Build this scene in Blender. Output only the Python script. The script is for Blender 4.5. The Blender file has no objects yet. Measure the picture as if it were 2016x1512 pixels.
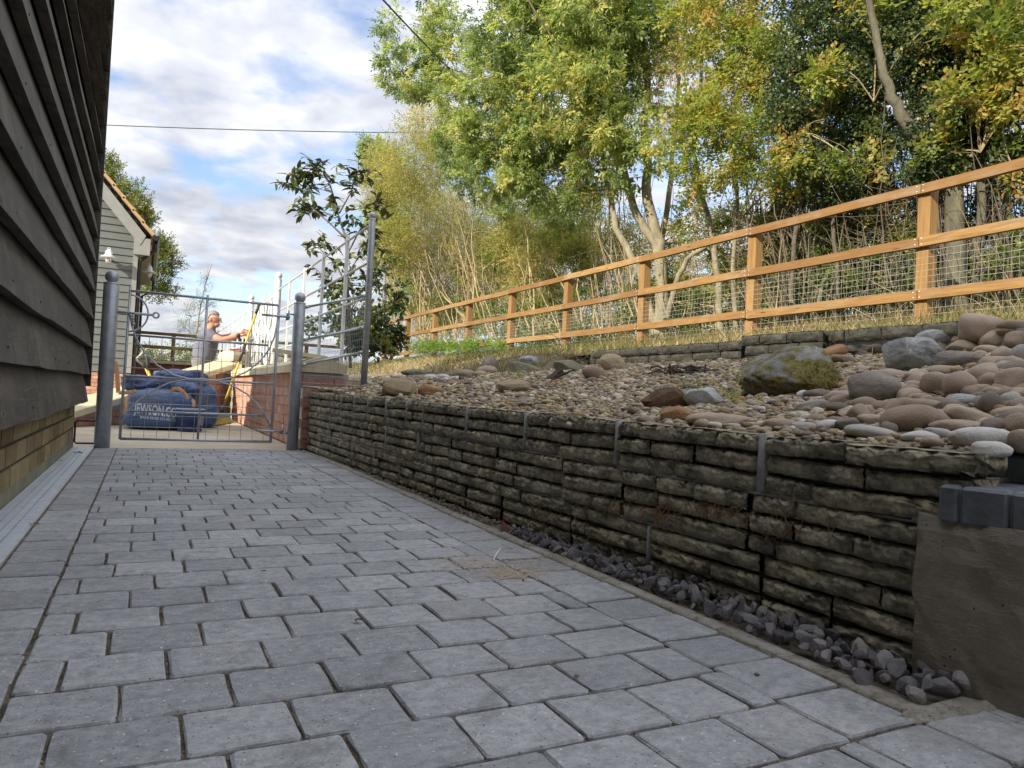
import bpy, bmesh, math, random
import numpy as np
from mathutils import Vector, Matrix, Euler, noise as mnoise
R = math.radians
scn = bpy.context.scene
col = scn.collection
rnd = random.Random(7)

# ------------------------------------------------------------------ camera, sky, sun, exposure
CAM = Vector((0, 0, 0.42))
F_PX, YAW, PITCH, ROLL = 1434.0, R(26.656), R(1.305), R(2.807)
fw = Vector((math.sin(YAW) * math.cos(PITCH), math.cos(YAW) * math.cos(PITCH), math.sin(PITCH)))
rt0 = Vector((math.cos(YAW), -math.sin(YAW), 0))
up0 = rt0.cross(fw)
rt = rt0 * math.cos(ROLL) + up0 * math.sin(ROLL)
up = -rt0 * math.sin(ROLL) + up0 * math.cos(ROLL)
cd = bpy.data.cameras.new('camera')
cam = bpy.data.objects.new('camera', cd)
col.objects.link(cam)
cam.matrix_world = Matrix(((rt.x, up.x, -fw.x, CAM.x), (rt.y, up.y, -fw.y, CAM.y), (rt.z, up.z, -fw.z, CAM.z), (0, 0, 0, 1)))
cd.sensor_width = 36.0
cd.lens = F_PX / 2016 * 36
cd.clip_start, cd.clip_end = 0.02, 3000
scn.camera = cam

SUN_AZ, SUN_EL = R(65), R(27)          # direction the light travels: azimuth from +Y towards +X
trav = Vector((math.sin(SUN_AZ) * math.cos(SUN_EL), math.cos(SUN_AZ) * math.cos(SUN_EL), -math.sin(SUN_EL)))
sd = bpy.data.lights.new('sun', 'SUN')
sd.energy, sd.angle, sd.color = 3.8, R(0.55), (1.0, 0.91, 0.76)
so = bpy.data.objects.new('sun', sd)
col.objects.link(so)
so.rotation_euler = (-trav).to_track_quat('Z', 'Y').to_euler()

world = bpy.data.worlds.new('World')
scn.world = world
world.use_nodes = True
wn = world.node_tree
for n in list(wn.nodes):
    wn.nodes.remove(n)
def wnode(t, **k):
    n = wn.nodes.new(t)
    for a, v in k.items():
        setattr(n, a, v)
    return n
wo = wnode('ShaderNodeOutputWorld'); bg = wnode('ShaderNodeBackground'); sky = wnode('ShaderNodeTexSky')
sky.sky_type = 'NISHITA'; sky.sun_disc = False
sky.sun_elevation = SUN_EL
sky.sun_rotation = math.atan2(-trav.x, -trav.y)
sky.air_density, sky.dust_density, sky.ozone_density = 1.0, 1.0, 1.6
tc = wnode('ShaderNodeTexCoord'); sep = wnode('ShaderNodeSeparateXYZ')
wn.links.new(tc.outputs['Generated'], sep.inputs[0])
def wmath(op, a, b):
    n = wnode('ShaderNodeMath', operation=op)
    for i, v in enumerate((a, b)):
        if isinstance(v, (int, float)): n.inputs[i].default_value = v
        else: wn.links.new(v, n.inputs[i])
    return n.outputs[0]
zz = wmath('ADD', wmath('MAXIMUM', sep.outputs[2], 0.0), 0.16)
cmb = wnode('ShaderNodeCombineXYZ')
wn.links.new(wmath('DIVIDE', sep.outputs[0], zz), cmb.inputs[0])
wn.links.new(wmath('DIVIDE', sep.outputs[1], zz), cmb.inputs[1])
def wnoise(scale, detail, rough, dist=0.0, off=(0, 0, 0)):
    mp = wnode('ShaderNodeMapping'); mp.inputs['Location'].default_value = off
    wn.links.new(cmb.outputs[0], mp.inputs[0])
    n = wnode('ShaderNodeTexNoise'); n.inputs['Scale'].default_value = scale
    n.inputs['Detail'].default_value = detail; n.inputs['Roughness'].default_value = rough
    n.inputs['Distortion'].default_value = dist
    wn.links.new(mp.outputs[0], n.inputs['Vector'])
    return n.outputs['Fac']
def wramp(f, st):
    n = wnode('ShaderNodeValToRGB'); cr = n.color_ramp
    while len(cr.elements) < len(st): cr.elements.new(0.5)
    for e, (p, c) in zip(cr.elements, st):
        e.position = p; e.color = (*c, 1)
    wn.links.new(f, n.inputs[0]); return n.outputs[0]
nz = wmath('ADD', wmath('MULTIPLY', wnoise(1.25, 7, 0.5, 0.25, (3.1, 1.7, 0)), 0.58), wmath('MULTIPLY', wnoise(4.6, 5, 0.5, 0.2, (9.1, 4.7, 0)), 0.42))
cmask = wramp(nz, [(0.40, (0, 0, 0)), (0.50, (1, 1, 1))])
ctone = wramp(wmath('ADD', wmath('MULTIPLY', wnoise(2.3, 6, 0.5, 0.2, (0.35, 8.2, 0)), 0.5), wmath('MULTIPLY', wnoise(6.3, 5, 0.5, 0.2, (0.35, 8.2, 0)), 0.5)), [(0.36, (4.2, 4.5, 5.3)), (0.50, (6.0, 6.2, 6.7)), (0.62, (7.9, 7.9, 7.8))])
skyg = wnode('ShaderNodeMixRGB', blend_type='MULTIPLY'); skyg.inputs[0].default_value = 1
wn.links.new(sky.outputs[0], skyg.inputs[1]); skyg.inputs[2].default_value = (1.25, 1.22, 1.32, 1)
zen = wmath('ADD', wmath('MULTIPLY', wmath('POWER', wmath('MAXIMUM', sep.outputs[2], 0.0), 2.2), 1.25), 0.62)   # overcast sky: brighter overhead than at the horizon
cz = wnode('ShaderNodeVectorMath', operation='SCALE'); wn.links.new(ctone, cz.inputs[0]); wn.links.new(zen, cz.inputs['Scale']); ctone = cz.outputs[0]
mx = wnode('ShaderNodeMixRGB')
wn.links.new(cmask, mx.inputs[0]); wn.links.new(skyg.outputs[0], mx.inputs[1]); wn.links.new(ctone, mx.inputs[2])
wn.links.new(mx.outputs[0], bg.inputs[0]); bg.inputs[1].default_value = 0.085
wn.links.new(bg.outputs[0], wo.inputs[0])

vs = scn.view_settings
vs.view_transform = 'Standard'; vs.look = 'None'; vs.gamma = 1; vs.exposure = 1.24
vs.use_curve_mapping = False
scn.cycles.max_bounces = 8
scn.cycles.transparent_max_bounces = 8
scn.cycles.use_denoising = True

# ------------------------------------------------------------------ pixel helpers (give a real 3D point at a real depth)
def ray(px, py):
    return fw + rt * ((px - 1008) / F_PX) - up * ((py - 756) / F_PX)
def dep(px, py, t): return CAM + ray(px, py) * t
def onX(px, py, x): d = ray(px, py); return CAM + d * (x / d.x)
def onY(px, py, y): d = ray(px, py); return CAM + d * (y / d.y)
def onZ(px, py, z=0.0): d = ray(px, py); return CAM + d * ((z - CAM.z) / d.z)
def sstep(a, b, x):
    t = min(1, max(0, (x - a) / (b - a))); return t * t * (3 - 2 * t)

# ------------------------------------------------------------------ materials
class Mat:
    def __init__(s, name, rough=0.8, metal=0.0, spec=None):
        s.m = bpy.data.materials.new(name); s.m.use_nodes = True
        s.nt = s.m.node_tree; s.b = s.nt.nodes['Principled BSDF']
        s.b.inputs['Roughness'].default_value = rough; s.b.inputs['Metallic'].default_value = metal
        if spec is not None: s.b.inputs['Specular IOR Level'].default_value = spec
    def node(s, t, **k):
        n = s.nt.nodes.new(t)
        for a, v in k.items(): setattr(n, a, v)
        return n
    def link(s, a, b): s.nt.links.new(a, b)
    def pos(s, scale=(1, 1, 1), obj=False):
        g = s.node('ShaderNodeTexCoord').outputs['Object'] if obj else s.node('ShaderNodeNewGeometry').outputs['Position']
        mp = s.node('ShaderNodeMapping'); mp.inputs['Scale'].default_value = scale
        s.link(g, mp.inputs[0]); return mp.outputs[0]
    def objpos(s, scale=(1, 1, 1), k=13.7):
        # object coordinates shifted by each object's own random number, so copies do not repeat
        g = s.node('ShaderNodeTexCoord').outputs['Object']
        oi = s.node('ShaderNodeObjectInfo')
        v = s.node('ShaderNodeVectorMath', operation='SCALE'); v.inputs[0].default_value = (k, -k * 1.3, k * 0.7)
        s.link(oi.outputs['Random'], v.inputs['Scale'])
        a = s.node('ShaderNodeVectorMath', operation='ADD'); s.link(g, a.inputs[0]); s.link(v.outputs[0], a.inputs[1])
        mp = s.node('ShaderNodeMapping'); mp.inputs['Scale'].default_value = scale
        s.link(a.outputs[0], mp.inputs[0]); return mp.outputs[0]
    def noise(s, vec, scale, detail=4, rough=0.55, dist=0.0):
        n = s.node('ShaderNodeTexNoise'); s.link(vec, n.inputs['Vector'])
        n.inputs['Scale'].default_value = scale; n.inputs['Detail'].default_value = detail
        n.inputs['Roughness'].default_value = rough; n.inputs['Distortion'].default_value = dist
        return n.outputs['Fac']
    def voro(s, vec, scale, feat='F1', out='Distance'):
        n = s.node('ShaderNodeTexVoronoi', feature=feat); s.link(vec, n.inputs['Vector']); n.inputs['Scale'].default_value = scale
        return n.outputs[out]
    def ramp(s, f, st, interp='LINEAR'):
        n = s.node('ShaderNodeValToRGB'); cr = n.color_ramp; cr.interpolation = interp
        while len(cr.elements) < len(st): cr.elements.new(0.5)
        for e, (p, c) in zip(cr.elements, st):
            e.position = p
            e.color = (c, c, c, 1) if isinstance(c, (int, float)) else (*c, 1)
        s.link(f, n.inputs[0]); return n.outputs[0]
    def mix(s, f, a, b, blend='MIX'):
        n = s.node('ShaderNodeMixRGB', blend_type=blend)
        for i, v in enumerate((f, a, b)):
            if isinstance(v, (int, float)): n.inputs[i].default_value = v if i == 0 else (v, v, v, 1)
            elif isinstance(v, tuple): n.inputs[i].default_value = (*v, 1)
            else: s.link(v, n.inputs[i])
        return n.outputs[0]
    def math(s, op, a, b=0.0):
        n = s.node('ShaderNodeMath', operation=op)
        for i, v in enumerate((a, b)):
            if isinstance(v, (int, float)): n.inputs[i].default_value = v
            else: s.link(v, n.inputs[i])
        return n.outputs[0]
    def rand(s): return s.node('ShaderNodeObjectInfo').outputs['Random']
    def island(s): return s.node('ShaderNodeNewGeometry').outputs['Random Per Island']
    def attr(s, name): return s.node('ShaderNodeAttribute', attribute_name=name).outputs['Fac']
    def color(s, c):
        if isinstance(c, tuple): s.b.inputs['Base Color'].default_value = (*c, 1)
        else: s.link(c, s.b.inputs['Base Color'])
        return s
    def roughness(s, v): s.link(v, s.b.inputs['Roughness']); return s
    def bump(s, h, strength=0.5, dist=0.01):
        n = s.node('ShaderNodeBump'); n.inputs['Strength'].default_value = strength; n.inputs['Distance'].default_value = dist
        s.link(h, n.inputs['Height']); s.link(n.outputs[0], s.b.inputs['Normal']); return s

def M_simple(name, c1, c2, scale=8, rough=0.7, metal=0.0, bump=0.3, bd=0.004, detail=5, stretch=(1, 1, 1), spec=None, obj=False):
    m = Mat(name, rough, metal, spec)
    v = m.objpos(stretch) if obj else m.pos(stretch)
    f = m.noise(v, scale, detail, 0.6)
    m.color(m.ramp(f, [(0.3, c1), (0.7, c2)]))
    if bump: m.bump(m.noise(v, scale * 5, 4, 0.6), bump, bd)
    return m.m

MT = {}
def paver_mat(name, rf):
    m = Mat(name, 0.78, spec=0.35)
    r = rf(m)
    p = m.pos()
    base = m.ramp(r, [(0.0, (0.275, 0.279, 0.285)), (0.35, (0.315, 0.320, 0.327)), (0.7, (0.34, 0.345, 0.351)), (1.0, (0.385, 0.388, 0.39))])
    f = m.noise(m.pos((1, 1.25, 1)), 42, 9, 0.78)
    c = m.mix(m.ramp(f, [(0.30, 0.0), (0.70, 1.0)]), m.mix(1.0, base, (0.60, 0.60, 0.61), 'MULTIPLY'), m.mix(1.0, base, (1.42, 1.40, 1.37), 'MULTIPLY'))
    # pale and dark aggregate specks of several sizes
    sp = m.voro(p, 95); c = m.mix(m.ramp(sp, [(0.11, 0.75), (0.19, 0.0)]), c, (0.55, 0.55, 0.54))
    sp2 = m.voro(m.pos((1, 1, 1)), 41); c = m.mix(m.ramp(sp2, [(0.055, 0.95), (0.08, 0.0)]), c, (0.72, 0.72, 0.70))
    sp3 = m.voro(m.pos((1.3, 1, 1)), 70); c = m.mix(m.ramp(sp3, [(0.09, 0.8), (0.15, 0.0)]), c, (0.06, 0.062, 0.067))
    # wear: pale scuffs, sandy dust
    w = m.noise(p, 5.5, 6, 0.68); c = m.mix(m.ramp(w, [(0.52, 0.0), (0.8, 0.3)]), c, (0.42, 0.43, 0.435))
    d = m.noise(m.pos((1, 1, 1)), 2.3, 7, 0.62); c = m.mix(m.ramp(d, [(0.55, 0.0), (0.78, 0.42)]), c, (0.33, 0.295, 0.24))
    st_ = m.noise(p, 9, 7, 0.75, 0.8); c = m.mix(m.ramp(st_, [(0.34, 0.55), (0.46, 0.0)]), c, (0.15, 0.15, 0.152))
    dk = m.noise(p, 1.4, 6, 0.66); c = m.mix(m.ramp(dk, [(0.3, 0.55), (0.5, 0.0)]), c, (0.14, 0.145, 0.153))
    m.color(c)
    m.bump(m.mix(0.5, m.noise(p, 220, 4, 0.7), m.noise(p, 70, 6, 0.75)), 0.8, 0.004)
    return m.m
MT['paver'] = paver_mat('charcoal_paver', lambda m: m.rand())
MT['paver_far'] = paver_mat('charcoal_paver_far', lambda m: m.island())

def stone_wall_mat():
    m = Mat('weathered_walling_stone', 0.95, spec=0.15)
    p = m.pos(); r = m.rand()
    tan = m.ramp(r, [(0, (0.44, 0.39, 0.28)), (0.4, (0.50, 0.445, 0.32)), (0.8, (0.56, 0.49, 0.34)), (1, (0.62, 0.52, 0.33))])
    f = m.noise(p, 16, 8, 0.72)
    c = m.mix(m.ramp(f, [(0.40, 1.0), (0.62, 0.0)]), tan, (0.185, 0.165, 0.125))
    g = m.noise(p, 5, 5, 0.6); c = m.mix(m.ramp(g, [(0.5, 0.0), (0.75, 0.45)]), c, (0.29, 0.285, 0.18))
    l = m.noise(p, 60, 5, 0.7); c = m.mix(m.ramp(l, [(0.6, 0.0), (0.78, 0.5)]), c, (0.46, 0.44, 0.38))
    # tops exposed to rain keep a paler lichened sandstone
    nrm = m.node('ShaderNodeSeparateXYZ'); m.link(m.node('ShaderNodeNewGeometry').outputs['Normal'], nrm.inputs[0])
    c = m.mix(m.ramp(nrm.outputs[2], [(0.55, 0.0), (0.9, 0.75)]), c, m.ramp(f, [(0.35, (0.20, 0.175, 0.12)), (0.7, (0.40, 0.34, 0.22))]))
    m.color(c)
    m.bump(m.mix(0.55, m.noise(p, 48, 8, 0.78), m.voro(p, 85)), 1.0, 0.013)
    return m.m
MT['wallstone'] = stone_wall_mat()
MT['edgestone'] = M_simple('pale_walling_stone', (0.17, 0.155, 0.105), (0.36, 0.32, 0.22), 9, 0.95, bump=0.8, bd=0.012)
MT['mortar'] = M_simple('grey_mortar', (0.26, 0.258, 0.24), (0.38, 0.375, 0.35), 30, 0.95, bump=0.6)
MT['mortar_pale'] = M_simple('pale_mortar', (0.42, 0.38, 0.30), (0.62, 0.57, 0.46), 14, 0.95, bump=0.7)
m = Mat('sandy_haunching_mortar', 0.95, spec=0.15); p_ = m.pos(); c_ = m.ramp(m.noise(p_, 7, 8, 0.7), [(0.3, (0.30, 0.255, 0.19)), (0.5, (0.40, 0.365, 0.31)), (0.7, (0.50, 0.47, 0.42))])
c_ = m.mix(m.ramp(m.noise(p_, 26, 7, 0.75), [(0.36, 0.8), (0.5, 0.0)]), c_, (0.17, 0.135, 0.095)); c_ = m.mix(m.ramp(m.voro(p_, 90), [(0.08, 0.8), (0.16, 0.0)]), c_, (0.12, 0.10, 0.08)); m.color(c_)
m.bump(m.mix(0.5, m.noise(p_, 30, 8, 0.75), m.noise(p_, 120, 5, 0.7)), 1.0, 0.012); MT['haunch'] = m.m
MT['core'] = M_simple('dark_recess', (0.03, 0.03, 0.027), (0.06, 0.058, 0.05), 20, 1.0)

def timber_black():
    m = Mat('black_stained_timber', 0.6, spec=0.35)
    p = m.objpos((1, 1, 1), 5.0)
    def mp(sc):
        q = m.node('ShaderNodeMapping'); q.inputs['Scale'].default_value = sc; m.link(p, q.inputs[0]); return q.outputs[0]
    g = m.noise(mp((3, .55, 9)), 2.6, 9, 0.7, 2.2)
    saw = m.noise(mp((30, 26, 1.6)), 2.0, 6, 0.72)
    c = m.ramp(g, [(0.36, (0.014, 0.0125, 0.010)), (0.48, (0.042, 0.036, 0.029)), (0.56, (0.078, 0.066, 0.053)), (0.68, (0.165, 0.138, 0.107))])
    big = m.noise(mp((2, 1.1, 2)), 2.0, 6, 0.65)
    c = m.mix(m.ramp(big, [(0.46, 0.0), (0.66, 0.7)]), c, (0.14, 0.118, 0.093))
    dk = m.noise(mp((2, 5, 1.0)), 2.2, 6, 0.68); c = m.mix(m.ramp(dk, [(0.36, 0.85), (0.5, 0.0)]), c, (0.03, 0.028, 0.026))
    c = m.mix(m.ramp(saw, [(0.50, 0.0), (0.66, 0.5)]), c, (0.135, 0.115, 0.092))
    kn = m.voro(mp((1, 2.2, 4)), 1.6); c = m.mix(m.ramp(kn, [(0.05, 0.85), (0.10, 0.0)]), c, (0.02, 0.018, 0.016))
    m.color(c); m.roughness(m.ramp(g, [(0.3, 0.5), (0.7, 0.8)]))
    m.bump(m.mix(0.5, g, saw), 0.9, 0.006)
    return m.m
MT['black_timber'] = timber_black()

def timber_orange():
    m = Mat('treated_softwood', 0.75, spec=0.25)
    p = m.objpos((1, 1, 1), 9.0)
    q = m.node('ShaderNodeMapping'); q.inputs['Scale'].default_value = (14, 1.1, 14); m.link(p, q.inputs[0])
    g = m.noise(q.outputs[0], 3.2, 7, 0.65, 1.0)
    r = m.rand()
    a = m.ramp(r, [(0, (0.19, 0.105, 0.036)), (0.5, (0.26, 0.15, 0.052)), (1, (0.33, 0.21, 0.085))])
    c = m.mix(m.ramp(g, [(0.35, 0.75), (0.62, 0.0)]), a, (0.15, 0.072, 0.028))
    q2 = m.node('ShaderNodeMapping'); q2.inputs['Scale'].default_value = (3, 1.2, 6); m.link(p, q2.inputs[0])
    kn = m.voro(q2.outputs[0], 2.2); c = m.mix(m.ramp(kn, [(0.06, 0.9), (0.13, 0.0)]), c, (0.08, 0.035, 0.014))
    gy_ = m.noise(q2.outputs[0], 1.6, 6, 0.65); c = m.mix(m.ramp(gy_, [(0.5, 0.0), (0.72, 0.5)]), c, (0.27, 0.22, 0.16))
    w = m.noise(m.pos(), 3.0, 5, 0.6); c = m.mix(m.ramp(w, [(0.55, 0.0), (0.78, 0.35)]), c, (0.30, 0.24, 0.16))
    m.color(c); m.bump(g, 0.5, 0.004); return m.m
MT['orange_timber'] = timber_orange()
def timber_post():
    m = Mat('treated_softwood_post', 0.75, spec=0.25)
    p = m.objpos((1, 1, 1), 9.0)
    q = m.node('ShaderNodeMapping'); q.inputs['Scale'].default_value = (16, 16, 1.0); m.link(p, q.inputs[0])
    g = m.noise(q.outputs[0], 3.0, 7, 0.65, 0.8)
    r = m.rand()
    a = m.ramp(r, [(0, (0.19, 0.105, 0.036)), (1, (0.30, 0.18, 0.068))])
    c = m.mix(m.ramp(g, [(0.35, 0.65), (0.62, 0.0)]), a, (0.14, 0.07, 0.028))
    m.color(c); m.bump(g, 0.5, 0.004); return m.m
MT['orange_post'] = timber_post()

def galv():
    m = Mat('galvanised_steel', 0.5, 0.55)
    p = m.pos()
    v = m.noise(p, 26, 6, 0.65)
    c = m.ramp(v, [(0.3, (0.30, 0.325, 0.35)), (0.7, (0.50, 0.52, 0.54))])
    c = m.mix(m.ramp(m.noise(m.pos((1, 1, 0.25)), 9, 5, 0.6), [(0.5, 0), (0.75, 0.6)]), c, (0.55, 0.55, 0.54))
    m.color(c); m.roughness(m.ramp(v, [(0.3, 0.36), (0.7, 0.56)])); return m.m
MT['galv'] = galv()
MT['galv_new'] = M_simple('bright_galvanised_steel', (0.56, 0.57, 0.57), (0.76, 0.76, 0.74), 14, 0.5, 0.25, bump=0.1)
MT['galv_grate'] = M_simple('galvanised_grating', (0.46, 0.51, 0.56), (0.64, 0.68, 0.71), 24, 0.45, 0.3, bump=0.15)
MT['slot'] = M_simple('dark_slot', (0.75, 0.77, 0.78), (0.9, 0.9, 0.9), 20, 0.4, 0.3, bump=0)
MT['wire'] = M_simple('wire', (0.30, 0.31, 0.31), (0.42, 0.43, 0.43), 30, 0.45, 0.6, bump=0)
MT['green_wire'] = M_simple('stock_wire', (0.30, 0.33, 0.29), (0.46, 0.49, 0.42), 30, 0.5, 0.3, bump=0)
MT['iron'] = M_simple('dark_iron', (0.02, 0.02, 0.021), (0.05, 0.05, 0.05), 40, 0.5, 0.4)

def brick_mat(name, cols, weath):
    m = Mat(name, 0.92, spec=0.2)
    r = m.rand(); n = len(cols) - 1
    a = m.ramp(r, [(i / n, c) for i, c in enumerate(cols)])
    p = m.pos(); f = m.noise(p, 40, 6, 0.7)
    c = m.mix(m.ramp(f, [(0.35, 0.45), (0.6, 0.0)]), a, m.mix(1.0, a, (0.45, 0.42, 0.42), 'MULTIPLY'))
    w = m.noise(p, 6, 6, 0.65); c = m.mix(m.ramp(w, [(0.5, 0.0), (0.75, 0.6)]), c, weath)
    m.color(c); m.bump(m.noise(p, 120, 4, 0.7), 0.5, 0.003); return m.m
MT['buff_brick'] = brick_mat('buff_stock_brick', [(0.17, 0.115, 0.055), (0.27, 0.20, 0.10), (0.33, 0.265, 0.13), (0.22, 0.15, 0.08)], (0.36, 0.31, 0.18))
MT['red_brick'] = brick_mat('red_brick', [(0.38, 0.19, 0.125), (0.46, 0.255, 0.175), (0.42, 0.22, 0.15), (0.50, 0.30, 0.215)], (0.60, 0.48, 0.40))
MT['far_brick'] = brick_mat('far_red_brick', [(0.22, 0.085, 0.06), (0.30, 0.12, 0.08)], (0.32, 0.2, 0.15))
MT['coping'] = M_simple('cream_cast_stone', (0.50, 0.43, 0.27), (0.62, 0.55, 0.37), 7, 0.9, bump=0.3)
MT['concrete'] = M_simple('old_concrete', (0.36, 0.295, 0.21), (0.56, 0.47, 0.345), 1.8, 0.95, bump=0.5, bd=0.01, detail=9)
def render_mat():
    m = Mat('brown_cement_render', 0.95, spec=0.15)
    p = m.pos()
    st = m.noise(m.pos((1, 3.0, 14)), 6, 7, 0.7, 0.6)
    c = m.ramp(m.noise(p, 11, 8, 0.66), [(0.3, (0.19, 0.162, 0.125)), (0.7, (0.32, 0.28, 0.22))])
    c = m.mix(m.ramp(st, [(0.55, 0.0), (0.7, 0.45)]), c, (0.34, 0.30, 0.245))
    pit = m.voro(m.pos((1, 1, 0.8)), 62)
    sel = m.noise(p, 9, 3, 0.5)
    hole = m.math('MULTIPLY', m.ramp(pit, [(0.05, 1.0), (0.11, 0.0)]), m.ramp(sel, [(0.5, 0.0), (0.56, 1.0)]))
    c = m.mix(hole, c, (0.012, 0.011, 0.01))
    c = m.mix(m.ramp(m.voro(p, 230), [(0.07, 0.8), (0.13, 0.0)]), c, (0.42, 0.39, 0.34))
    m.color(c); m.bump(m.math('SUBTRACT', m.mix(0.5, st, m.noise(p, 90, 6, 0.75)), m.math('MULTIPLY', hole, 0.9)), 0.9, 0.008); return m.m
MT['render'] = render_mat()
MT['blue_brick'] = M_simple('blue_black_brick', (0.07, 0.077, 0.09), (0.15, 0.16, 0.18), 22, 0.62, bump=0.5, bd=0.003)
MT['sand'] = M_simple('joint_sand', (0.045, 0.037, 0.028), (0.22, 0.175, 0.12), 26, 1.0, bump=1.0, bd=0.012)
m = Mat('dark_crushed_stone', 0.9, spec=0.25); cc_ = m.ramp(m.rand(), [(0, (0.095, 0.085, 0.09)), (0.5, (0.15, 0.138, 0.144)), (0.85, (0.215, 0.20, 0.205)), (1, (0.30, 0.275, 0.255))])
m.color(m.mix(m.ramp(m.noise(m.pos(), 60, 6, .7), [(.4, .5), (.6, 0)]), cc_, m.mix(1.0, cc_, (.6, .6, .6), 'MULTIPLY'))); m.bump(m.noise(m.pos(), 110, 6, .7), .8, .004); MT['crushed'] = m.m

def cobble_mat(name, cols, spot=(0.3, 0.27, 0.23), isl=False, sc=10):
    m = Mat(name, 0.72, spec=0.3)
    r = m.island() if isl else m.rand(); n = len(cols) - 1
    a = m.ramp(r, [(i / max(n, 1), c) for i, c in enumerate(cols)], 'LINEAR' if not isl else 'CONSTANT') if n else m.ramp(r, [(0, cols[0]), (1, cols[0])])
    p = m.pos()
    f = m.noise(p, sc, 6, 0.62)
    c = m.mix(m.ramp(f, [(0.35, 0.5), (0.6, 0.0)]), a, m.mix(1.0, a, (0.6, 0.56, 0.53), 'MULTIPLY'))
    g = m.noise(p, sc * 3.4, 7, 0.7); c = m.mix(m.ramp(g, [(0.52, 0.0), (0.74, 0.5)]), c, m.mix(0.5, spot, a))
    c = m.mix(m.ramp(m.noise(p, sc * 12, 4, 0.7), [(0.6, 0.0), (0.75, 0.35)]), c, (0.06, 0.05, 0.045))
    ve = m.noise(m.pos((1, 1, 1.6)), sc * .8, 3, 0.5, 1.6)
    vein = m.ramp(ve, [(0.485, 0.0), (0.5, 0.55), (0.515, 0.0)])
    if not isl: c = m.mix(vein, c, m.mix(0.6, a, spot))
    du_ = m.noise(p, 17, 7, 0.7); c = m.mix(m.ramp(du_, [(0.55, 0.0), (0.75, 0.4)]), c, (0.33, 0.28, 0.21))
    m.color(c); m.bump(m.mix(0.5, m.noise(p, 150, 4, 0.7), m.noise(p, 40, 6, 0.75)), 0.85, 0.006); return m.m
MT['cob_brown'] = cobble_mat('brown_cobble', [(0.25, 0.18, 0.122), (0.30, 0.222, 0.155), (0.36, 0.275, 0.195), (0.28, 0.215, 0.16)])
MT['cob_pink'] = cobble_mat('pinkish_cobble', [(0.38, 0.285, 0.215), (0.42, 0.32, 0.24)])
MT['cob_tan'] = cobble_mat('tan_cobble', [(0.36, 0.285, 0.19), (0.43, 0.345, 0.235), (0.33, 0.265, 0.19)])
MT['cob_grey'] = cobble_mat('grey_cobble', [(0.33, 0.305, 0.265), (0.42, 0.395, 0.35)], (0.42, 0.41, 0.39))
MT['cob_pale'] = cobble_mat('pale_cobble', [(0.52, 0.50, 0.46), (0.60, 0.575, 0.53)], (0.6, 0.58, 0.54))
MT['cob_dark'] = cobble_mat('dark_cobble', [(0.16, 0.128, 0.10), (0.21, 0.17, 0.136)], (0.16, 0.13, 0.11))
MT['cob_orange'] = cobble_mat('orange_cobble', [(0.42, 0.22, 0.10), (0.36, 0.20, 0.10)])
MT['cob_white'] = cobble_mat('white_stone', [(0.62, 0.61, 0.57)], (0.25, 0.23, 0.2))
MT['cob_green'] = cobble_mat('green_stone', [(0.10, 0.18, 0.11)])
MT['pebble'] = cobble_mat('mixed_pebble', [(0.34, 0.255, 0.14), (0.23, 0.18, 0.13), (0.44, 0.36, 0.22), (0.27, 0.225, 0.175), (0.47, 0.365, 0.20), (0.18, 0.142, 0.11), (0.36, 0.295, 0.20), (0.60, 0.55, 0.43), (0.33, 0.22, 0.11), (0.26, 0.235, 0.205)], (0.4, 0.36, 0.3), isl=True, sc=30)
MT['pebble1'] = cobble_mat('single_pebble', [(0.34, 0.25, 0.16), (0.23, 0.18, 0.155), (0.46, 0.38, 0.27), (0.27, 0.215, 0.20), (0.50, 0.40, 0.26), (0.62, 0.58, 0.5)], (0.4, 0.36, 0.3), sc=24)
def rock_mat(name, c1, c2, c3, sc=9, moss=None):
    m = Mat(name, 0.93, spec=0.2)
    p = m.pos(); f = m.noise(p, sc, 9, 0.75, 0.4)
    c = m.ramp(f, [(0.3, c1), (0.5, c2), (0.68, c3)])
    c = m.mix(m.ramp(m.noise(p, sc * 5, 6, 0.7), [(0.58, 0.0), (0.7, 0.8)]), c, m.mix(0.4, c3, (0.05, 0.05, 0.045)))
    h = m.noise(p, sc * 4, 8, 0.75)
    if moss:
        a = m.attr('moss'); w = m.ramp(m.math('ADD', a, m.math('MULTIPLY', m.noise(p, 26, 6, 0.7), 0.9)), [(0.82, 0.0), (0.95, 1.0)])
        mc = m.ramp(m.noise(p, 120, 4, 0.7), [(0.35, (0.10, 0.085, 0.022)), (0.7, (0.27, 0.225, 0.07))])
        c = m.mix(w, c, mc)
    m.color(c); m.bump(h, 0.9, 0.014); return m.m
MT['rock_grey'] = rock_mat('lichened_grey_rock', (0.10, 0.10, 0.095), (0.34, 0.335, 0.32), (0.54, 0.53, 0.50), 10)
MT['rock_brown'] = rock_mat('grey_brown_rock', (0.15, 0.128, 0.105), (0.25, 0.215, 0.18), (0.35, 0.31, 0.26), 7)
MT['rock_moss'] = rock_mat('mossy_rock', (0.13, 0.125, 0.112), (0.27, 0.262, 0.24), (0.38, 0.37, 0.34), 9, moss=True)
MT['rock_rust'] = rock_mat('rust_dark_rock', (0.05, 0.03, 0.02), (0.15, 0.09, 0.055), (0.28, 0.17, 0.10), 7)
MT['rock_white'] = rock_mat('white_veined_rock', (0.22, 0.215, 0.20), (0.42, 0.42, 0.395), (0.60, 0.60, 0.56), 8)
MT['rock_tan'] = rock_mat('tan_sandstone', (0.27, 0.20, 0.12), (0.36, 0.285, 0.18), (0.47, 0.39, 0.26), 6)
MT['rock_olive'] = rock_mat('olive_stone_block', (0.13, 0.125, 0.085), (0.215, 0.205, 0.14), (0.29, 0.275, 0.19), 7)
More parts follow.
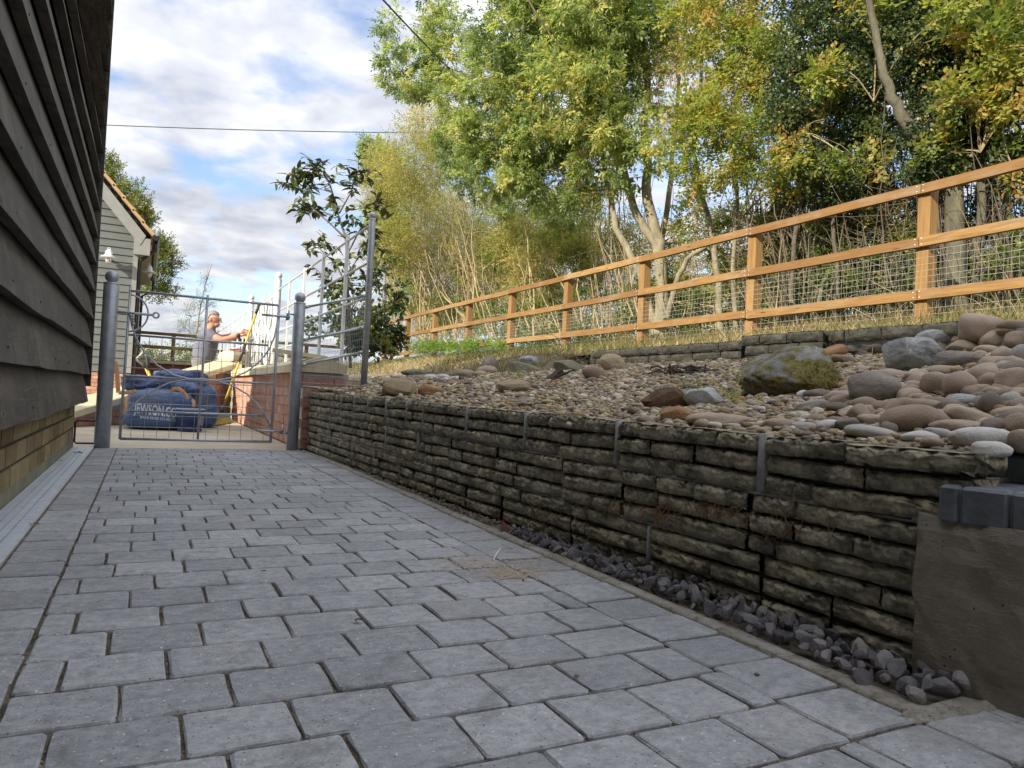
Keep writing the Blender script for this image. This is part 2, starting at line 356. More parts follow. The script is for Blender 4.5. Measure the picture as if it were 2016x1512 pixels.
MT['rock_orange'] = rock_mat('orange_sandstone', (0.22, 0.13, 0.075), (0.36, 0.20, 0.10), (0.42, 0.28, 0.17), 8)

MT['dirt'] = M_simple('brown_soil', (0.10, 0.08, 0.058), (0.23, 0.185, 0.13), 5, 1.0, bump=0.9, bd=0.02, detail=8)
MT['grass_soil'] = M_simple('dry_turf', (0.085, 0.07, 0.035), (0.21, 0.17, 0.09), 3, 1.0, bump=0.9, bd=0.02, detail=8)
MT['field'] = M_simple('distant_field', (0.10, 0.105, 0.045), (0.19, 0.17, 0.08), 0.05, 1.0, bump=0)
def leaf_mat(name, stops, trans=0.5, rough=0.5):
    m = Mat(name, rough, spec=0.35)
    a = m.attr('tint')
    c = m.ramp(a, stops)
    m.color(c)
    tr = m.node('ShaderNodeBsdfTranslucent'); m.link(m.mix(1.0, c, (1.6, 1.7, 0.9), 'MULTIPLY'), tr.inputs[0])
    ms = m.node('ShaderNodeMixShader'); ms.inputs[0].default_value = trans
    out = m.nt.nodes['Material Output']
    m.link(m.b.outputs[0], ms.inputs[1]); m.link(tr.outputs[0], ms.inputs[2]); m.link(ms.outputs[0], out.inputs[0])
    return m.m
MT['ash'] = leaf_mat('ash_leaf', [(0, (0.069, 0.110, 0.048)), (0.35, (0.154, 0.212, 0.084)), (0.65, (0.255, 0.303, 0.114)), (0.88, (0.376, 0.389, 0.141)), (1, (0.483, 0.429, 0.161))])
MT['olive'] = leaf_mat('pale_willow_leaf', [(0, (0.124, 0.149, 0.044)), (0.35, (0.246, 0.246, 0.083)), (0.7, (0.411, 0.345, 0.141)), (1, (0.592, 0.428, 0.206))])
MT['haw'] = leaf_mat('hawthorn_leaf', [(0, (0.057, 0.092, 0.029)), (0.4, (0.157, 0.205, 0.049)), (0.75, (0.321, 0.321, 0.082)), (0.9, (0.465, 0.368, 0.116)), (1, (0.368, 0.218, 0.082))])
MT['dark'] = leaf_mat('dark_ivy_leaf', [(0, (0.027, 0.046, 0.020)), (0.45, (0.062, 0.094, 0.035)), (0.75, (0.125, 0.156, 0.050)), (0.92, (0.250, 0.250, 0.075)), (1, (0.338, 0.250, 0.100))], 0.35)
MT['keys'] = leaf_mat('brown_seed_keys', [(0, (0.221, 0.124, 0.055)), (0.6, (0.373, 0.228, 0.103)), (1, (0.497, 0.345, 0.179))], 0.35)
MT['oak'] = leaf_mat('oak_leaf', [(0, (0.054, 0.088, 0.027)), (0.5, (0.115, 0.142, 0.041)), (1, (0.297, 0.243, 0.068))], 0.4)
MT['loquat'] = leaf_mat('glossy_broad_leaf', [(0, (0.025, 0.042, 0.017)), (1, (0.05, 0.075, 0.028))], 0.22, 0.42)
m = Mat('broad_leaf', 0.42, spec=0.45); m.color(m.ramp(m.rand(), [(0, (0.10, 0.135, 0.06)), (0.6, (0.17, 0.21, 0.085)), (0.93, (0.24, 0.26, 0.11)), (1, (0.26, 0.12, 0.07))])); MT['broad'] = m.m
MT['grassblade'] = leaf_mat('grass_blade', [(0, (0.06, 0.085, 0.025)), (0.4, (0.13, 0.135, 0.045)), (0.65, (0.26, 0.21, 0.105)), (1, (0.40, 0.32, 0.18))], 0.3, 0.6)
MT['lush'] = leaf_mat('lush_weed_leaf', [(0, (0.084, 0.144, 0.036)), (1, (0.192, 0.276, 0.060))], 0.4, 0.5)
MT['bark'] = M_simple('pale_ash_bark', (0.13, 0.115, 0.075), (0.31, 0.275, 0.185), 14, 0.95, bump=0.8, bd=0.01, stretch=(1, 1, 0.4))
MT['bark_olive'] = M_simple('olive_grey_bark', (0.06, 0.056, 0.037), (0.145, 0.133, 0.09), 12, 0.95, bump=0.9, bd=0.012, stretch=(1, 1, 0.4))
MT['bark_dark'] = M_simple('dark_bark', (0.06, 0.05, 0.036), (0.16, 0.135, 0.095), 14, 0.95, bump=0.8, bd=0.01, stretch=(1, 1, 0.4))
MT['twig'] = M_simple('tan_twig', (0.20, 0.155, 0.09), (0.40, 0.32, 0.19), 4, 0.9, bump=0.2)
MT['twig_dark'] = M_simple('dark_twig', (0.06, 0.047, 0.035), (0.17, 0.135, 0.095), 4, 0.9, bump=0.2)
MT['grey_board'] = M_simple('grey_green_board', (0.095, 0.106, 0.102), (0.122, 0.133, 0.128), 10, 0.7, bump=0.3, stretch=(0.3, 0.3, 3))
MT['grey_trim'] = M_simple('grey_trim', (0.21, 0.215, 0.205), (0.25, 0.255, 0.245), 6, 0.6, bump=0.1)
MT['roof_tile'] = M_simple('tan_clay_tile', (0.34, 0.215, 0.11), (0.46, 0.31, 0.17), 6, 0.9, bump=0.4)
MT['gutter'] = M_simple('black_gutter', (0.012, 0.012, 0.013), (0.02, 0.02, 0.02), 10, 0.35, bump=0)
MT['white_paint'] = M_simple('white_enamel', (0.74, 0.74, 0.71), (0.8, 0.8, 0.78), 12, 0.35, bump=0)
m = Mat('lamp_glass', 0.15, spec=0.5); m.color((0.75, 0.76, 0.74)); m.b.inputs['Transmission Weight'].default_value = 0.6; MT['glass'] = m.m
def bag_mat():
    m = Mat('woven_blue_bag', 0.5, spec=0.4)
    p = m.pos()
    f = m.noise(p, 7, 6, 0.65)
    c = m.ramp(f, [(0.3, (0.045, 0.08, 0.18)), (0.55, (0.08, 0.14, 0.29)), (0.75, (0.16, 0.235, 0.39))])
    d = m.noise(p, 3.2, 6, 0.65); c = m.mix(m.ramp(d, [(0.5, 0.0), (0.75, 0.55)]), c, (0.25, 0.235, 0.22))
    m.color(c); cre = m.noise(m.pos((1, 1, 4)), 6, 6, 0.6, 1.0)
    m.bump(cre, 0.7, 0.03); return m.m
MT['bag'] = bag_mat()
MT['bag_dark'] = M_simple('navy_bag_cloth', (0.03, 0.047, 0.12), (0.12, 0.165, 0.33), 8, 0.55, bump=0.8, bd=0.03)
MT['strap'] = M_simple('tan_webbing', (0.46, 0.25, 0.12), (0.58, 0.34, 0.18), 30, 0.8)
MT['print'] = M_simple('worn_white_print', (0.42, 0.47, 0.53), (0.66, 0.69, 0.71), 26, 0.7, bump=0)
MT['bucket'] = M_simple('blue_plastic', (0.02, 0.035, 0.14), (0.035, 0.06, 0.2), 8, 0.4, bump=0.1)
MT['sticker'] = M_simple('sticker', (0.10, 0.35, 0.5), (0.5, 0.12, 0.12), 60, 0.5, bump=0)
MT['yellow'] = M_simple('yellow_plastic', (0.50, 0.33, 0.03), (0.60, 0.42, 0.06), 12, 0.45, bump=0)
MT['black_plastic'] = M_simple('black_plastic', (0.018, 0.018, 0.019), (0.035, 0.035, 0.035), 12, 0.45, bump=0)
MT['grey_plastic'] = M_simple('grey_plastic', (0.25, 0.25, 0.23), (0.33, 0.33, 0.30), 12, 0.5, bump=0)
MT['bristle'] = M_simple('yellow_bristle', (0.46, 0.35, 0.08), (0.62, 0.50, 0.17), 50, 0.8, bump=0.6, stretch=(1, 1, 0.1))
MT['skin'] = M_simple('skin', (0.38, 0.185, 0.12), (0.46, 0.24, 0.16), 9, 0.55, bump=0.1)
MT['hair'] = M_simple('grey_hair', (0.12, 0.113, 0.103), (0.29, 0.275, 0.255), 40, 0.7, bump=0.8, bd=0.006)
MT['tshirt'] = M_simple('grey_tshirt', (0.105, 0.105, 0.14), (0.145, 0.145, 0.185), 5, 0.9, bump=0.6, bd=0.02)
MT['trousers'] = M_simple('grey_trousers', (0.12, 0.117, 0.12), (0.175, 0.17, 0.172), 6, 0.9, bump=0.5, bd=0.02)
MT['cable'] = M_simple('black_cable', (0.012, 0.012, 0.014), (0.02, 0.02, 0.02), 5, 0.6, bump=0)
MT['leafred'] = M_simple('dead_red_leaf', (0.06, 0.016, 0.012), (0.12, 0.03, 0.02), 20, 0.6)
MT['deadwood'] = M_simple('dead_wood', (0.035, 0.028, 0.022), (0.13, 0.105, 0.08), 14, 0.95, bump=0.9, bd=0.01)
MT['redtool'] = M_simple('red_tool', (0.30, 0.02, 0.02), (0.4, 0.03, 0.03), 9, 0.5, bump=0)

# ------------------------------------------------------------------ mesh helpers
class MB:
    def __init__(s): s.v = []; s.f = []; s.n = 0
    def add(s, v, f):
        s.v.extend(tuple(q) for q in v); s.f.extend(tuple(i + s.n for i in q) for q in f); s.n = len(s.v); return s
    def box(s, c, d, rot=None):
        x, y, z = d[0] / 2, d[1] / 2, d[2] / 2
        p = [Vector(q) for q in ((-x, -y, -z), (x, -y, -z), (x, y, -z), (-x, y, -z), (-x, -y, z), (x, -y, z), (x, y, z), (-x, y, z))]
        if rot is not None: p = [rot @ q for q in p]
        return s.add([q + Vector(c) for q in p], [(0, 3, 2, 1), (4, 5, 6, 7), (0, 1, 5, 4), (1, 2, 6, 5), (2, 3, 7, 6), (3, 0, 4, 7)])
    def tube(s, pts, rad, n=8, cap=True):
        pts = [Vector(p) for p in pts]
        if isinstance(rad, (int, float)): rad = [rad] * len(pts)
        vs = []; prev = None
        for i, p in enumerate(pts):
            t = (pts[min(i + 1, len(pts) - 1)] - pts[max(i - 1, 0)])
            if t.length < 1e-9: t = Vector((0, 0, 1))
            t.normalize()
            if prev is None:
                a = Vector((0, 0, 1)) if abs(t.z) < 0.9 else Vector((1, 0, 0))
                u = t.cross(a).normalized()
            else:
                u = (prev - t * prev.dot(t))
                u = u.normalized() if u.length > 1e-6 else t.orthogonal().normalized()
            prev = u; w = t.cross(u)
            for k in range(n):
                a = 2 * math.pi * k / n
                vs.append(p + (u * math.cos(a) + w * math.sin(a)) * rad[i])
        fs = []
        for i in range(len(pts) - 1):
            for k in range(n):
                k2 = (k + 1) % n
                fs.append((i * n + k, i * n + k2, (i + 1) * n + k2, (i + 1) * n + k))
        if cap:
            fs.append(tuple(range(n - 1, -1, -1))); fs.append(tuple((len(pts) - 1) * n + k for k in range(n)))
        return s.add(vs, fs)
    def lathe(s, prof, n=20, c=(0, 0, 0)):
        c = Vector(c); vs = []; fs = []
        for r, z in prof:
            for k in range(n):
                a = 2 * math.pi * k / n; vs.append(c + Vector((r * math.cos(a), r * math.sin(a), z)))
        for i in range(len(prof) - 1):
            for k in range(n):
                k2 = (k + 1) % n; fs.append((i * n + k, i * n + k2, (i + 1) * n + k2, (i + 1) * n + k))
        fs.append(tuple(range(n - 1, -1, -1))); fs.append(tuple((len(prof) - 1) * n + k for k in range(n)))
        return s.add(vs, fs)
    def sphere(s, c, r, n=16, m=10, sc=(1, 1, 1)):
        prof = [(r * math.sin(math.pi * i / m) if 0 < i < m else r * 0.02, -r * math.cos(math.pi * i / m)) for i in range(m + 1)]
        k = s.n; s.lathe(prof, n, (0, 0, 0))
        for i in range(k, s.n):
            q = s.v[i]; s.v[i] = (q[0] * sc[0] + c[0], q[1] * sc[1] + c[1], q[2] * sc[2] + c[2])
        return s
    def prism(s, prof, a, b, upv=(0, 0, 1)):
        # profile of (side, up) pairs swept from a to b
        a = Vector(a); b = Vector(b); t = (b - a).normalized(); U = Vector(upv); S = t.cross(U).normalized(); U = S.cross(t)
        n = len(prof); vs = [a + S * x + U * y for x, y in prof] + [b + S * x + U * y for x, y in prof]
        fs = [(k, (k + 1) % n, n + (k + 1) % n, n + k) for k in range(n)] + [tuple(range(n - 1, -1, -1)), tuple(range(n, 2 * n))]
        return s.add(vs, fs)
    def mesh(s, name, smooth=False, loc=None):
        me = bpy.data.meshes.new(name)
        v = s.v
        if loc is not None: v = [(q[0] - loc[0], q[1] - loc[1], q[2] - loc[2]) for q in v]
        me.from_pydata(v, [], s.f); me.update()
        if smooth: me.polygons.foreach_set('use_smooth', [True] * len(me.polygons))
        return me
def wloc(o):
    p = Vector((0, 0, 0))
    while o is not None: p = p + o.location; o = o.parent
    return p
def tag(o, label=None, cat=None, group=None, kind=None):
    for k, v in (('label', label), ('category', cat), ('group', group), ('kind', kind)):
        if v: o[k] = v
    return o
def thing(name, loc, label=None, cat=None, group=None, kind=None):
    o = bpy.data.objects.new(name, None); o.empty_display_size = 0.05; o.location = loc; col.objects.link(o)
    return tag(o, label, cat, group, kind)
def put(name, me, mat=None, parent=None, loc=(0, 0, 0), rot=None, scale=None):
    if mat is not None and not me.materials: me.materials.append(mat)
    o = bpy.data.objects.new(name, me); col.objects.link(o)
    o.location = loc
    if parent is not None: o.parent = parent
    if rot is not None: o.rotation_euler = rot
    if scale is not None: o.scale = scale
    return o
def part(name, mb, mat, parent=None, smooth=False):
    # geometry given in world coordinates
    b = wloc(parent) if parent is not None else Vector((0, 0, 0))
    return put(name, mb.mesh(name, smooth, b), mat, parent)
def solo(name, mb, mat, label, cat, group=None, smooth=False, kind=None):
    v = np.array(mb.v); c = (v.min(0) + v.max(0)) / 2; c[2] = v[:, 2].min()
    o = put(name, mb.mesh(name, smooth, tuple(c)), mat, None, tuple(c)); return tag(o, label, cat, group, kind)
def npmesh(name, V, F, tint=None, smooth=False, fn=None):
    me = bpy.data.meshes.new(name); V = np.asarray(V, np.float32); F = np.asarray(F, np.int32)
    k = F.shape[1]
    me.vertices.add(len(V)); me.vertices.foreach_set('co', V.ravel())
    me.loops.add(F.size); me.loops.foreach_set('vertex_index', F.ravel())
    me.polygons.add(len(F)); me.polygons.foreach_set('loop_start', np.arange(0, F.size, k, dtype=np.int32))
    try: me.polygons.foreach_set('loop_total', np.full(len(F), k, np.int32))
    except Exception: pass
    if smooth: me.polygons.foreach_set('use_smooth', np.ones(len(F), bool))
    if tint is not None:
        a = me.attributes.new('tint', 'FLOAT', 'FACE'); a.data.foreach_set('value', np.asarray(tint, np.float32))
    me.update(calc_edges=True); me.validate()
    return me
rng = np.random.default_rng(11)
def rotmats(n, mode='any', dirs=None):
    if mode == 'any':
        q = rng.normal(size=(n, 4)); q /= np.linalg.norm(q, axis=1)[:, None]
        w, x, y, z = q.T
        return np.stack([np.stack([1 - 2 * (y * y + z * z), 2 * (x * y - z * w), 2 * (x * z + y * w)], 1), np.stack([2 * (x * y + z * w), 1 - 2 * (x * x + z * z), 2 * (y * z - x * w)], 1), np.stack([2 * (x * z - y * w), 2 * (y * z + x * w), 1 - 2 * (x * x + y * y)], 1)], 1)
    d = dirs / np.linalg.norm(dirs, axis=1)[:, None]            # template x axis -> d, z axis roughly up with a random roll
    a = rng.normal(size=(n, 3)) * 0.45 + np.array([0, 0, 1.0])
    y = np.cross(a, d); y /= np.linalg.norm(y, axis=1)[:, None] + 1e-9
    z = np.cross(d, y)
    return np.stack([d, y, z], 2)
def inst(T, TF, P, Rm, S):
    n = len(P); V = np.einsum('nij,kj->nki', Rm, T) * S[:, None, None] + P[:, None, :]
    F = TF[None] + (np.arange(n) * len(T))[:, None, None]
    return V.reshape(-1, 3), F.reshape(-1, TF.shape[1])
def icosphere(sub):
    bm = bmesh.new(); bmesh.ops.create_icosphere(bm, subdivisions=sub, radius=1.0)
    v = np.array([q.co[:] for q in bm.verts]); f = np.array([[w.index for w in q.verts] for q in bm.faces]); bm.free(); return v, f
def nz3(v, s, off): return mnoise.noise(Vector((v[0] * s + off, v[1] * s - off * 1.7, v[2] * s + off * 0.6)))
def blob(name, sub, seed, amp=0.12, sc=1.2, facet=0.0, rough=0.0, sqz=2.0, d0=0.62, d1=0.92):
    v, f = icosphere(sub); out = []
    r = random.Random(seed)
    planes = [(Vector((r.gauss(0, 1), r.gauss(0, 1), r.gauss(0, 1))).normalized(), r.uniform(d0, d1)) for _ in range(10)]
    for p in v:
        q = Vector(p)
        if sqz != 2.0:
            L = (abs(q.x) ** sqz + abs(q.y) ** sqz + abs(q.z) ** sqz) ** (1 / sqz); q = q / L
        k = 1 + amp * nz3(p, sc, seed * 3.1) + rough * nz3(p, sc * 4.5, seed * 1.3) + rough * 0.5 * nz3(p, sc * 10, seed * 2.3)
        q = q * k
        if facet:
            for n, d in planes:
                e = q.dot(n) - d
                if e > 0: q = q - n * e * facet
        out.append(q)
    mb = MB(); mb.add(out, [tuple(int(i) for i in q) for q in f]); return mb.mesh(name, True)

# ------------------------------------------------------------------ ground shape
WALL_A, WALL_B = Vector((1.165, 0.70, 0)), Vector((1.025, 5.22, 0))       # face line of the low stone wall
def wall_x(y): return WALL_A.x + (WALL_B.x - WALL_A.x) * (y - WALL_A.y) / (WALL_B.y - WALL_A.y)
def bank_z(x, y):
    z = 0.355 + 0.157 * max(0.0, x - 1.16)
    z += 0.075 * sstep(3.2, 5.2, y) * (1 - sstep(1.6, 3.6, x))
    z += 0.10 * sstep(1.5, 2.4, x) * (1 - sstep(0.9, 2.0, y)) * (1 - sstep(3.4, 4.1, x))
    if y > 6.4:
        z += 0.16 * sstep(2.9, 3.9, x) * sstep(6.4, 7.4, y)
    if x > 4.14: z = max(z, 0.945 + (x - 4.14) * 0.155)
    if x > 6.2: z = 1.264 - 0.30 * (x - 6.2) * sstep(6.2, 7.4, x)
    return max(z, -1.5)
def bank_hit(px, py, dz=0.0):
    d = ray(px, py); t = 0.6
    while t < 60:
        p = CAM + d * t
        if p.x > 1.13 and p.z < bank_z(p.x, p.y) + dz: return p, t
        t *= 1.004
    return CAM + d * 5, 5.0
def grid(xs, ys, fz):
    mb = MB(); vs = [(x, y, fz(x, y)) for y in ys for x in xs]; n = len(xs)
    fs = [(j * n + i, j * n + i + 1, (j + 1) * n + i + 1, (j + 1) * n + i) for j in range(len(ys) - 1) for i in range(n - 1)]
    return mb.add(vs, fs)

# ------------------------------------------------------------------ setting: ground sheets
def quad(x0, y0, x1, y1, z): return MB().add([(x0, y0, z), (x1, y0, z), (x1, y1, z), (x0, y1, z)], [(0, 1, 2, 3)])
g = MB(); n = 64
g.add([(0, 0, -0.06)] + [(900 * math.cos(2 * math.pi * k / n), 900 * math.sin(2 * math.pi * k / n), -0.06) for k in range(n)], [(0, 1 + k, 1 + (k + 1) % n) for k in range(n)])
tag(part('ground', g, MT['field']), kind='structure')
tag(part('yard', quad(-9, 5.262, 1.0, 22, -0.004), MT['concrete']), kind='structure')
path = part('path', quad(-0.40, -1.5, 2.2, 5.262, -0.0060), MT['sand']); tag(path, kind='structure')

# bank: gravel part and turf part
xs = [0, .04, .1, .18, .3] + [0.3 + .1 * k for k in range(1, 28)]
def gx(i, y):
    x0 = wall_x(y) + 0.055 if y > 0.74 else 1.33
    if y > 5.24: x0 = 1.25
    return x0 + (4.14 - x0) * xs[i] / xs[-1]
ys = [-2 + .2 * k for k in range(11)] + [.3, .5, .62, .735, .745] + [.8 + .12 * k for k in range(37)] + [5.235, 5.245] + [5.4 + .3 * k for k in range(16)] + [10.5 + 1 * k for k in range(26)]
mb = MB(); nx = len(xs)
vs = []
for y in ys:
    for i in range(nx):
        x = gx(i, y); vs.append((x, y, bank_z(x, y) + 0.012 * mnoise.noise(Vector((x * 4, y * 4, 0)))))
mb.add(vs, [(j * nx + i, j * nx + i + 1, (j + 1) * nx + i + 1, (j + 1) * nx + i) for j in range(len(ys) - 1) for i in range(nx - 1)])
bank = part('gravel_bank', mb, MT['dirt'], smooth=True); tag(bank, kind='structure')
tag(part('grass_bank', grid([4.145 + .1 * k for k in range(23)] + [6.6, 7, 7.6, 8.5, 10, 13, 17], [-3 + .3 * k for k in range(60)] + [15.5 + k for k in range(26)], lambda x, y: bank_z(x, y) + 0.03 * mnoise.noise(Vector((x * 2.2, y * 2.2, 3)))), MT['grass_soil'], smooth=True), kind='structure')

# ------------------------------------------------------------------ pavers
def paver_mesh(sx, sy, seed, ch=0.0024, h=0.05):
    r = random.Random(seed); c = 0.0045; mb = MB(); X, Y = sx / 2, sy / 2
    ring = []
    def outline(ins, z, jit):
        P = [(-X + c, -Y), (0, -Y), (X - c, -Y), (X, -Y + c), (X, 0), (X, Y - c), (X - c, Y), (0, Y), (-X + c, Y), (-X, Y - c), (-X, 0), (-X, -Y + c)]
        return [(x * (1 - ins / X) + r.uniform(-jit, jit), y * (1 - ins / Y) + r.uniform(-jit, jit), z + r.uniform(-jit, jit) * .4) for x, y in P]
    a = outline(0, -h, 0); b = outline(0, -ch * 1.2, 0.0014); d = outline(ch, 0, 0.0015)
    n = 12; fs = []
    for L in range(2):
        for k in range(n): fs.append((L * n + k, L * n + (k + 1) % n, (L + 1) * n + (k + 1) % n, (L + 1) * n + k))
    fs.append(tuple(range(2 * n, 3 * n)))
    return mb.add(a + b + d, fs)
ROW, LEN = 0.1265, 0.1375
X0, X1, DR, XE = -0.140, 0.850, -0.267, 1.000
plist = []                                         # x, y, sx, sy
rr = random.Random(5)
y = 0.398; k = 0
while y < 5.25:
    yc = y + ROW / 2
    sy = ROW - 0.0075 if y + ROW < 5.262 else 5.262 - y - 0.006
    if sy > 0.03:
        x1 = X1
        off = [0.055, 0.125, 0.035, 0.10, 0.07, 0.135, 0.045, 0.115][k % 8] + rr.uniform(-0.012, 0.012)
        x = X0 + off; js = [X0]
        while x < x1 - 0.03:
            js.append(x); x += LEN * rr.uniform(0.965, 1.04)
        js.append(x1)
        for a, b in zip(js, js[1:]):
            gp = rr.choice([0.0025, 0.0035, 0.0045, 0.006]); plist.append(((a + b) / 2, y + sy / 2, b - a - gp, sy))
    y += ROW; k += 1
for bx0, bx1, y0, st in ((DR + 0.004, X0, 0.44, 0.1275), (X1, XE, 0.655, 0.1325)):
    y = y0
    while y < 5.25:
        s = st * rr.uniform(0.97, 1.03); s = min(s, 5.262 - y)
        if s > 0.03: plist.append(((bx0 + bx1) / 2, y + s / 2, bx1 - bx0 - 0.007, s - 0.0075))
        y += s
for r_ in range(4):                                # paving that turns right in front of the pier
    y = 0.650 - ROW * (r_ + 1); x = X1 + (0.02 if r_ % 2 else 0.0); 
    for q in range(5):
        plist.append((x + LEN * (q + .5) + rr.uniform(-.002, .002), y + ROW / 2, LEN - 0.006, ROW - 0.0055)); 
        if r_ % 2 and q == 0: pass
    x += LEN
plist = [p for p in plist if p[1] > 0.38]
plist.sort(key=lambda p: p[1])
near, far = plist[:299], plist[299:]
cache = {}
for i, (x, y, sx, sy) in enumerate(near):
    key = (round(sx, 3), round(sy, 3), i % 3)
    if key not in cache: cache[key] = paver_mesh(sx, sy, len(cache)).mesh('paver')
    put('paver', cache[key], MT['paver'], path, (x, y, rr.uniform(-0.0016, 0.0012)), (rr.gauss(0, 0.006), rr.gauss(0, 0.006), rr.gauss(0, 0.006)))
mb = MB()
for i, (x, y, sx, sy) in enumerate(far):
    q = paver_mesh(sx, sy, 900 + i); dz = rr.uniform(-.001, .001); mb.add([(a + x, b + y, c + dz) for a, b, c in q.v], q.f)
o = part('distant_paving', mb, MT['paver_far'], path); o['kind'] = 'stuff'
# haunching mortar strip along the right edge, turning under the pier
mb = MB(); N = 90
pts = [(XE + 0.002, 0.655 + (5.24 - 0.655) * k / N) for k in range(N + 1)]
vs = []
for k, (x, y) in enumerate(pts):
    e = 0.005 * mnoise.noise(Vector((y * 9, 0, 1))); w = 0.038 + 0.010 * mnoise.noise(Vector((y * 5, 3, 1)))
    w = min(w, max(0.012, wall_x(y) - 0.012 - x)) if y > 4.6 else w
    vs += [(x + e, y, -0.02), (x + e, y, 0.001 + e * .3), (x + 0.012, y, 0.004), (x + w, y, 0.003), (x + w + 0.004, y, -0.05)]
mb.add(vs, [(k * 5 + i, k * 5 + i + 1, (k + 1) * 5 + i + 1, (k + 1) * 5 + i) for k in range(N) for i in range(4)])
hs = part('mortar_haunching', mb, MT['haunch'], smooth=True)
tag(hs, kind='structure')
for c, d, s in (((1.085, .662, -0.004), (0.075, 0.024, 0.013), 3), ((1.03, .668, -0.004), (0.05, 0.02, 0.010), 5), ((1.14, .655, -0.006), (0.045, 0.016, 0.012), 9)):
    put('mortar_lump', blob('mortar_lump', 3, s, 0.3, 2.2, 0, 0.12), MT['haunch'], hs, c, None, d)

# ------------------------------------------------------------------ low stone wall
wall = thing('stone_retaining_wall', (WALL_A + WALL_B) / 2, 'low blackened rough faced stone retaining wall holding back the pebble bank', 'wall')
wl = wall.location
adir = (WALL_B - WALL_A).normalized(); nrm = Vector((-adir.y, adir.x, 0))     # nrm points at the path
wang = math.atan2(adir.y, adir.x) - math.pi / 2
L_W = (WALL_B - WALL_A).length
def wall_stone(seed):
    r = random.Random(seed); ny, nz = 14, 6; vs = []
    for j in range(nz + 1):
        for i in range(ny + 1):
            u, v = i / ny, j / nz
            edge = min(u * 10, (1 - u) * 10, v * 5.5, (1 - v) * 5.5, 1)
            x = -0.5 + 0.15 * (1 - edge) ** 1.6 - 0.055 * mnoise.noise(Vector((u * 4.5 + seed * 7, v * 2.0, seed))) * edge - 0.075 * mnoise.noise(Vector((u * 16 + seed * 3, v * 6, seed)))
            jx = r.uniform(-.03, .03); jz = r.uniform(-.09, .09)
            vs.append((x, u - 0.5 + (jx if 0 < i < ny else jx * .35), v - 0.5 + (jz if 0 < j < nz else jz * .5)))
    fs = [(j * (ny + 1) + i, (j + 1) * (ny + 1) + i, (j + 1) * (ny + 1) + i + 1, j * (ny + 1) + i + 1) for j in range(nz) for i in range(ny)]
    b = len(vs); vs += [(0.5, q[1], q[2]) for q in (vs[0], vs[ny], vs[nz * (ny + 1) + ny], vs[nz * (ny + 1)])]
    fs += [tuple([b, b + 1] + list(range(ny, -1, -1))), tuple([b + 2, b + 3] + [nz * (ny + 1) + i for i in range(ny + 1)]),
           tuple([b + 3, b] + [j * (ny + 1) for j in range(nz + 1)]), tuple([b + 1, b + 2] + [j * (ny + 1) + ny for j in range(nz, -1, -1)]), (b, b + 3, b + 2, b + 1)]
    return MB().add(vs, fs).mesh('stone', True)
wst = [wall_stone(40 + k) for k in range(12)]
def wall_pt(s, off, z): p = WALL_A + adir * s + nrm * off; return Vector((p.x, p.y, z))
def topz(s): return 0.372 + 0.044 * s / L_W
NC = 9
rw = random.Random(23)
strips = MB()
for blk in range(3):                               # three tiers of three courses each
    s = -0.02 + [0.0, -0.22, -0.1][blk]
    tier_edges = [s]
    while s < L_W:
        s += rw.choice([0.36, 0.40, 0.44, 0.30]); tier_edges.append(s)
    if blk == 2:
        tier_edges = [-0.02]
        for px_, py_ in ((1497, 850), (1211, 823), (1031, 812), (915, 803), (831, 797), (797, 793), (757, 789), (722, 785), (695, 781), (670, 778), (650, 775)):
            d_ = ray(px_, py_); w2 = WALL_A - CAM; den = d_.x * adir.y - d_.y * adir.x
            tt9 = (w2.x * adir.y - w2.y * adir.x) / den; q9 = CAM + d_ * tt9; tier_edges.append((q9 - WALL_A).dot(Vector((adir.x, adir.y, 0))))
        tier_edges.append(L_W + .01)
    for a, b in zip(tier_edges, tier_edges[1:]):
        a2, b2 = max(a + 0.004, 0), min(b - 0.004, L_W)
        if b2 - a2 < 0.04: continue
        for r_ in range(3):
            row = blk * 3 + r_
            if row == 8 and a2 <= 0.01: s0 = -0.0
            cuts = [a2]; x = a2
            while True:
                x += rw.uniform(0.12, 0.33)
                if x > b2 - 0.06: break
                cuts.append(x)
            cuts.append(b2)
            for p, q in zip(cuts, cuts[1:]):
                tz = topz((p + q) / 2); ch = tz / NC
                g_ = 0.0032; hh = ch - g_ - rw.uniform(0, 0.003); ln = q - p - rw.choice([0.0015, 0.0025, 0.004])
                zc = ch * row + ch / 2
                me = rw.choice(wst)
                d = 0.11 if row == 8 else 0.08
                c = wall_pt((p + q) / 2, -d / 2 + rw.uniform(-0.006, 0.004), zc)
                put('stone', me, MT['wallstone'], wall, c - wl, (rw.gauss(0, .02), 0, wang + rw.gauss(0, .012)), (d, ln, hh))
        if (blk == 2 or rw.random() < 0.4) and b < L_W - .05:    # upright mortar joint between blocks
            z0, z1 = topz(b) / 3 * blk + 0.006, topz(b) / 3 * (blk + 1) - (0.004 if blk < 2 else 0.0)
            if True:
                c = wall_pt(b, -0.0175, (z0 + z1) / 2)
                strips.box(c, (0.024, rw.uniform(.007, .012) + (.010 if blk == 2 and b < .6 else 0), z1 - z0), Matrix.Rotation(wang, 3, 'Z'))
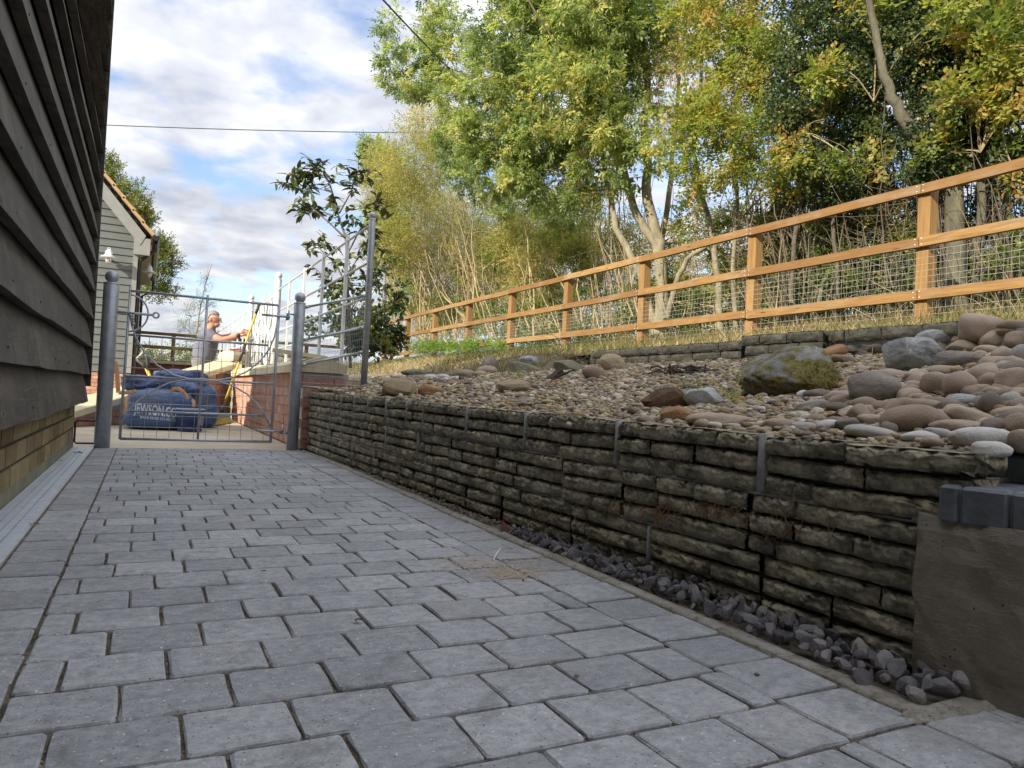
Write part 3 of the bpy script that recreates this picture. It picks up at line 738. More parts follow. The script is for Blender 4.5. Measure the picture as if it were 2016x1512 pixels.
# bed of mortar under the top tier and patches lower down
def bed(s0, s1, k, hh, mbx):
    n = max(4, int((s1 - s0) / 0.05)); vs = []
    for i in range(n + 1):
        s = s0 + (s1 - s0) * i / n; z = topz(s) / 3 * k; e = 0.004 * mnoise.noise(Vector((s * 14, k, 0))); ta = min(1, min(i, n - i) / 2)
        w = hh * (0.55 + 0.45 * mnoise.noise(Vector((s * 9, k * 5, 2)))) * ta + 0.001
        vs += [wall_pt(s, -0.05, z + w), wall_pt(s, -0.016 + e, z + w * .9), wall_pt(s, -0.010 + e, z - w * .4), wall_pt(s, -0.05, z - w)]
    mbx.add(vs, [(i * 4 + j, i * 4 + j + 1, (i + 1) * 4 + j + 1, (i + 1) * 4 + j) for i in range(n) for j in range(3)])
bed(0.05, 4.4, 2, 0.012, strips); bed(2.2, 4.2, 1, 0.010, strips); bed(0.5, 0.95, 1, 0.008, strips); bed(1.1, 1.5, 1, 0.006, strips)
part('mortar_joint', strips, MT['mortar'], wall, True)
pale = MB(); bed(2.4, 4.25, 1, 0.014, pale); pale.v = [(q[0] - .004, q[1], q[2]) for q in pale.v]
part('smeared_pale_mortar', pale, MT['mortar_pale'], wall, True)
mb = MB(); a = wall_pt(0.03, -0.024, 0); b = wall_pt(L_W, -0.024, 0); dd = nrm * -0.075
mb.add([a + Vector((0, 0, -.05)), b + Vector((0, 0, -.05)), b + dd + Vector((0, 0, -.05)), a + dd + Vector((0, 0, -.05)), a + Vector((0, 0, topz(0) - .012)), b + Vector((0, 0, topz(L_W) - .012)), b + dd + Vector((0, 0, topz(L_W) - .012)), a + dd + Vector((0, 0, topz(0) - .012))], [(0, 3, 2, 1), (4, 5, 6, 7), (0, 1, 5, 4), (1, 2, 6, 5), (2, 3, 7, 6), (3, 0, 4, 7)])
part('backing', mb, M_simple('wall_core', (.05, .048, .042), (.10, .095, .083), 20, 1.0), wall)
# dry rust-brown moss and grass clinging to the joints
mb = MB(); rm = random.Random(3)
for s, k, n_ in ((.55, 5, 34), (.72, 4, 44), (.40, 5, 26), (.9, 4, 30), (1.25, 2, 26), (.3, 6, 14), (3.3, 2, 10), (2.9, 3, 8), (1.9, 1, 12)):
    for _ in range(n_):
        ss = s + rm.gauss(0, .055); z = topz(ss) / NC * k + rm.gauss(0, .012); p = wall_pt(ss, -0.004, z)
        q = p + Vector((nrm.x * rm.uniform(.004, .02), rm.gauss(0, .012), rm.gauss(-.012, .012)))
        r2 = q + Vector((nrm.x * rm.uniform(0, .008), rm.gauss(0, .012), -rm.uniform(.004, .02)))
        mb.tube([p, q, r2], [.0009, .0008, .0003], 3, False)
o = part('dry_moss', mb, M_simple('dry_moss', (0.14, 0.075, 0.03), (0.25, 0.15, 0.06), 20, 1.0), wall); o['kind'] = 'stuff'

# ------------------------------------------------------------------ dark crushed stone between the paving and the wall
strip_mb = MB(); ns = 50; vs = []
for k in range(ns + 1):
    y = 0.66 + 4.5 * k / ns; vs += [(XE + .03, y, -.014), (wall_x(y) + .04, y, -.008)]
strip_mb.add(vs, [(2 * k, 2 * k + 1, 2 * k + 3, 2 * k + 2) for k in range(ns)])
cst = part('stone_strip', strip_mb, MT['dirt']); tag(cst, kind='structure')
crm = [blob('stone', 2, 60 + k, 0.3, 1.1, 1.0, 0.03, 2.0, .42, .74) for k in range(12)]
for me in crm: me.polygons.foreach_set('use_smooth', [False] * len(me.polygons))
rc = random.Random(17); cnt = 0
y = 0.695
small = MB()
while y < 2.7:
    w = wall_x(y) - 0.004 - (XE + .040)
    sz = 0.0175 if y < 1.6 else 0.015
    x = XE + .046
    while x < XE + .040 + w:
        s = sz * rc.choice([.5, .65, .8, 1.0, 1.2]) * rc.uniform(.9, 1.1) * (1 if y < 1.9 else .8)
        zz_ = s * .45 + rc.uniform(-.004, .010) + (0.014 * rc.random() if y < 1.5 else 0)
        if cnt < 290:
            put('stone', rc.choice(crm), MT['crushed'], cst, (x, y + rc.uniform(-.008, .008), zz_), (rc.uniform(0, 6), rc.uniform(0, 6), rc.uniform(0, 6)), (s * rc.uniform(.9, 1.25), s * rc.uniform(.8, 1.05), s * rc.uniform(.6, .9)))
            cnt += 1
        x += s * 1.55
    y += sz * 1.5
V4, F4 = icosphere(1)
n_ = 900
yy = rng.uniform(1.9, 5.15, n_); ww = np.array([max(0.004, wall_x(q) - .006 - (XE + .040)) for q in yy])
P = np.stack([XE + .042 + ww * rng.uniform(0, 1, n_), yy, rng.uniform(-.006, .004, n_)], 1)
V, F = inst(V4 * np.array([1, .8, .6]), F4, P, rotmats(n_), rng.uniform(.004, .009, n_))
o = put('small_gravel', npmesh('small_gravel', V, F), M_simple('dusty_gravel', (0.13, 0.11, 0.085), (0.28, 0.24, 0.18), 60, 1.0), cst); o['kind'] = 'stuff'

# ------------------------------------------------------------------ rendered pier with blue-black brick coping
pier = thing('rendered_pier', (1.25, 0.67, 0), 'brown rendered pier with blue-black brick coping at the near wall end', 'pier')
pr = Matrix.Rotation(R(4), 3, 'Z')
def jag_box(c, d, rot, n=14, amp=0.006, seed=1):
    # box whose left face and edges are roughly trowelled
    mb = MB(); x, y_, z = d[0] / 2, d[1] / 2, d[2] / 2
    vs = []; m_ = n
    for j in range(m_ + 1):
        for i in range(n + 1):
            yy_ = -y_ + 2 * y_ * i / n; z_ = -z + 2 * z * j / m_
            e = 1 if 0 < i < n and 0 < j < m_ else .6
            xx = -x + amp * mnoise.noise(Vector((yy_ * 12 + seed, z_ * 9, seed))) * e + amp * .6 * mnoise.noise(Vector((yy_ * 40 + seed, z_ * 30, seed)))
            if i == n: yy_ += 0.010 * mnoise.noise(Vector((z_ * 18, seed, 4))) + .004 * mnoise.noise(Vector((z_ * 60, seed, 4)))
            if j == m_: z_ += .006 * mnoise.noise(Vector((yy_ * 22, seed, 8))) + .003 * mnoise.noise(Vector((yy_ * 70, seed, 8))); xx += .006
            if i == n: xx += .004
            vs.append((xx, yy_, z_))
    fs = [(j * (n + 1) + i, (j + 1) * (n + 1) + i, (j + 1) * (n + 1) + i + 1, j * (n + 1) + i + 1) for j in range(m_) for i in range(n)]
    b = len(vs); N1 = n + 1
    vs += [(x, vs[0][1], -z), (x, vs[n][1], -z), (x, vs[m_ * N1 + n][1], z), (x, vs[m_ * N1][1], z)]
    fs += [tuple([b, b + 1] + list(range(n, -1, -1))), tuple([b + 2, b + 3] + [m_ * N1 + i for i in range(N1)]), tuple([b + 3, b] + [j * N1 for j in range(m_ + 1)]), tuple([b + 1, b + 2] + [j * N1 + n for j in range(m_, -1, -1)]), (b, b + 3, b + 2, b + 1)]
    return mb.add([rot @ Vector(q) + Vector(c) for q in vs], fs)
part('rendered_face', jag_box((1.255, 0.668, 0.115), (0.21, 0.222, 0.30), pr), MT['render'], pier, False)
part('pier_core', MB().box((1.32, .80, .12), (.20, .10, .42), pr), MT['mortar'], pier)
part('rough_footing', jag_box((1.30, 0.543, 0.05), (0.19, 0.055, 0.25), Matrix.Rotation(R(3), 3, 'Z'), 10, 0.016, 5), M_simple('broken_concrete', (0.10, 0.092, 0.082), (0.21, 0.19, 0.165), 24, 1.0, bump=1.0, bd=0.014), pier)
fb = blob('mortar_fillet', 3, 4, .25, 2)
fbm = MB().add([(1.186 + q.co.x * .022, .775 + q.co.y * .03, .262 + q.co.z * .03) for q in fb.vertices], [tuple(p.vertices) for p in fb.polygons])
part('mortar_fillet', fbm, MT['mortar'], pier, True)
def chamfer_box(c, d, rot, ch=0.004, seed=0):
    r = random.Random(seed); mb = MB(); vs = []
    for sx in (-1, 1):
        for sy in (-1, 1):
            for sz in (-1, 1):
                for ax in range(3):
                    q = [sx * d[0] / 2, sy * d[1] / 2, sz * d[2] / 2]; q2 = [v - math.copysign(ch, v) for v in q]; q2[ax] = q[ax]
                    vs.append(rot @ Vector([v + r.uniform(-.0006, .0006) for v in q2]) + Vector(c))
    bm = bmesh.new()
    for v in vs: bm.verts.new(v)
    bmesh.ops.convex_hull(bm, input=bm.verts)
    bm.verts.index_update(); out = ([v.co.copy() for v in bm.verts], [tuple(v.index for v in f.verts) for f in bm.faces]); bm.free()
    return mb.add(*out)
cr = Matrix.Rotation(R(14), 3, 'Z')
c0 = Vector((1.140, 0.735, 0.290)); du = cr @ Vector((1, 0, 0)); dv = cr @ Vector((0, -1, 0))
yo = 0.0
for k, w in enumerate((0.030, 0.068, 0.068, 0.068, 0.068)):
    cc = c0 + du * 0.215 + dv * (yo + w / 2); part('coping_brick', chamfer_box(cc, (0.43, w - 0.002, 0.060), cr, 0.005, k), MT['blue_brick'], pier); yo += w
part('coping_brick', chamfer_box((1.475, .815, .338), (.24, .13, .055), Matrix.Rotation(R(14), 3, 'Z'), .005, 77), M_simple('worn_blue_brick', (.22, .235, .26), (.34, .355, .375), 18, .8, bump=.4), pier)
part('coping_bed', MB().box(c0 + du * .218 + dv * .15 - Vector((0, 0, .0)), (0.422, 0.296, 0.046), cr), MT['mortar'], pier)
rp = random.Random(4)
for k in range(16):
    pass
# ------------------------------------------------------------------ drain channel with galvanised grating
drain = thing('drain_channel', (-0.323, 2.9, 0), 'long galvanised slotted drain grating along the foot of the black barn', 'drain')
xa, xb = -0.382, DR
part('channel_edge', MB().box((DR - .004, 2.9, -.02), (.008, 4.7, .043)).box((xa + .004, 2.9, -.02), (.008, 4.7, .043)), M_simple('pale_channel', (.42, .43, .44), (.55, .56, .57), 12, .6), drain)
part('channel_bed', MB().box(((xa + xb) / 2, 2.9, -.04), (.10, 4.69, .01)), MT['core'], drain)
yg = 0.56
while yg < 5.2:
    y1 = min(yg + 1.0, 5.25); mb = MB()
    segs = [xa + .009, xa + .026, xa + .030, xa + .050, xa + .054, xa + .074, xa + .078, xb - .009]
    for q in range(0, 8, 2): mb.box(((segs[q] + segs[q + 1]) / 2, (yg + y1) / 2, -.002), (segs[q + 1] - segs[q], y1 - yg - .004, .004))
    yb = yg + .01
    while yb < y1 - .01:
        for q in (1, 3, 5): mb.box(((segs[q] + segs[q + 1]) / 2, yb, -.0025), (segs[q + 1] - segs[q] + .002, .008, .003))
        yb += .026
    part('grating', mb, MT['galv_grate'], drain); yg = y1

# ------------------------------------------------------------------ black barn on the left
barn = thing('black_barn', (-0.40, 2.0, 0), 'black weatherboarded barn on a buff brick plinth along the left of the path', 'barn')
XP = -0.385; YE = 5.33
mb = MB().box((-2.9, 1.4, 1.69), (5.02, 7.84, 3.42))
part('wall_core', mb, MT['core'], barn)
mb = MB().add([(-.29, -2.55, 3.56), (-.29, 5.42, 3.56), (-2.9, 5.42, 4.05), (-2.9, -2.55, 4.05), (-5.7, -2.55, 3.56), (-5.7, 5.42, 3.56), (-.29, -2.55, 3.47), (-.29, 5.42, 3.47), (-2.9, 5.42, 3.96), (-2.9, -2.55, 3.96), (-5.7, -2.55, 3.47), (-5.7, 5.42, 3.47)],
   [(0, 1, 2, 3), (3, 2, 5, 4), (6, 9, 8, 7), (9, 10, 11, 8), (0, 6, 7, 1), (4, 5, 11, 10), (1, 7, 8, 2), (2, 8, 11, 5), (0, 3, 9, 6), (3, 4, 10, 9)])
part('roof', mb, M_simple('slate', (.05, .05, .055), (.09, .09, .1), 3, .7), barn)
EXPO = 0.175
for k in range(18):
    zb = 0.285 + EXPO * k + rnd.uniform(-.006, .006); mb = MB(); n = 46; vs = []
    yend = YE + rnd.uniform(-.012, .012)
    wv = rnd.uniform(0, 50)
    for i in range(n + 1):
        y = -2.4 + (yend + 2.4) * i / n
        wob = 0.010 * mnoise.noise(Vector((y * 1.3 + wv, k, 0))) + 0.004 * mnoise.noise(Vector((y * 5 + wv, k, 2)))
        bow = 0.004 * mnoise.noise(Vector((y * 1.1 + wv, k, 7)))
        xb_, xt = -0.318 + bow, -0.366
        zlo = zb + wob; zhi = zb + EXPO + 0.03
        vs += [(xb_, y, zlo), (xb_ * .5 + xt * .5 + .003, y, (zlo + zhi) / 2), (xt, y, zhi), (xt - .012, y, zhi), (xb_ - .034, y, zlo + .003)]
    fs = [(i * 5 + j, (i + 1) * 5 + j, (i + 1) * 5 + (j + 1) % 5, i * 5 + (j + 1) % 5) for i in range(n) for j in range(5)]
    fs += [(0, 1, 2, 3, 4), tuple(n * 5 + j for j in (4, 3, 2, 1, 0))]
    mb.add(vs, fs); part('board', mb, MT['black_timber'], barn)
nl = MB()
for k in range(18):
    for q in range(14):
        nl.lathe([(.004, -.001), (.004, .001)], 6, (0, 0, 0)); 
        for w_ in range(12): v = nl.v[-12 + w_]; nl.v[-12 + w_] = (-0.3255 + v[2] * 1.5, -2.2 + .56 * q + v[0] + .01 * (k % 3), .285 + EXPO * k + .035 + v[1])
o = part('nails', nl, MT['iron'], barn); o['kind'] = 'stuff'
part('corner_board', MB().box((-.36, 5.354, 1.88), (.093, .022, 3.0)), MT['black_timber'], barn)
bk = MB().box((0, 0, 0), (.018, .214, .064)).mesh('brick')
for r_ in range(3):
    z = 0.052 + 0.076 * r_ + .033; y = 1.2 + (0.112 if r_ % 2 else 0)
    while y < 5.24:
        put('brick', bk, MT['buff_brick'], barn, Vector((XP - .006 + rnd.uniform(-.0015, .0015), y, z)) - barn.location); y += 0.225
    part('mortar_bed', MB().box((XP - .02, 2.0, z), (.026, 6.6, .0755)), M_simple('plinth_mortar', (.17, .15, .095), (.27, .24, .16), 18, .95), barn)
part('plinth_footing', MB().box((XP - .03, 2.0, .02), (.06, 6.62, .06)), M_simple('plinth_concrete', (.15, .135, .085), (.25, .225, .15), 9, .95), barn)
for r_ in range(3):
    for q in range(6):
        put('brick', bk, MT['buff_brick'], barn, Vector((XP - .13 - .225 * q, 5.312, .085 + .076 * r_)) - barn.location, (0, 0, R(90)))
# unseen block added behind the camera, meant to shade the right-hand trees
shade_wing = thing('added_shade_wing', (-4.4, -6, 0), 'tall black block added out of view behind the camera to cast shade', 'barn')
part('wall', MB().box((-4.4, -6.0, 3.1), (6.4, 6.0, 6.2)), MT['black_timber'], shade_wing)
part('roof', MB().prism([(-3.4, 0), (0, 1.9), (3.4, 0)], (-4.4, -9.1, 6.2), (-4.4, -2.9, 6.2)), M_simple('slate_wing', (.05, .05, .055), (.09, .09, .1), 3, .7), shade_wing)

# ------------------------------------------------------------------ metal gate and its posts
YG = 5.24
def round_post(name, x, y, z0, z1, r, label, mat, ball=0.036, group=None):
    o = thing(name, (x, y, z0), label, 'post', group)
    part('shaft', MB().lathe([(r, z0), (r, z1 - .012), (r * .97, z1 - .010), (r * 1.02, z1 - .006), (r * 1.02, z1 + .003), (r * .55, z1 + .008)], 20, (x, y, 0)), mat, o, True)
    part('ball_finial', MB().sphere((x, y, z1 + ball * 1.02), ball, 18, 12), mat, o, True)
    return o
pl = round_post('gate_post', -0.226, YG, -0.02, 1.035, 0.045, 'thick grey galvanised gate post with ball top beside the black barn corner', MT['galv'], 0.040, 'gate posts')
pr_ = round_post('gate_post', 0.935, YG, -0.02, 1.030, 0.039, 'grey galvanised gate post with ball top beside the brick wall end', MT['galv'], 0.038, 'gate posts')
part('hoop', MB().tube([(-.27, YG, .165), (-.365, YG, .165), (-.376, YG, .155), (-.376, YG, .035), (-.365, YG, .025), (-.265, YG, .025)], .006, 8), MT['iron'], pl)
gate = thing('garden_gate', (0.33, YG, 0.055), 'grey metal garden gate with wire mesh and curved bars closing the path', 'gate')
def bar(mb, a, b, r=0.0075, n=8): return mb.tube([a, b], r, n)
GL, GR = -0.128, 0.790
for nm, p, q, r in (('stile', (GL, YG, .055), (GL + .008, YG, 1.03), .0085), ('stile', (GR, YG, .05), (GR + .006, YG, 1.00), .0095),
                    ('rail', (GL, YG, 1.0), (GR, YG, 1.0), .0085), ('rail', (GL + .01, YG, .72), (GR - .05, YG, .718), .0075), ('rail', (GL, YG, .456), (GR, YG, .455), .0075),
                    ('rail', (GL + .04, YG, .235), (GR - .05, YG, .234), .007), ('rail', (GL, YG, .058), (GR, YG, .055), .0095), ('centre_bar', (.326, YG, .055), (.336, YG, 1.02), .008)):
    part(nm, bar(MB(), p, q, r), MT['galv'], gate, True)
up_arc = [(-.112, .845), (-.10, .78), (-.075, .71), (-.02, .615), (.06, .535), (.16, .478), (.26, .457), (.33, .452), (.42, .458), (.52, .482), (.61, .53), (.69, .605), (.745, .69), (.775, .78), (.786, .87)]
part('curved_bar', MB().tube([(x, YG - .006, z) for x, z in up_arc], .0055, 8), MT['galv'], gate, True)
lo_arc = [(-.135, .165), (-.10, .225), (-.04, .30), (.04, .37), (.13, .425), (.23, .455), (.33, .462), (.43, .455), (.53, .425), (.62, .375), (.69, .31), (.745, .235), (.782, .15)]
part('curved_bar', MB().tube([(x, YG - .006, z) for x, z in lo_arc], .0055, 8), MT['galv'], gate, True)
arc = [(GL + .005 + .112 * math.sin(math.pi * k / 14), YG, .858 + .118 * math.cos(math.pi * k / 14)) for k in range(15)]
part('half_ring', MB().tube(arc, .0055, 8), MT['galv'], gate, True)
mb = MB(); x = GL + .06
while x < GR - .02: mb.tube([(x, YG + .006, .06), (x, YG + .006, .716)], .0016, 4); x += .0735
z = .06 + .075
while z < .71: mb.tube([(GL + .01, YG + .008, z), (GR - .01, YG + .008, z)], .0016, 4); z += .0755
part('wire_mesh', mb, MT['wire'], gate)
part('hinge_pin', MB().tube([(-.185, YG - .01, .858), (.02, YG - .012, .857)], .0085, 10), MT['galv'], gate, True)
part('hinge_eye', MB().tube([(.035 + .017 * math.cos(2 * math.pi * k / 14), YG - .012, .857 + .017 * math.sin(2 * math.pi * k / 14)) for k in range(15)], .006, 8, False), MT['galv'], gate, True)
mb = MB(); 
for k in range(4): mb.sphere((GL + .03 + .002 * k, YG - .016, .84 - .017 * k), .009 + .003 * (k == 3), 10, 8)
part('chain_ball', mb, MT['galv'], gate, True)
def latch(z, x0):
    mb = MB().tube([(x0, YG - .008, z), (.872, YG - .008, z)], .008, 10).tube([(.862, YG - .008, z - .02), (.862, YG - .008, z + .045)], .0065, 8)
    return mb
part('slide_bolt', latch(.925, .685), MT['galv'], gate, True)
part('slide_bolt', latch(.128, .70), MT['galv'], gate, True)
part('keeper', MB().tube([(.90, YG - .004, .945), (.852, YG - .004, .948), (.850, YG - .004, .90)], .007, 8), MT['galv'], pr_, True)
part('keeper', MB().tube([(.90, YG - .004, .118), (.845, YG - .004, .116)], .009, 8), MT['galv'], pr_, True)

# tall corner post and the short mesh panel that joins it to the gate post
tp = round_post('tall_fence_post', 1.420, YG, 0.40, 1.700, 0.0235, 'tall slim grey post with small ball top at the corner of the metal fence', MT['galv'], 0.027)
panel = thing('mesh_side_panel', (1.18, YG, 0.44), 'short panel of rising grey rails and wire mesh between gate post and tall corner post', 'fence panel')
for z0, z1 in ((1.003, 1.138), (.772, .902), (.596, .724)):
    part('rail', MB().tube([(.965, YG, z0), (1.41, YG, z1)], .0085, 10), MT['galv'], panel, True)
    part('collar', MB().tube([(1.372, YG, z1 - .011), (1.402, YG, z1 - .002)], .0125, 10), MT['galv'], panel, True)
    part('collar', MB().tube([(.972, YG, z0 + .002), (1.0, YG, z0 + .010)], .012, 10), MT['galv'], panel, True)
part('rail', MB().tube([(.965, YG, .448), (1.27, YG, .440)], .0075, 10), MT['galv'], panel, True)
mb = MB(); x = 1.0
while x < 1.40:
    zt = .596 + (x - .965) * .288; mb.tube([(x, YG + .004, .43), (x, YG + .004, zt)], .0014, 4); x += .058
for z in (.475, .53, .585, .64, .69):
    xa_ = max(.97, .965 + (z - .596) / .288); mb.tube([(xa_, YG + .004, z), (1.40, YG + .004, z)], .0014, 4)
part('wire_mesh', mb, MT['wire'], panel)

# ------------------------------------------------------------------ white estate fence running away behind the brick wall
XF = 1.42
ef = thing('estate_fence', (XF, 12.5, 0.5), 'pale galvanised estate fence with flat uprights and five rails running away above the brick wall', 'fence')
ups = [5.97, 6.87, 7.77, 8.65]
ups2 = [13.05, 13.85, 14.7, 15.55, 16.4, 17.25, 18.1, 18.95, 19.8, 20.65, 21.5]
fb_ = MB().box((0, 0, .60), (.022, .042, 1.2)).tube([(-.006, 0, 1.185), (.006, 0, 1.185)], .021, 10).mesh('upright')
for i, y in enumerate(ups + ups2): put('upright', fb_, MT['galv_new'], ef, Vector((XF, y, .505)) - ef.location)
RZ = (1.665, 1.385, 1.13, .915, .72)
for z in RZ:
    part('rail', MB().tube([(XF, YG, z), (XF, 9.50, z)], .0095, 8), MT['galv_new'], ef, True)
    part('rail', MB().tube([(XF, 12.2, z), (XF, 22, z)], .0095, 8), MT['galv_new'], ef, True)
mb = MB(); y = 5.3
while y < 9.45: mb.tube([(XF + .012, y, .52), (XF + .012, y, 1.13)], .0013, 3, False); y += .055
for k in range(11): mb.tube([(XF + .012, YG, .55 + .055 * k), (XF + .012, 9.45, .55 + .055 * k)], .0013, 3, False)
part('wire_mesh', mb, MT['wire'], ef)
fp1 = round_post('white_ball_post', XF, 9.52, .5, 1.80, .043, 'bright white ball topped post at the near side of the ornamental gate', MT['galv_new'], .046, 'white ball posts')
fp2 = round_post('white_ball_post', XF, 12.17, .5, 1.80, .043, 'bright white ball topped post at the far side of the ornamental gate', MT['galv_new'], .046, 'white ball posts')
og = thing('ornamental_gate', (XF, 10.85, .6), 'white ornamental double gate with large rings in the estate fence', 'gate')
for z in (1.62, 1.18, .72): part('rail', MB().tube([(XF, 9.6, z), (XF, 12.1, z)], .010, 8), MT['galv_new'], og, True)
for y in (9.68, 10.2, 10.76, 10.92, 11.5, 12.04): part('upright', MB().box((XF, y, 1.18), (.010, .04, 1.06)), MT['galv_new'], og)
def ring(y, z, ry, rz): return MB().tube([(XF + .004, y + ry * math.cos(2 * math.pi * k / 26), z + rz * math.sin(2 * math.pi * k / 26)) for k in range(27)], .0125, 6, False)
for y in (10.22, 11.48):
    part('ring', ring(y, 1.40, .26, .21), MT['galv_new'], og, True); part('ring', ring(y, .95, .26, .22), MT['galv_new'], og, True)
for y in (10.6, 11.1): part('scroll', ring(y, 1.50, .10, .10), MT['galv_new'], og, True)
part('drop_bolt', MB().tube([(XF - .03, 10.84, .62), (XF - .03, 10.84, 1.28)], .018, 8), MT['galv_new'], og, True)
tag(solo('fence_tag', MB().box((XF - .05, 12.1, 1.20), (.02, .05, .07)), MT['white_paint'], 'small white gate tag on the far white ball post', 'tag'))

# ------------------------------------------------------------------ red brick wall with cream coping, and the raking wall behind the bags
bw = thing('brick_wall', (1.1, 7.6, 0), 'red brick wall with level cream coping running back from the right gate post', 'wall')
BX = 1.0
rb = MB().box((0, 0, 0), (.018, .2155, .065)).mesh('brick')
rbs = MB().box((0, 0, 0), (.018, .065, .105)).mesh('brick')
for r_ in range(6):
    y = 5.36 + (.1125 if r_ % 2 else 0) + .108
    while y < 9.95:
        put('brick', rb, MT['red_brick'], bw, Vector((BX + .009 + rnd.uniform(-.001, .001), y, .0375 + .0735 * r_)) - bw.location); y += .2255
y = 5.39
while y < 10.0:
    put('brick', rbs, MT['red_brick'], bw, Vector((BX + .009, y, .497)) - bw.location); y += .0745
rbe = MB().box((0, 0, 0), (.2155, .018, .065)).mesh('brick')
for r_ in range(7):
    for q in range(2):
        put('brick', rbe, MT['red_brick'], bw, Vector((BX + .11 + .2255 * q - (.11 if r_ % 2 else 0) * (q > 0), 5.322, .0375 + .0735 * r_)) - bw.location)
part('mortar', MB().box((BX + .17, 7.66, .275), (.322, 4.66, .55)), M_simple('wall_mortar', (.40, .36, .30), (.52, .47, .40), 16, .95), bw)
cp = [(-.17, -.045), (.17, -.045), (.17, .012), (.155, .022), (.14, .026), (0, .075), (-.14, .026), (-.155, .022), (-.17, .012)]
y = 5.285
while y < 10.0:
    y1 = min(y + .60, 10.12); part('coping', MB().prism(cp, (BX + .13, y, .598), (BX + .13, y1 - .008, .598)), MT['coping'], bw); y = y1
solo('loose_coping_slab', MB().box((1.02, 5.60, .690), (.26, .34, .030), Euler((.08, .06, .4)).to_matrix()), MT['coping'], 'loose grey coping slab lying on the wall top behind the gate post', 'slab')
rw_ = thing('raking_wall', (.2, 8.9, 0), 'red brick wall with a sloping cream coping rising from left to right behind the blue bags', 'wall')
A, B = Vector((-.62, 7.42, 0)), Vector((1.0, 10.18, 0)); rd = (B - A).normalized(); rl = (B - A).length; rn = Vector((rd.y, -rd.x, 0)); ra = math.atan2(rd.y, rd.x)
def rtop(s): return .06 + (.66 - .06) * s / rl
rq = MB().box((0, 0, 0), (.2155, .018, .065)).mesh('brick')
for r_ in range(9):
    s = .05 + (.11 if r_ % 2 else 0)
    while s < rl - .1:
        z = .0375 + .0735 * r_
        if z + .03 < rtop(s) + .01:
            p = A + rd * s + rn * (.004); put('brick', rq, MT['red_brick'], rw_, Vector((p.x, p.y, z)) - rw_.location, (0, 0, ra))
        s += .2255
mb = MB(); bk_ = -rn * .26
a0, b0 = A, B
v8 = []
for P_, off in ((A, 0), (B, 0)):
    for dn in (rn * 0, bk_):
        for z in (0, rtop(0 if P_ is A else rl) + .01): q = P_ + dn; v8.append((q.x, q.y, z))
mb.add(v8, [(0, 1, 5, 4), (2, 6, 7, 3), (0, 2, 3, 1), (4, 5, 7, 6), (1, 3, 7, 5)])
part('mortar', mb, M_simple('raking_mortar', (.40, .36, .30), (.52, .47, .40), 16, .95), rw_)
s = -.05
while s < rl:
    s1 = min(s + .62, rl + .02)
    p0 = A + rd * s - rn * .12; p1 = A + rd * (s1 - .01) - rn * .12
    part('coping', MB().prism(cp, (p0.x, p0.y, rtop(s) + .05), (p1.x, p1.y, rtop(s1) + .05)), MT['coping'], rw_); s = s1
cap = thing('coping_pier', (1.05, 10.75, 0), 'squat brick pier with a domed cream cap beside the standing man', 'pier')
pc = onX(458, 700, 1.02); pc = dep(457, 700, 10.75)
part('shaft', MB().box((pc.x, pc.y, .35), (.26, .26, .86)), MT['coping'], cap)
part('cap', MB().lathe([(.17, .80), (.19, .83), (.185, .89), (.12, .945), (.0, .96)], 4, (pc.x, pc.y, 0)), MT['coping'], cap)
solo('red_hand_tool', MB().box((pc.x + .02, pc.y - .02, .97), (.12, .03, .02)).tube([(pc.x + .05, pc.y - .02, .985), (pc.x + .2, pc.y - .04, .97)], .008, 6), MT['redtool'], 'small red handled tool lying on the domed pier cap', 'tool')
solo('pale_footing_kerb', MB().box((1.36, 5.62, .462), (.12, .62, .085)), MT['mortar_pale'], 'pale concrete kerb under the estate fence beside the tall post', 'kerb')

# ------------------------------------------------------------------ blue bulk bags, straps, bucket, shovel, broom
def sack(c, d, seed, nu=40, nv=20, sag=0.18, amp=0.05):
    V = []; r = random.Random(seed)
    for j in range(nv + 1):
        ph = -math.pi / 2 + math.pi * j / nv
        for i in range(nu):
            th = 2 * math.pi * i / nu
            x, y_, z = math.cos(th) * math.cos(ph), math.sin(th) * math.cos(ph), math.sin(ph)
            e = 5.0; L = (abs(x) ** e + abs(y_) ** e + abs(z) ** e) ** (1 / e); p = Vector((x, y_, z)) / max(L, 1e-6)
            w = mnoise.noise(p * 1.6 + Vector((seed, 0, 0))); f_ = mnoise.noise(Vector((p.x * 3 + seed, p.y * 3, p.z * 8))); f2 = mnoise.noise(Vector((p.x * 9 + seed, p.y * 9, p.z * 14)))
            k = 1 + amp * w + amp * .6 * f_ + amp * .35 * f2
            bul = 1 + sag * (1 - p.z) * .5 - sag * .5
            q = Vector((p.x * d[0] / 2 * k * bul, p.y * d[1] / 2 * k * bul, p.z * d[2] / 2 * (1 + amp * w * (p.z > 0) * 1.6 + .07 * f_ * (p.z > 0))))
            V.append(q + Vector(c))
    F = [(j * nu + i, j * nu + (i + 1) % nu, (j + 1) * nu + (i + 1) % nu, (j + 1) * nu + i) for j in range(nv) for i in range(nu)]
    return MB().add(V, F)
bagA = thing('blue_bulk_bag', (.24, 7.55, 0), 'blue bulk bag lettered in white lying in front of the other bag', 'bag', 'blue builders bags')
sa = sack((.125, 7.62, .18), (.58, .66, .37), 3, 64, 30, .14, .07); mbA = sa
baO = part('sack', sa, MT['bag'], bagA, True)
part('folded_flap', sack((.04, 7.66, .41), (.46, .44, .15), 8, 36, 14, .1, .17), MT['bag_dark'], bagA, True)
part('folded_flap', sack((.30, 7.66, .38), (.34, .40, .12), 18, 36, 14, .1, .2), MT['bag_dark'], bagA, True)
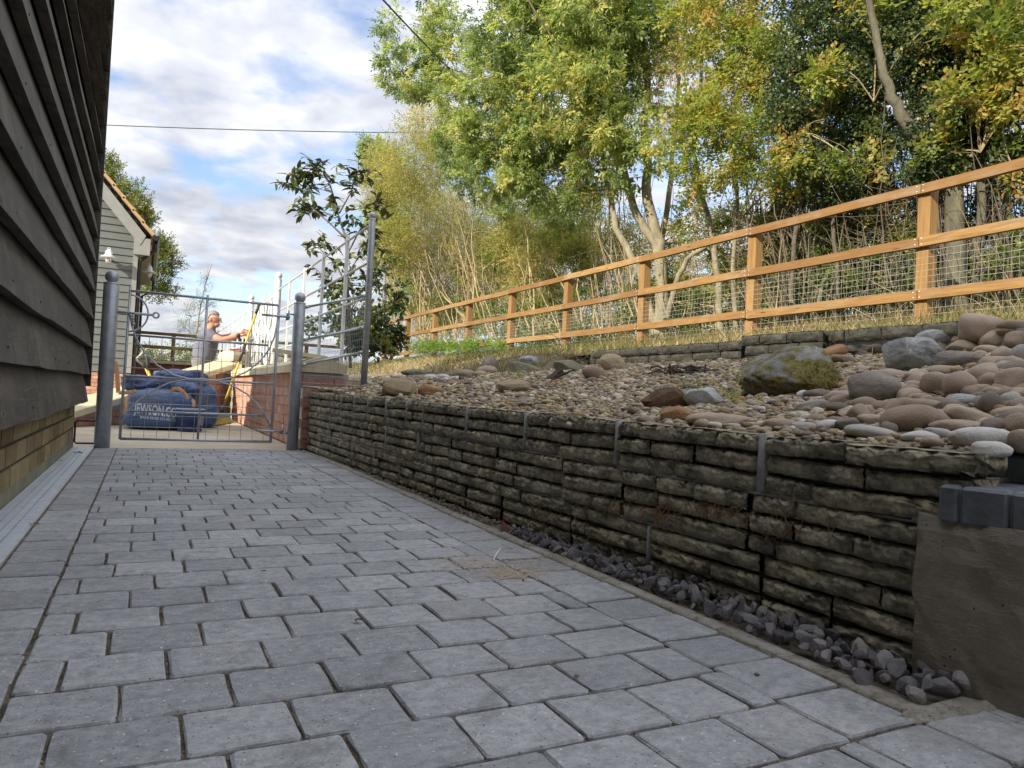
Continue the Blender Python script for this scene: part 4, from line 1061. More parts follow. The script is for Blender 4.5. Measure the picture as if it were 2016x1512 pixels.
def strap(name, pts, w, parent, mat=MT['strap']):
    mb = MB(); P_ = [Vector(p) for p in pts]; vs = []
    for i, p in enumerate(P_):
        t = (P_[min(i + 1, len(P_) - 1)] - P_[max(0, i - 1)]).normalized(); s_ = t.cross(Vector((0, -1, 0))); s_ = s_.normalized() if s_.length > .1 else Vector((1, 0, 0)); n2 = s_.cross(t)
        vs += [p - s_ * w / 2, p + s_ * w / 2, p + s_ * w / 2 + n2 * .004, p - s_ * w / 2 + n2 * .004]
    fs = [(i * 4 + j, i * 4 + (j + 1) % 4, (i + 1) * 4 + (j + 1) % 4, (i + 1) * 4 + j) for i in range(len(P_) - 1) for j in range(4)]
    mb.add(vs, fs); return part(name, mb, mat, parent, True)
def pp(px, py, y): return onY(px, py, y)
strap('handle_strap', [pp(226, 712, 7.4), pp(229, 722, 7.4), pp(231, 740, 7.4), pp(232, 760, 7.4), pp(233, 773, 7.4)], .035, bagA)
strap('handle_strap', [pp(234, 773, 7.35), pp(245, 773, 7.3), pp(258, 772, 7.3), pp(268, 770, 7.32)], .034, bagA)
strap('handle_strap', [pp(252, 780, 7.28), pp(248, 790, 7.26), pp(248, 803, 7.25), pp(246, 815, 7.25)], .026, bagA)
strap('handle_strap', [pp(335, 772, 7.25), pp(343, 765, 7.22), pp(352, 765, 7.2), pp(361, 772, 7.19), pp(368, 781, 7.18), pp(369, 786, 7.18)], .035, bagA)
strap('handle_strap', [pp(378, 787, 7.2), pp(382, 793, 7.18), pp(382, 801, 7.17)], .03, bagA)
bagB = thing('blue_bulk_bag', (.62, 8.0, 0), 'rounded navy bulk bag with creased top slumped behind the lettered bag', 'bag', 'blue builders bags')
part('sack', sack((.37, 8.03, .21), (.58, .60, .44), 12, 48, 22, .1, .07), MT['bag'], bagB, True)
part('folded_top', sack((.32, 8.0, .46), (.48, .46, .20), 27, 40, 16, .1, .2), MT['bag_dark'], bagB, True)
# lettering laid on the front of the bag
Vb = np.array(mbA.v)
def front_y(x, z):
    m_ = Vb[:, 1] < 7.55; d_ = (Vb[m_, 0] - x) ** 2 + (Vb[m_, 2] - z) ** 2; i_ = np.argsort(d_)[:3]; w_ = 1 / (d_[i_] + 1e-5); return float((Vb[m_, 1][i_] * w_).sum() / w_.sum())
def lettering(txt, x0, z0, size, squeeze, slope, parent, bold=.0):
    c = bpy.data.curves.new('lettering', 'FONT'); c.body = txt; c.size = size; c.offset = bold; c.resolution_u = 3; c.space_character = 1.02
    t = bpy.data.objects.new('tmp_text', c); col.objects.link(t)
    me = bpy.data.meshes.new_from_object(t.evaluated_get(bpy.context.evaluated_depsgraph_get()))
    bpy.data.objects.remove(t); bpy.data.curves.remove(c)
    wx_ = max(v.co.x for v in me.vertices); squeeze = squeeze / wx_
    bm = bmesh.new(); bm.from_mesh(me)
    bmesh.ops.subdivide_edges(bm, edges=[e for e in bm.edges if e.calc_length() > .03], cuts=1)
    for v in bm.verts:
        x = x0 + v.co.x * squeeze; z = z0 + v.co.y + slope * (x - x0)
        v.co = Vector((x, front_y(x, z) - .007, z)) - wloc(parent)
    bm.to_mesh(me); bm.free(); me.name = 'lettering'; return put('lettering', me, MT['print'], parent)
bpy.context.view_layer.update()
lettering('JEWSON.CO.UK', -.078, .150, .125, .445, -.10, baO, .003)
lettering('MADE FROM 30% RECYCLED', -.03, .100, .034, .34, -.06, baO, .0008)
bu = thing('blue_bucket', (.375, 7.02, 0), 'dark blue plastic builders bucket standing in front of the bags', 'bucket')
bc = onZ(374, 850, 0); bcx, bcy = bc.x, bc.y + .10
part('tub', MB().lathe([(.098, 0), (.103, .006), (.122, .185), (.126, .19), (.126, .20), (.118, .20), (.110, .03), (.0, .03)], 28, (bcx, bcy, 0)), MT['bucket'], bu, True)
part('rim', MB().lathe([(.124, .188), (.136, .192), (.138, .203), (.124, .206)], 28, (bcx, bcy, 0)), M_simple('pale_rim', (.20, .26, .42), (.3, .36, .5), 9, .4, bump=0), bu, True)
part('pouring_lip', MB().box((bcx + .15, bcy - .04, .205), (.06, .05, .006)), MT['black_plastic'], bu)
part('sticker', MB().box((bcx + .088, bcy - .075, .10), (.05, .004, .09), Euler((.1, 0, .72)).to_matrix()), MT['sticker'], bu)
sh = thing('shovel', dep(300, 752, 7.55), 'shovel with yellow shaft and black D handle sticking up out of the bag', 'shovel')
s0, s1 = dep(283, 713, 7.55), dep(305, 765, 7.55)
part('shaft', MB().tube([dep(288, 725, 7.55), s1], .017, 12), MT['yellow'], sh, True)
hx = [dep(290, 728, 7.55), dep(289, 718, 7.55), dep(290, 706, 7.55), dep(285, 694, 7.55)]
part('handle_frame', MB().tube([dep(291, 727, 7.55), dep(291, 716, 7.55), dep(290, 703, 7.55), dep(284, 693, 7.55)], [.024, .022, .020, .017], 10).tube([dep(290, 724, 7.55), dep(281, 717, 7.55), dep(273, 711, 7.55), dep(269, 706, 7.55)], [.022, .020, .018, .016], 10), MT['black_plastic'], sh, True)
part('handle_grip', MB().tube([dep(269, 707, 7.55), dep(276, 700, 7.55), dep(284, 692, 7.55)], .014, 10), MT['grey_plastic'], sh, True)
br = thing('broom', onZ(432, 838, 0), 'yellow handled broom with yellow bristles leaning against the brick wall', 'broom')
hb, ht = Vector((.725, 8.25, .075)), Vector((1.05, 8.52, 1.33))
hb = onZ(432, 838, 0) + Vector((.01, .03, .12)); 
tt = 8.15; ht = dep(511, 597, tt)
ax = (ht - hb)
def hp(f): return hb + ax * f
part('pole', MB().tube([hp(.06), hp(.94)], .0125, 12), MT['yellow'], br, True)
part('grip', MB().tube([hp(.46), hp(.62)], .0165, 12), MT['black_plastic'], br, True)
part('grip', MB().tube([hp(.90), hp(1.0)], .016, 12), MT['black_plastic'], br, True)
part('socket', MB().tube([hp(-.02), hp(.08)], .024, 12), MT['black_plastic'], br, True)
hr = Euler((R(-18), R(-8), R(20))).to_matrix(); hc = hb + Vector((0, -.01, -.02))
part('head', MB().box(hc, (.18, .055, .03), hr), MT['grey_plastic'], br)
mb = MB()
for i in range(15):
    for j in range(3):
        o_ = hr @ Vector(((i - 7) * .0115, (j - 1) * .015, -.012)); e_ = hr @ Vector(((i - 7) * .0135, (j - 1) * .022 - .004, -.095)); mb.tube([hc + o_, hc + e_], [.008, .0095], 5)
part('bristles', mb, MT['bristle'], br)
# ------------------------------------------------------------------ man working at the fence
TP = 10.9
man = thing('person', (dep(400, 700, TP).x, dep(400, 700, TP).y, -.004), 'grey haired man with glasses in grey T-shirt and pale trousers reaching to the white fence', 'person')
mo = man.location
def J(px, py, dt=0.0): return dep(px, py, TP + dt) - mo
def skin_body(name, nodes, edges, mat, parent, sub=2, root=0):
    me = bpy.data.meshes.new(name); me.from_pydata([tuple(n[0]) for n in nodes], edges, []); me.update()
    o = put(name, me, mat, parent)
    o.modifiers.new('skin', 'SKIN'); 
    for i, n in enumerate(nodes):
        sv = me.skin_vertices[0].data[i]; r_ = n[1]; sv.radius = r_ if isinstance(r_, tuple) else (r_, r_); sv.use_root = (i == root)
    md = o.modifiers.new('sub', 'SUBSURF'); md.levels = md.render_levels = sub
    dg = bpy.context.evaluated_depsgraph_get(); m2 = bpy.data.meshes.new_from_object(o.evaluated_get(dg)); m2.name = name
    o.modifiers.clear(); o.data = m2; m2.materials.clear(); m2.materials.append(mat); m2.polygons.foreach_set('use_smooth', [True] * len(m2.polygons)); return o
ug = Vector((0, 0, 0))
vd = Vector((fw.x, fw.y, 0)).normalized()
def pz(p, z): return Vector((p.x, p.y, z))
pel = J(398, 716)
wr_n, wr_f = J(472, 661, -.05), J(474, 657, .14)
body_nodes = [(pel, .10), (J(402, 700), .10), (J(405, 685), .11), (J(407, 668), .11), (J(411, 656), .09), (J(413, 649), .062), (J(419, 641), .068), (J(420, 631), .088), (J(421, 624), .083),
   (J(412, 660, -.17), .082), (J(436, 670, -.19), .052), (J(455, 666, -.12), .046), (wr_n, .033),
   (J(412, 659, .17), .082), (J(436, 666, .2), .052), (J(456, 661, .17), .046), (wr_f, .033)]
be = [(0, 1), (1, 2), (2, 3), (3, 4), (4, 5), (5, 6), (6, 7), (7, 8), (4, 9), (9, 10), (10, 11), (11, 12), (4, 13), (13, 14), (14, 15), (15, 16)]
gz = 0.0
for s_ in (-1, 1):
    hipj = pel + vd * (.09 * s_) + Vector((0, 0, -.04)); kn = pz(hipj, .47 - mo.z) + rt0 * .03 + vd * .02 * s_; ank = pz(hipj, .08 - mo.z) - rt0 * .01; toe = pz(hipj, .05 - mo.z) + rt0 * .17
    k = len(body_nodes); body_nodes += [(hipj, .098), (kn, .066), (ank, .042), (toe, .036)]; be += [(0, k), (k, k + 1), (k + 1, k + 2), (k + 2, k + 3)]
skin_body('body', body_nodes, be, MT['skin'], man)
# clothing shells
skin_body('t_shirt', [(J(399, 713), (.176, .176)), (J(402, 696), .178), (J(405, 682), .184), (J(407, 667), .182), (J(411, 655), .128), (J(412, 660, -.17), .098), (J(429, 668, -.185), .076), (J(412, 659, .17), .098), (J(429, 665, .195), .076), (J(413, 650), .075)], [(0, 1), (1, 2), (2, 3), (3, 4), (4, 5), (5, 6), (4, 7), (7, 8), (4, 9)], MT['tshirt'], man)
tn = [(J(399, 703), .172), (pel, .176)]; te = [(0, 1)]
for s_ in (-1, 1):
    hipj = pel + vd * (.09 * s_) + Vector((0, 0, -.05)); kn = pz(hipj, .47 - mo.z) + rt0 * .03 + vd * .02 * s_; ank = pz(hipj, .11 - mo.z) - rt0 * .01
    k = len(tn); tn += [(hipj, .112), (kn, .085), (ank, .070)]; te += [(1, k), (k, k + 1), (k + 1, k + 2)]
skin_body('trousers', tn, te, MT['trousers'], man, 2, 1)
for s_ in (-1, 1):
    hipj = pel + vd * (.09 * s_); part('shoe', MB().sphere(pz(hipj, .045) + mo + rt0 * .06, .06, 12, 8, (1.0, 1.0, .75)).sphere(pz(hipj, .035) + mo + rt0 * .15, .05, 12, 8), MT['black_plastic'], man, True)
hd = J(420.5, 629) + mo
fdir = (rt0 + vd * .05).normalized(); fup = Vector((0, 0, 1)); fsd = fdir.cross(fup)
def hpt(f_, u_, s_): return hd + fdir * f_ + fup * u_ + fsd * s_
v_, f_ = icosphere(3)
mb = MB(); mb.add([hpt(q[0] * .104 - .012, q[2] * .118 + .012, q[1] * .086) if True else 0 for q in v_ if True], [tuple(int(i) for i in q) for q in f_])
face = part('face', mb, MT['skin'], man, True)
part('nose', MB().tube([hpt(.086, .02, 0), hpt(.108, -.012, 0), hpt(.116, -.028, 0), hpt(.092, -.036, 0)], [.009, .013, .015, .008], 8), MT['skin'], face, True)
part('jaw', MB().sphere(hpt(.040, -.075, 0), .056, 14, 10, (1, 1, .8)), MT['skin'], face, True)
part('mouth', MB().tube([hpt(.090, -.062, .02), hpt(.097, -.060, 0), hpt(.090, -.062, -.02)], .0045, 6), M_simple('lips', (.32, .11, .08), (.38, .14, .1), 20, .6), face, True)
for s_ in (-1, 1):
    part('ear', MB().sphere(hpt(-.012, -.006, s_ * .086), .027, 12, 8, (1, .45, 1.25)), MT['skin'], face, True)
    part('eye', MB().sphere(hpt(.084, .022, s_ * .033), .012, 10, 8), MT['black_plastic'], face, True)
mb = MB(); hv = []; keep = {}
for i, q in enumerate(v_):
    if (q[2] > .30 - .25 * (q[0] < .1)) or (q[0] < -.15 and q[2] > -.62):
        k_ = 1.0 + .05 * nz3(q, 4, 3); keep[i] = len(hv); hv.append(hpt((q[0] * .116 - .016) * k_, q[2] * .130 * k_ + .013, q[1] * .097 * k_))
mb.add(hv, [tuple(keep[int(i)] for i in q) for q in f_ if all(int(i) in keep for i in q)])
part('hair', mb, MT['hair'], man, True)
mb = MB()
for s_ in (-1, 1):
    mb.tube([hpt(.098 + .004 * math.cos(a_), .022 + .021 * math.sin(a_), s_ * .034 + .026 * math.cos(a_)) for a_ in [2 * math.pi * k / 12 for k in range(13)]], .003, 5, False)
    mb.tube([hpt(.096, .028, s_ * .06), hpt(.03, .03, s_ * .088), hpt(-.025, .02, s_ * .092)], .003, 5)
part('glasses', mb, MT['white_paint'], man, True)
def hand(w, d_, side, curl):
    # palm and five separate fingers
    upv = Vector((0, 0, 1)); sd_ = d_.cross(upv).normalized(); upv = sd_.cross(d_)
    nodes = [(w - mo, .030), (w + d_ * .045 - mo, (.042, .022)), (w + d_ * .085 - mo, (.043, .018))]; ed = [(0, 1), (1, 2)]
    o = skin_body('hand', nodes, ed, MT['skin'], man, 2)
    for k, L in enumerate((.062, .072, .068, .052)):
        b_ = w + d_ * .08 + upv * (.030 - .019 * k); c1 = b_ + d_ * L * .5 + sd_ * side * .008; c2 = c1 + (d_ * (1 - curl) + sd_ * side * curl) * L * .4; c3 = c2 + (d_ * (.4 - curl) + sd_ * side) * L * .32
        part('finger', MB().tube([b_, c1, c2, c3], [.0105, .0095, .0088, .0065], 8), MT['skin'], o, True)
    t0 = w + d_ * .03 + upv * .03; part('thumb', MB().tube([t0, t0 + upv * .022 + d_ * .03, t0 + upv * .026 + d_ * .055 + sd_ * side * .015], [.013, .011, .008], 8), MT['skin'], o, True)
dn_ = (J(484, 658, -.02) - J(472, 661, -.05)).normalized(); hand(wr_n + mo, dn_, 1, .5)
df_ = (J(487, 653, .1) - J(474, 657, .14)).normalized(); hand(wr_f + mo, df_, -1, .6)
wdir = (wr_n - J(455, 666, -.12)).normalized(); wp = wr_n + mo - wdir * .02
part('wrist_watch', MB().tube([wp - wdir * .013, wp + wdir * .013], .043, 14).tube([wp - vd * .040, wp - vd * .052], .022, 12), MT['black_plastic'], man, True)

# ------------------------------------------------------------------ grey boarded building beyond
gb = thing('grey_boarded_building', (-3.3, 20, 0), 'grey boarded building with tiled roof and red brick plinth beyond the gate', 'building')
gy, gx1, gx0 = 16.85, -.30, -6.3
part('wall_core', MB().box(((gx0 + gx1) / 2, gy + 3.55, 1.8), (gx1 - gx0 - .06, 7.0, 3.6)).add([(gx0 + .03, gy + .05, 3.6), (gx1 - .03, gy + .05, 3.6), ((gx0 + gx1) / 2, gy + .05, 7.1)], [(0, 1, 2)]), MT['grey_board'], gb)
z = .60; k = 0
while z < 7.0:
    x1 = gx1 if z < 3.55 else gx1 - (z - 3.55) / 1.19
    x0 = max(-4.2, gx0 if z < 3.55 else gx0 + (z - 3.55) / 1.19)
    if x1 - x0 > .3:
        part('board', MB().add([(x0, gy - .012, z), (x1, gy - .012, z), (x1, gy + .012, z + .158), (x0, gy + .012, z + .158), (x0, gy + .03, z), (x1, gy + .03, z), (x1, gy + .03, z + .158), (x0, gy + .03, z + .158)], [(0, 1, 2, 3), (0, 4, 5, 1), (1, 5, 6, 2), (3, 2, 6, 7), (0, 3, 7, 4)]), MT['grey_board'], gb)
    z += .150; k += 1
bkg = MB().box((0, 0, 0), (.2155, .02, .065)).mesh('brick')
for r_ in range(8):
    x = -2.0 + (.11 if r_ % 2 else 0)
    while x < gx1 - .1: put('brick', bkg, MT['red_brick'], gb, Vector((x, gy + .018, .036 + .074 * r_)) - gb.location); x += .2255
part('plinth_core', MB().box(((gx0 + gx1) / 2, gy + 3.54, .29), (gx1 - gx0 - .002, 7.02, .58)), M_simple('bld_mortar', (.42, .36, .30), (.55, .48, .40), 16, .95), gb)
part('corner_trim', MB().box((gx1 - .03, gy - .02, 2.1), (.09, .03, 3.0)), MT['grey_trim'], gb)
# side boards
for k in range(20): part('board', MB().box((gx1 + .008, gy + 3.5, .68 + .15 * k), (.02, 7.0, .142)), MT['grey_board'], gb)
sl = Vector((-1, 0, 1.19)).normalized()
e0 = Vector((gx1 + .14, gy - .12, 3.42)); e1 = e0 + sl * 4.6
part('verge_board', MB().add([(e0.x, gy - .10, e0.z), (e1.x, gy - .10, e1.z), (e1.x, gy - .10, e1.z - .36), (e0.x - .1, gy - .10, e0.z - .20), (e0.x, gy - .14, e0.z), (e1.x, gy - .14, e1.z), (e1.x, gy - .14, e1.z - .36), (e0.x - .1, gy - .14, e0.z - .20)], [(4, 7, 6, 5), (0, 1, 2, 3), (0, 4, 5, 1), (3, 2, 6, 7), (0, 3, 7, 4)]), MT['grey_trim'], gb)
part('soffit', MB().add([(e0.x, gy - .12, e0.z - .18), (e1.x, gy - .12, e1.z - .35), (e1.x, gy + .02, e1.z - .35), (e0.x, gy + .02, e0.z - .18)], [(0, 1, 2, 3)]), MT['grey_trim'], gb)
part('box_end', MB().box((gx1 + .08, gy - .06, 3.20), (.30, .14, .34)), MT['grey_trim'], gb)
part('eaves_soffit', MB().box((gx1 + .13, gy + 3.6, 3.30), (.26, 7.1, .05)), MT['coping'], gb)
part('fascia', MB().box((gx1 + .25, gy + 3.6, 3.38), (.02, 7.1, .18)), MT['coping'], gb)
e0r = Vector((gx1 + .26, gy - .18, 3.44)); ridge = Vector(((gx0 + gx1) / 2, 0, 3.44 + 1.19 * (gx1 + .26 - (gx0 + gx1) / 2)))
rf = part('roof', MB().add([(e0r.x, gy - .10, e0r.z), (e0r.x, gy + 7.2, e0r.z), (ridge.x, gy + 7.2, ridge.z), (ridge.x, gy - .10, ridge.z), (2 * ridge.x - e0r.x, gy - .1, e0r.z), (2 * ridge.x - e0r.x, gy + 7.2, e0r.z)], [(0, 1, 2, 3), (3, 2, 5, 4)]), MT['roof_tile'], gb)
nt_ = 17
for k in range(nt_):
    p = e0r + sl * (.29 * k); q = p + sl * .33; nn = Vector((1.19, 0, 1)).normalized()
    part('verge_tile', MB().add([tuple(p + Vector((0, y_, 0)) + nn * h_) for y_ in (0, .22) for h_ in (.0, .055)] + [tuple(q + Vector((0, y_, 0)) + nn * h_) for y_ in (0, .22) for h_ in (-.02, .03)], [(0, 1, 5, 4), (2, 6, 7, 3), (1, 3, 7, 5), (0, 4, 6, 2), (0, 2, 3, 1), (4, 5, 7, 6)]), MT['roof_tile'], rf)
for k in range(24):
    part('eaves_tile', MB().box((e0r.x + .02, gy + .05 + .30 * k, 3.46), (.14, .26, .05), Euler((0, .7, 0)).to_matrix()), MT['roof_tile'], rf)
gt = part('gutter', MB().prism([(-.06, .05), (-.055, -.02), (-.03, -.05), (.03, -.05), (.055, -.02), (.06, .05)], (gx1 + .34, gy - .16, 3.40), (gx1 + .34, gy + 7.1, 3.40)), MT['gutter'], gb)
part('downpipe', MB().tube([(gx1 + .34, gy + .02, 3.36), (gx1 + .33, gy + .02, 3.18), (gx1 + .06, gy + .02, 2.92), (gx1 + .055, gy + .02, 2.8), (gx1 + .055, gy + .02, .05)], .037, 10), MT['gutter'], gt, True)
part('downpipe', MB().tube([(gx1 + .34, gy + 6.9, 3.36), (gx1 + .33, gy + 6.9, 3.1), (gx1 + .06, gy + 6.9, 2.92), (gx1 + .055, gy + 6.9, .05)], .037, 10), MT['gutter'], gt, True)
def lamp(pos, nv, label):
    pos = Vector(pos); o = thing('wall_lamp', pos, label, 'lamp', 'white bulkhead lamps'); c = pos + nv * .21
    part('bracket', MB().tube([pos, pos + nv * .12 + Vector((0, 0, .05)), c + Vector((0, 0, .16))], .012, 8).lathe([(.045, -.01), (.045, .01)], 12, pos), MT['white_paint'], o, True)
    part('shade', MB().lathe([(.145, .0), (.15, .006), (.07, .05), (.06, .12), (.045, .14), (.03, .155), (.0, .16)], 20, c), MT['white_paint'], o, True)
    part('loop', MB().tube([c + Vector((.022 * math.cos(a_), 0, .178 + .022 * math.sin(a_))) for a_ in [2 * math.pi * k / 10 for k in range(11)]], .005, 6, False), MT['white_paint'], o, True)
    part('glass_jar', MB().lathe([(.058, .0), (.06, -.05), (.045, -.10), (.0, -.115)], 16, c), MT['glass'], o, True)
    return o
lamp((-.80, gy - .012, 2.88), Vector((0, -1, 0)), 'white enamel lamp on the grey gable wall')
lamp((gx1 + .02, gy + 1.2, 2.86), Vector((1, 0, 0)), 'white lamp on the side wall just behind the downpipe')

# ------------------------------------------------------------------ far brick wall with a timber rail fence
fwall = thing('far_brick_wall', (.3, 22, 0), 'low dark red brick wall with pale coping beyond the man', 'wall')
fbk = MB().box((0, 0, 0), (.2155, .02, .065)).mesh('brick')
part('mortar', MB().box((.25, 22.14, .48), (1.7, .26, .96)), MT['far_brick'], fwall)
for r_ in range(13):
    x = -.56 + (.11 if r_ % 2 else 0) + .11
    while x < 1.06: put('brick', fbk, MT['far_brick'], fwall, Vector((x, 22.005, .036 + .074 * r_)) - fwall.location); x += .2255
part('coping', MB().box((.27, 22.12, 1.0), (1.86, .40, .075)), MT['coping'], fwall)
part('return_coping', MB().box((1.06, 23.6, 1.0), (.36, 2.6, .075)), MT['coping'], fwall)
ff = thing('far_rail_fence', (1.8, 22.6, 1.0), 'brown two rail timber fence standing beyond the far brick wall', 'fence')
for x in (-1.2, .63, 2.46, 4.3): part('post', MB().box((x, 22.6, .9), (.10, .10, 1.9)), MT['orange_post'], ff)
for z in (1.80, 1.42, 1.03): part('rail', MB().box((1.6, 22.53, z), (7.4, .038, .085)), MT['orange_timber'], ff)
hy = MB(); V5, F5 = icosphere(1)

# ------------------------------------------------------------------ wooden post and rail fence on the bank
wf = thing('post_and_rail_fence', (5.42, 9, 1.2), 'orange brown timber post and rail fence with wire netting along the top of the bank', 'fence')
FX = 5.40
for k in range(-2, 9):
    y = 3.68 + 1.83 * k
    mb = chamfer_box((FX + .055, y, 1.52 + .0), (.105, .105, 1.46), Matrix.Rotation(R(rnd.uniform(-2, 2)), 3, 'Z'), .004, k + 9)
    part('post', mb, MT['orange_post'], wf)
for k in range(-2, 8):
    y0 = 3.68 + 1.83 * k; y1 = y0 + 1.83
    for z in (2.245, 1.825, 1.405):
        a = rnd.uniform(-.006, .006); b = rnd.uniform(-.006, .006)
        mb = MB(); n = 6; vs = []
        for i in range(n + 1):
            y = y0 + .004 + (y1 - y0 - .008) * i / n; zz_ = z + a + (b - a) * i / n + .003 * math.sin(i + k); xx_ = FX - .022 + .003 * math.sin(i * 1.3 + z * 9)
            vs += [(xx_ - .019, y, zz_ - .037), (xx_ - .019, y, zz_ + .037), (xx_ + .019, y, zz_ + .039), (xx_ + .019, y, zz_ - .039)]
        mb.add(vs, [(i * 4 + j, i * 4 + (j + 1) % 4, (i + 1) * 4 + (j + 1) % 4, (i + 1) * 4 + j) for i in range(n) for j in range(4)] + [(3, 2, 1, 0), tuple(n * 4 + j for j in range(4))])
        part('rail', mb, MT['orange_timber'], wf)
nl = MB()
for k in range(-2, 9):
    for z in (2.245, 1.825, 1.405):
        for dy, dz in ((-.022, -.022), (-.02, .024), (.03, -.02), (.032, .022)): nl.box((FX - .0425, 3.68 + 1.83 * k + dy, z + dz), (.003, .008, .008))
o = part('nails', nl, MT['galv_new'], wf); o['kind'] = 'stuff'
mb = MB()
for k in range(14): mb.tube([(FX + .002, 0.2 + (18.0) * i / 24, 1.15 + .05 * k + .004 * math.sin(i * 1.7 + k)) for i in range(25)], .0012, 3, False)
y = .2
while y < 18.2: mb.tube([(FX + .003, y, 1.12), (FX + .003, y + .004, 1.81)], .0012, 3, False); y += .052
part('wire_netting', mb, MT['green_wire'], wf)

# ------------------------------------------------------------------ stone block edging at the top of the pebbles
ed = thing('stone_edging', (4.12, 4.5, .8), 'low pale stone block edging two courses high between pebbles and grass', 'edging')
edm = [wall_stone(90 + k) for k in range(6)]
def ed_run(y0, y1, zt, rows, h, x=4.12, ln=.28):
    for r_ in range(rows):
        y = y0 - (.12 if r_ % 2 else 0)
        while y < y1 - .02:
            a, b = max(y, y0), min(y + ln * rnd.uniform(.85, 1.2), y1); y = b if b > y + .01 else y + .05
            if b - a < .05: continue
            put('block', rnd.choice(edm), MT['edgestone'], ed, Vector((x, (a + b) / 2, zt - h * r_ - h / 2)) - ed.location, (rnd.gauss(0, .015), 0, rnd.gauss(0, .015)), (.10, b - a - .006, h - .007))
ed_run(3.46, 4.22, 1.005, 2, .078, 4.11, .27)
ed_run(4.235, 6.35, .975, 2, .078, 4.13, .30)
ed_run(2.55, 3.45, 1.0, 1, .082, 4.15, .27)
part('bed', MB().box((4.185, 1.75, .80), (.09, 9.4, .28)), MT['mortar'], ed)

# ------------------------------------------------------------------ boulders and cobbles, each placed on the bank
cobm = [blob('cobble', 3, 200 + k, .20, 1.1, .35 if k % 2 else .15, .022, 2.0 + .4 * (k % 3)) for k in range(14)]
angm = [blob('cobble', 3, 300 + k, .20, 1.2, .75, .035, 2.3) for k in range(6)]
def rockobj(name, px, py, w, h, mat, label, cat, kind='cob', seed=0, depth=None, tilt=0, group=None, sink=.12, t=None):
    # sits on the bank where the lower edge of the stone meets it
    if t is None: p, t = bank_hit(px, py + h * .38)
    s = t / F_PX; W, Hh = w * s / 2, h * s / 2
    D = depth if depth else (W * .8 if W < Hh * 2.2 else W * .62)
    t2 = t + D * .35
    c = dep(px, py, t2) ; c = CAM + (c - CAM) * 1.0
    f = t2 / t; W *= f; Hh *= f
    me = cobm[seed % 14] if kind == 'cob' else angm[seed % 6]
    o = bpy.data.objects.new(name, me if kind in ('cob', 'ang') else kind); col.objects.link(o)
    if not o.data.materials: o.data.materials.append(mat)
    o.location = c
    yawn = -YAW + rnd.uniform(-.25, .25)
    o.rotation_mode = 'XYZ'; o.rotation_euler = (rnd.uniform(-.12, .12), R(tilt) + ROLL * 0, yawn)
    o.scale = (W * 1.06, D, Hh * 1.08)
    if o.data.materials[0] != mat:
        o.material_slots[0].link = 'OBJECT'; o.material_slots[0].material = mat
    return tag(o, label, cat, group)
GC = 'rounded cobbles in the pile at the right'
def cb(px, py, w, h, m, label, seed, tilt=0, k='cob'):
    return rockobj('cobble', px, py, w, h, MT[m], label, 'cobble', k, seed, None, tilt, GC)
def blobbig(seed, amp, facet, rough, sub=5, sq=2.2): return blob('boulder', sub, seed, amp, 1.3, facet, rough, sq)
def bd(px, py, w, h, m, label, seed, amp=.16, facet=.6, rough=.06, depth=None, tilt=0):
    return rockobj('boulder', px, py, w, h, MT[m], label, 'boulder', blobbig(seed, amp, facet, rough), 0, depth, tilt)
moss = bd(1550, 742, 192, 100, 'rock_moss', 'big grey boulder covered with yellow-green moss in the middle of the pebble bank', 401, .34, .5, .10, .16)
me = moss.data; a = me.attributes.new('moss', 'FLOAT', 'POINT')
for i, v in enumerate(me.vertices):
    q = v.co; a.data[i].value = .42 + .55 * sstep(-.35, .25, q.x + .25 * nz3(q, 2.2, 9)) * sstep(.75, .25, q.z + .3 * nz3(q, 2.8, 2)) + .10 * nz3(q, 4.5, 5)
# tufts of moss
V, F = [], []
mbm = MB(); rmm = random.Random(8)
vv = [v for i, v in enumerate(me.vertices) if a.data[i].value > .78]
bpy.context.view_layer.update()
for v in rmm.sample(vv, min(len(vv), 700)):
    p = v.co; n_ = v.normal
    for _ in range(3):
        b_ = p + Vector((rmm.gauss(0, .02), rmm.gauss(0, .02), rmm.gauss(0, .03))); tip = b_ + n_ * rmm.uniform(.03, .075) + Vector((rmm.gauss(0, .04), rmm.gauss(0, .03), rmm.gauss(0, .05)))
        s_ = Vector((rmm.gauss(0, 1), rmm.gauss(0, 1), rmm.gauss(0, 1))).normalized() * .016
        mbm.add([b_ - s_, b_ + s_, tip], [(0, 1, 2)])
mo_ = put('moss', mbm.mesh('moss'), M_simple('moss', (.09, .078, .02), (.28, .235, .075), 60, 1.0, bump=0), moss); mo_['kind'] = 'stuff'
bd(1799, 704, 132, 78, 'rock_grey', 'pale grey lichened angular rock standing above the brown cobbles', 412, .18, .7, .07)
bd(1719, 768, 100, 68, 'rock_brown', 'large smooth dark grey-brown rock left of the rounded cobbles', 423, .14, .25, .03)
bd(1896, 712, 102, 40, 'rock_brown', 'low tan-grey veined rock behind the brown cobbles', 431, .2, .6, .07)
bd(1308, 788, 86, 48, 'rock_rust', 'dark rusty brown broken rock near the wall top', 446, .2, .85, .05)
bd(1388, 786, 82, 42, 'rock_white', 'white and grey rock beside the dark rusty rock', 454, .2, .75, .06)
bd(1331, 818, 66, 34, 'rock_orange', 'small tan and orange angular rock touching the wall top', 462, .2, .85, .05)
bd(1207, 716, 54, 38, 'rock_tan', 'pale tan upright boulder in front of the stone edging', 471, .12, .5, .03)
bd(785, 766, 70, 37, 'rock_tan', 'pale yellow angular rock at the far end of the wall top', 482, .2, .8, .05)
bd(845, 770, 52, 25, 'rock_orange', 'reddish brown rock right of the pale yellow rock', 491, .2, .6, .04)
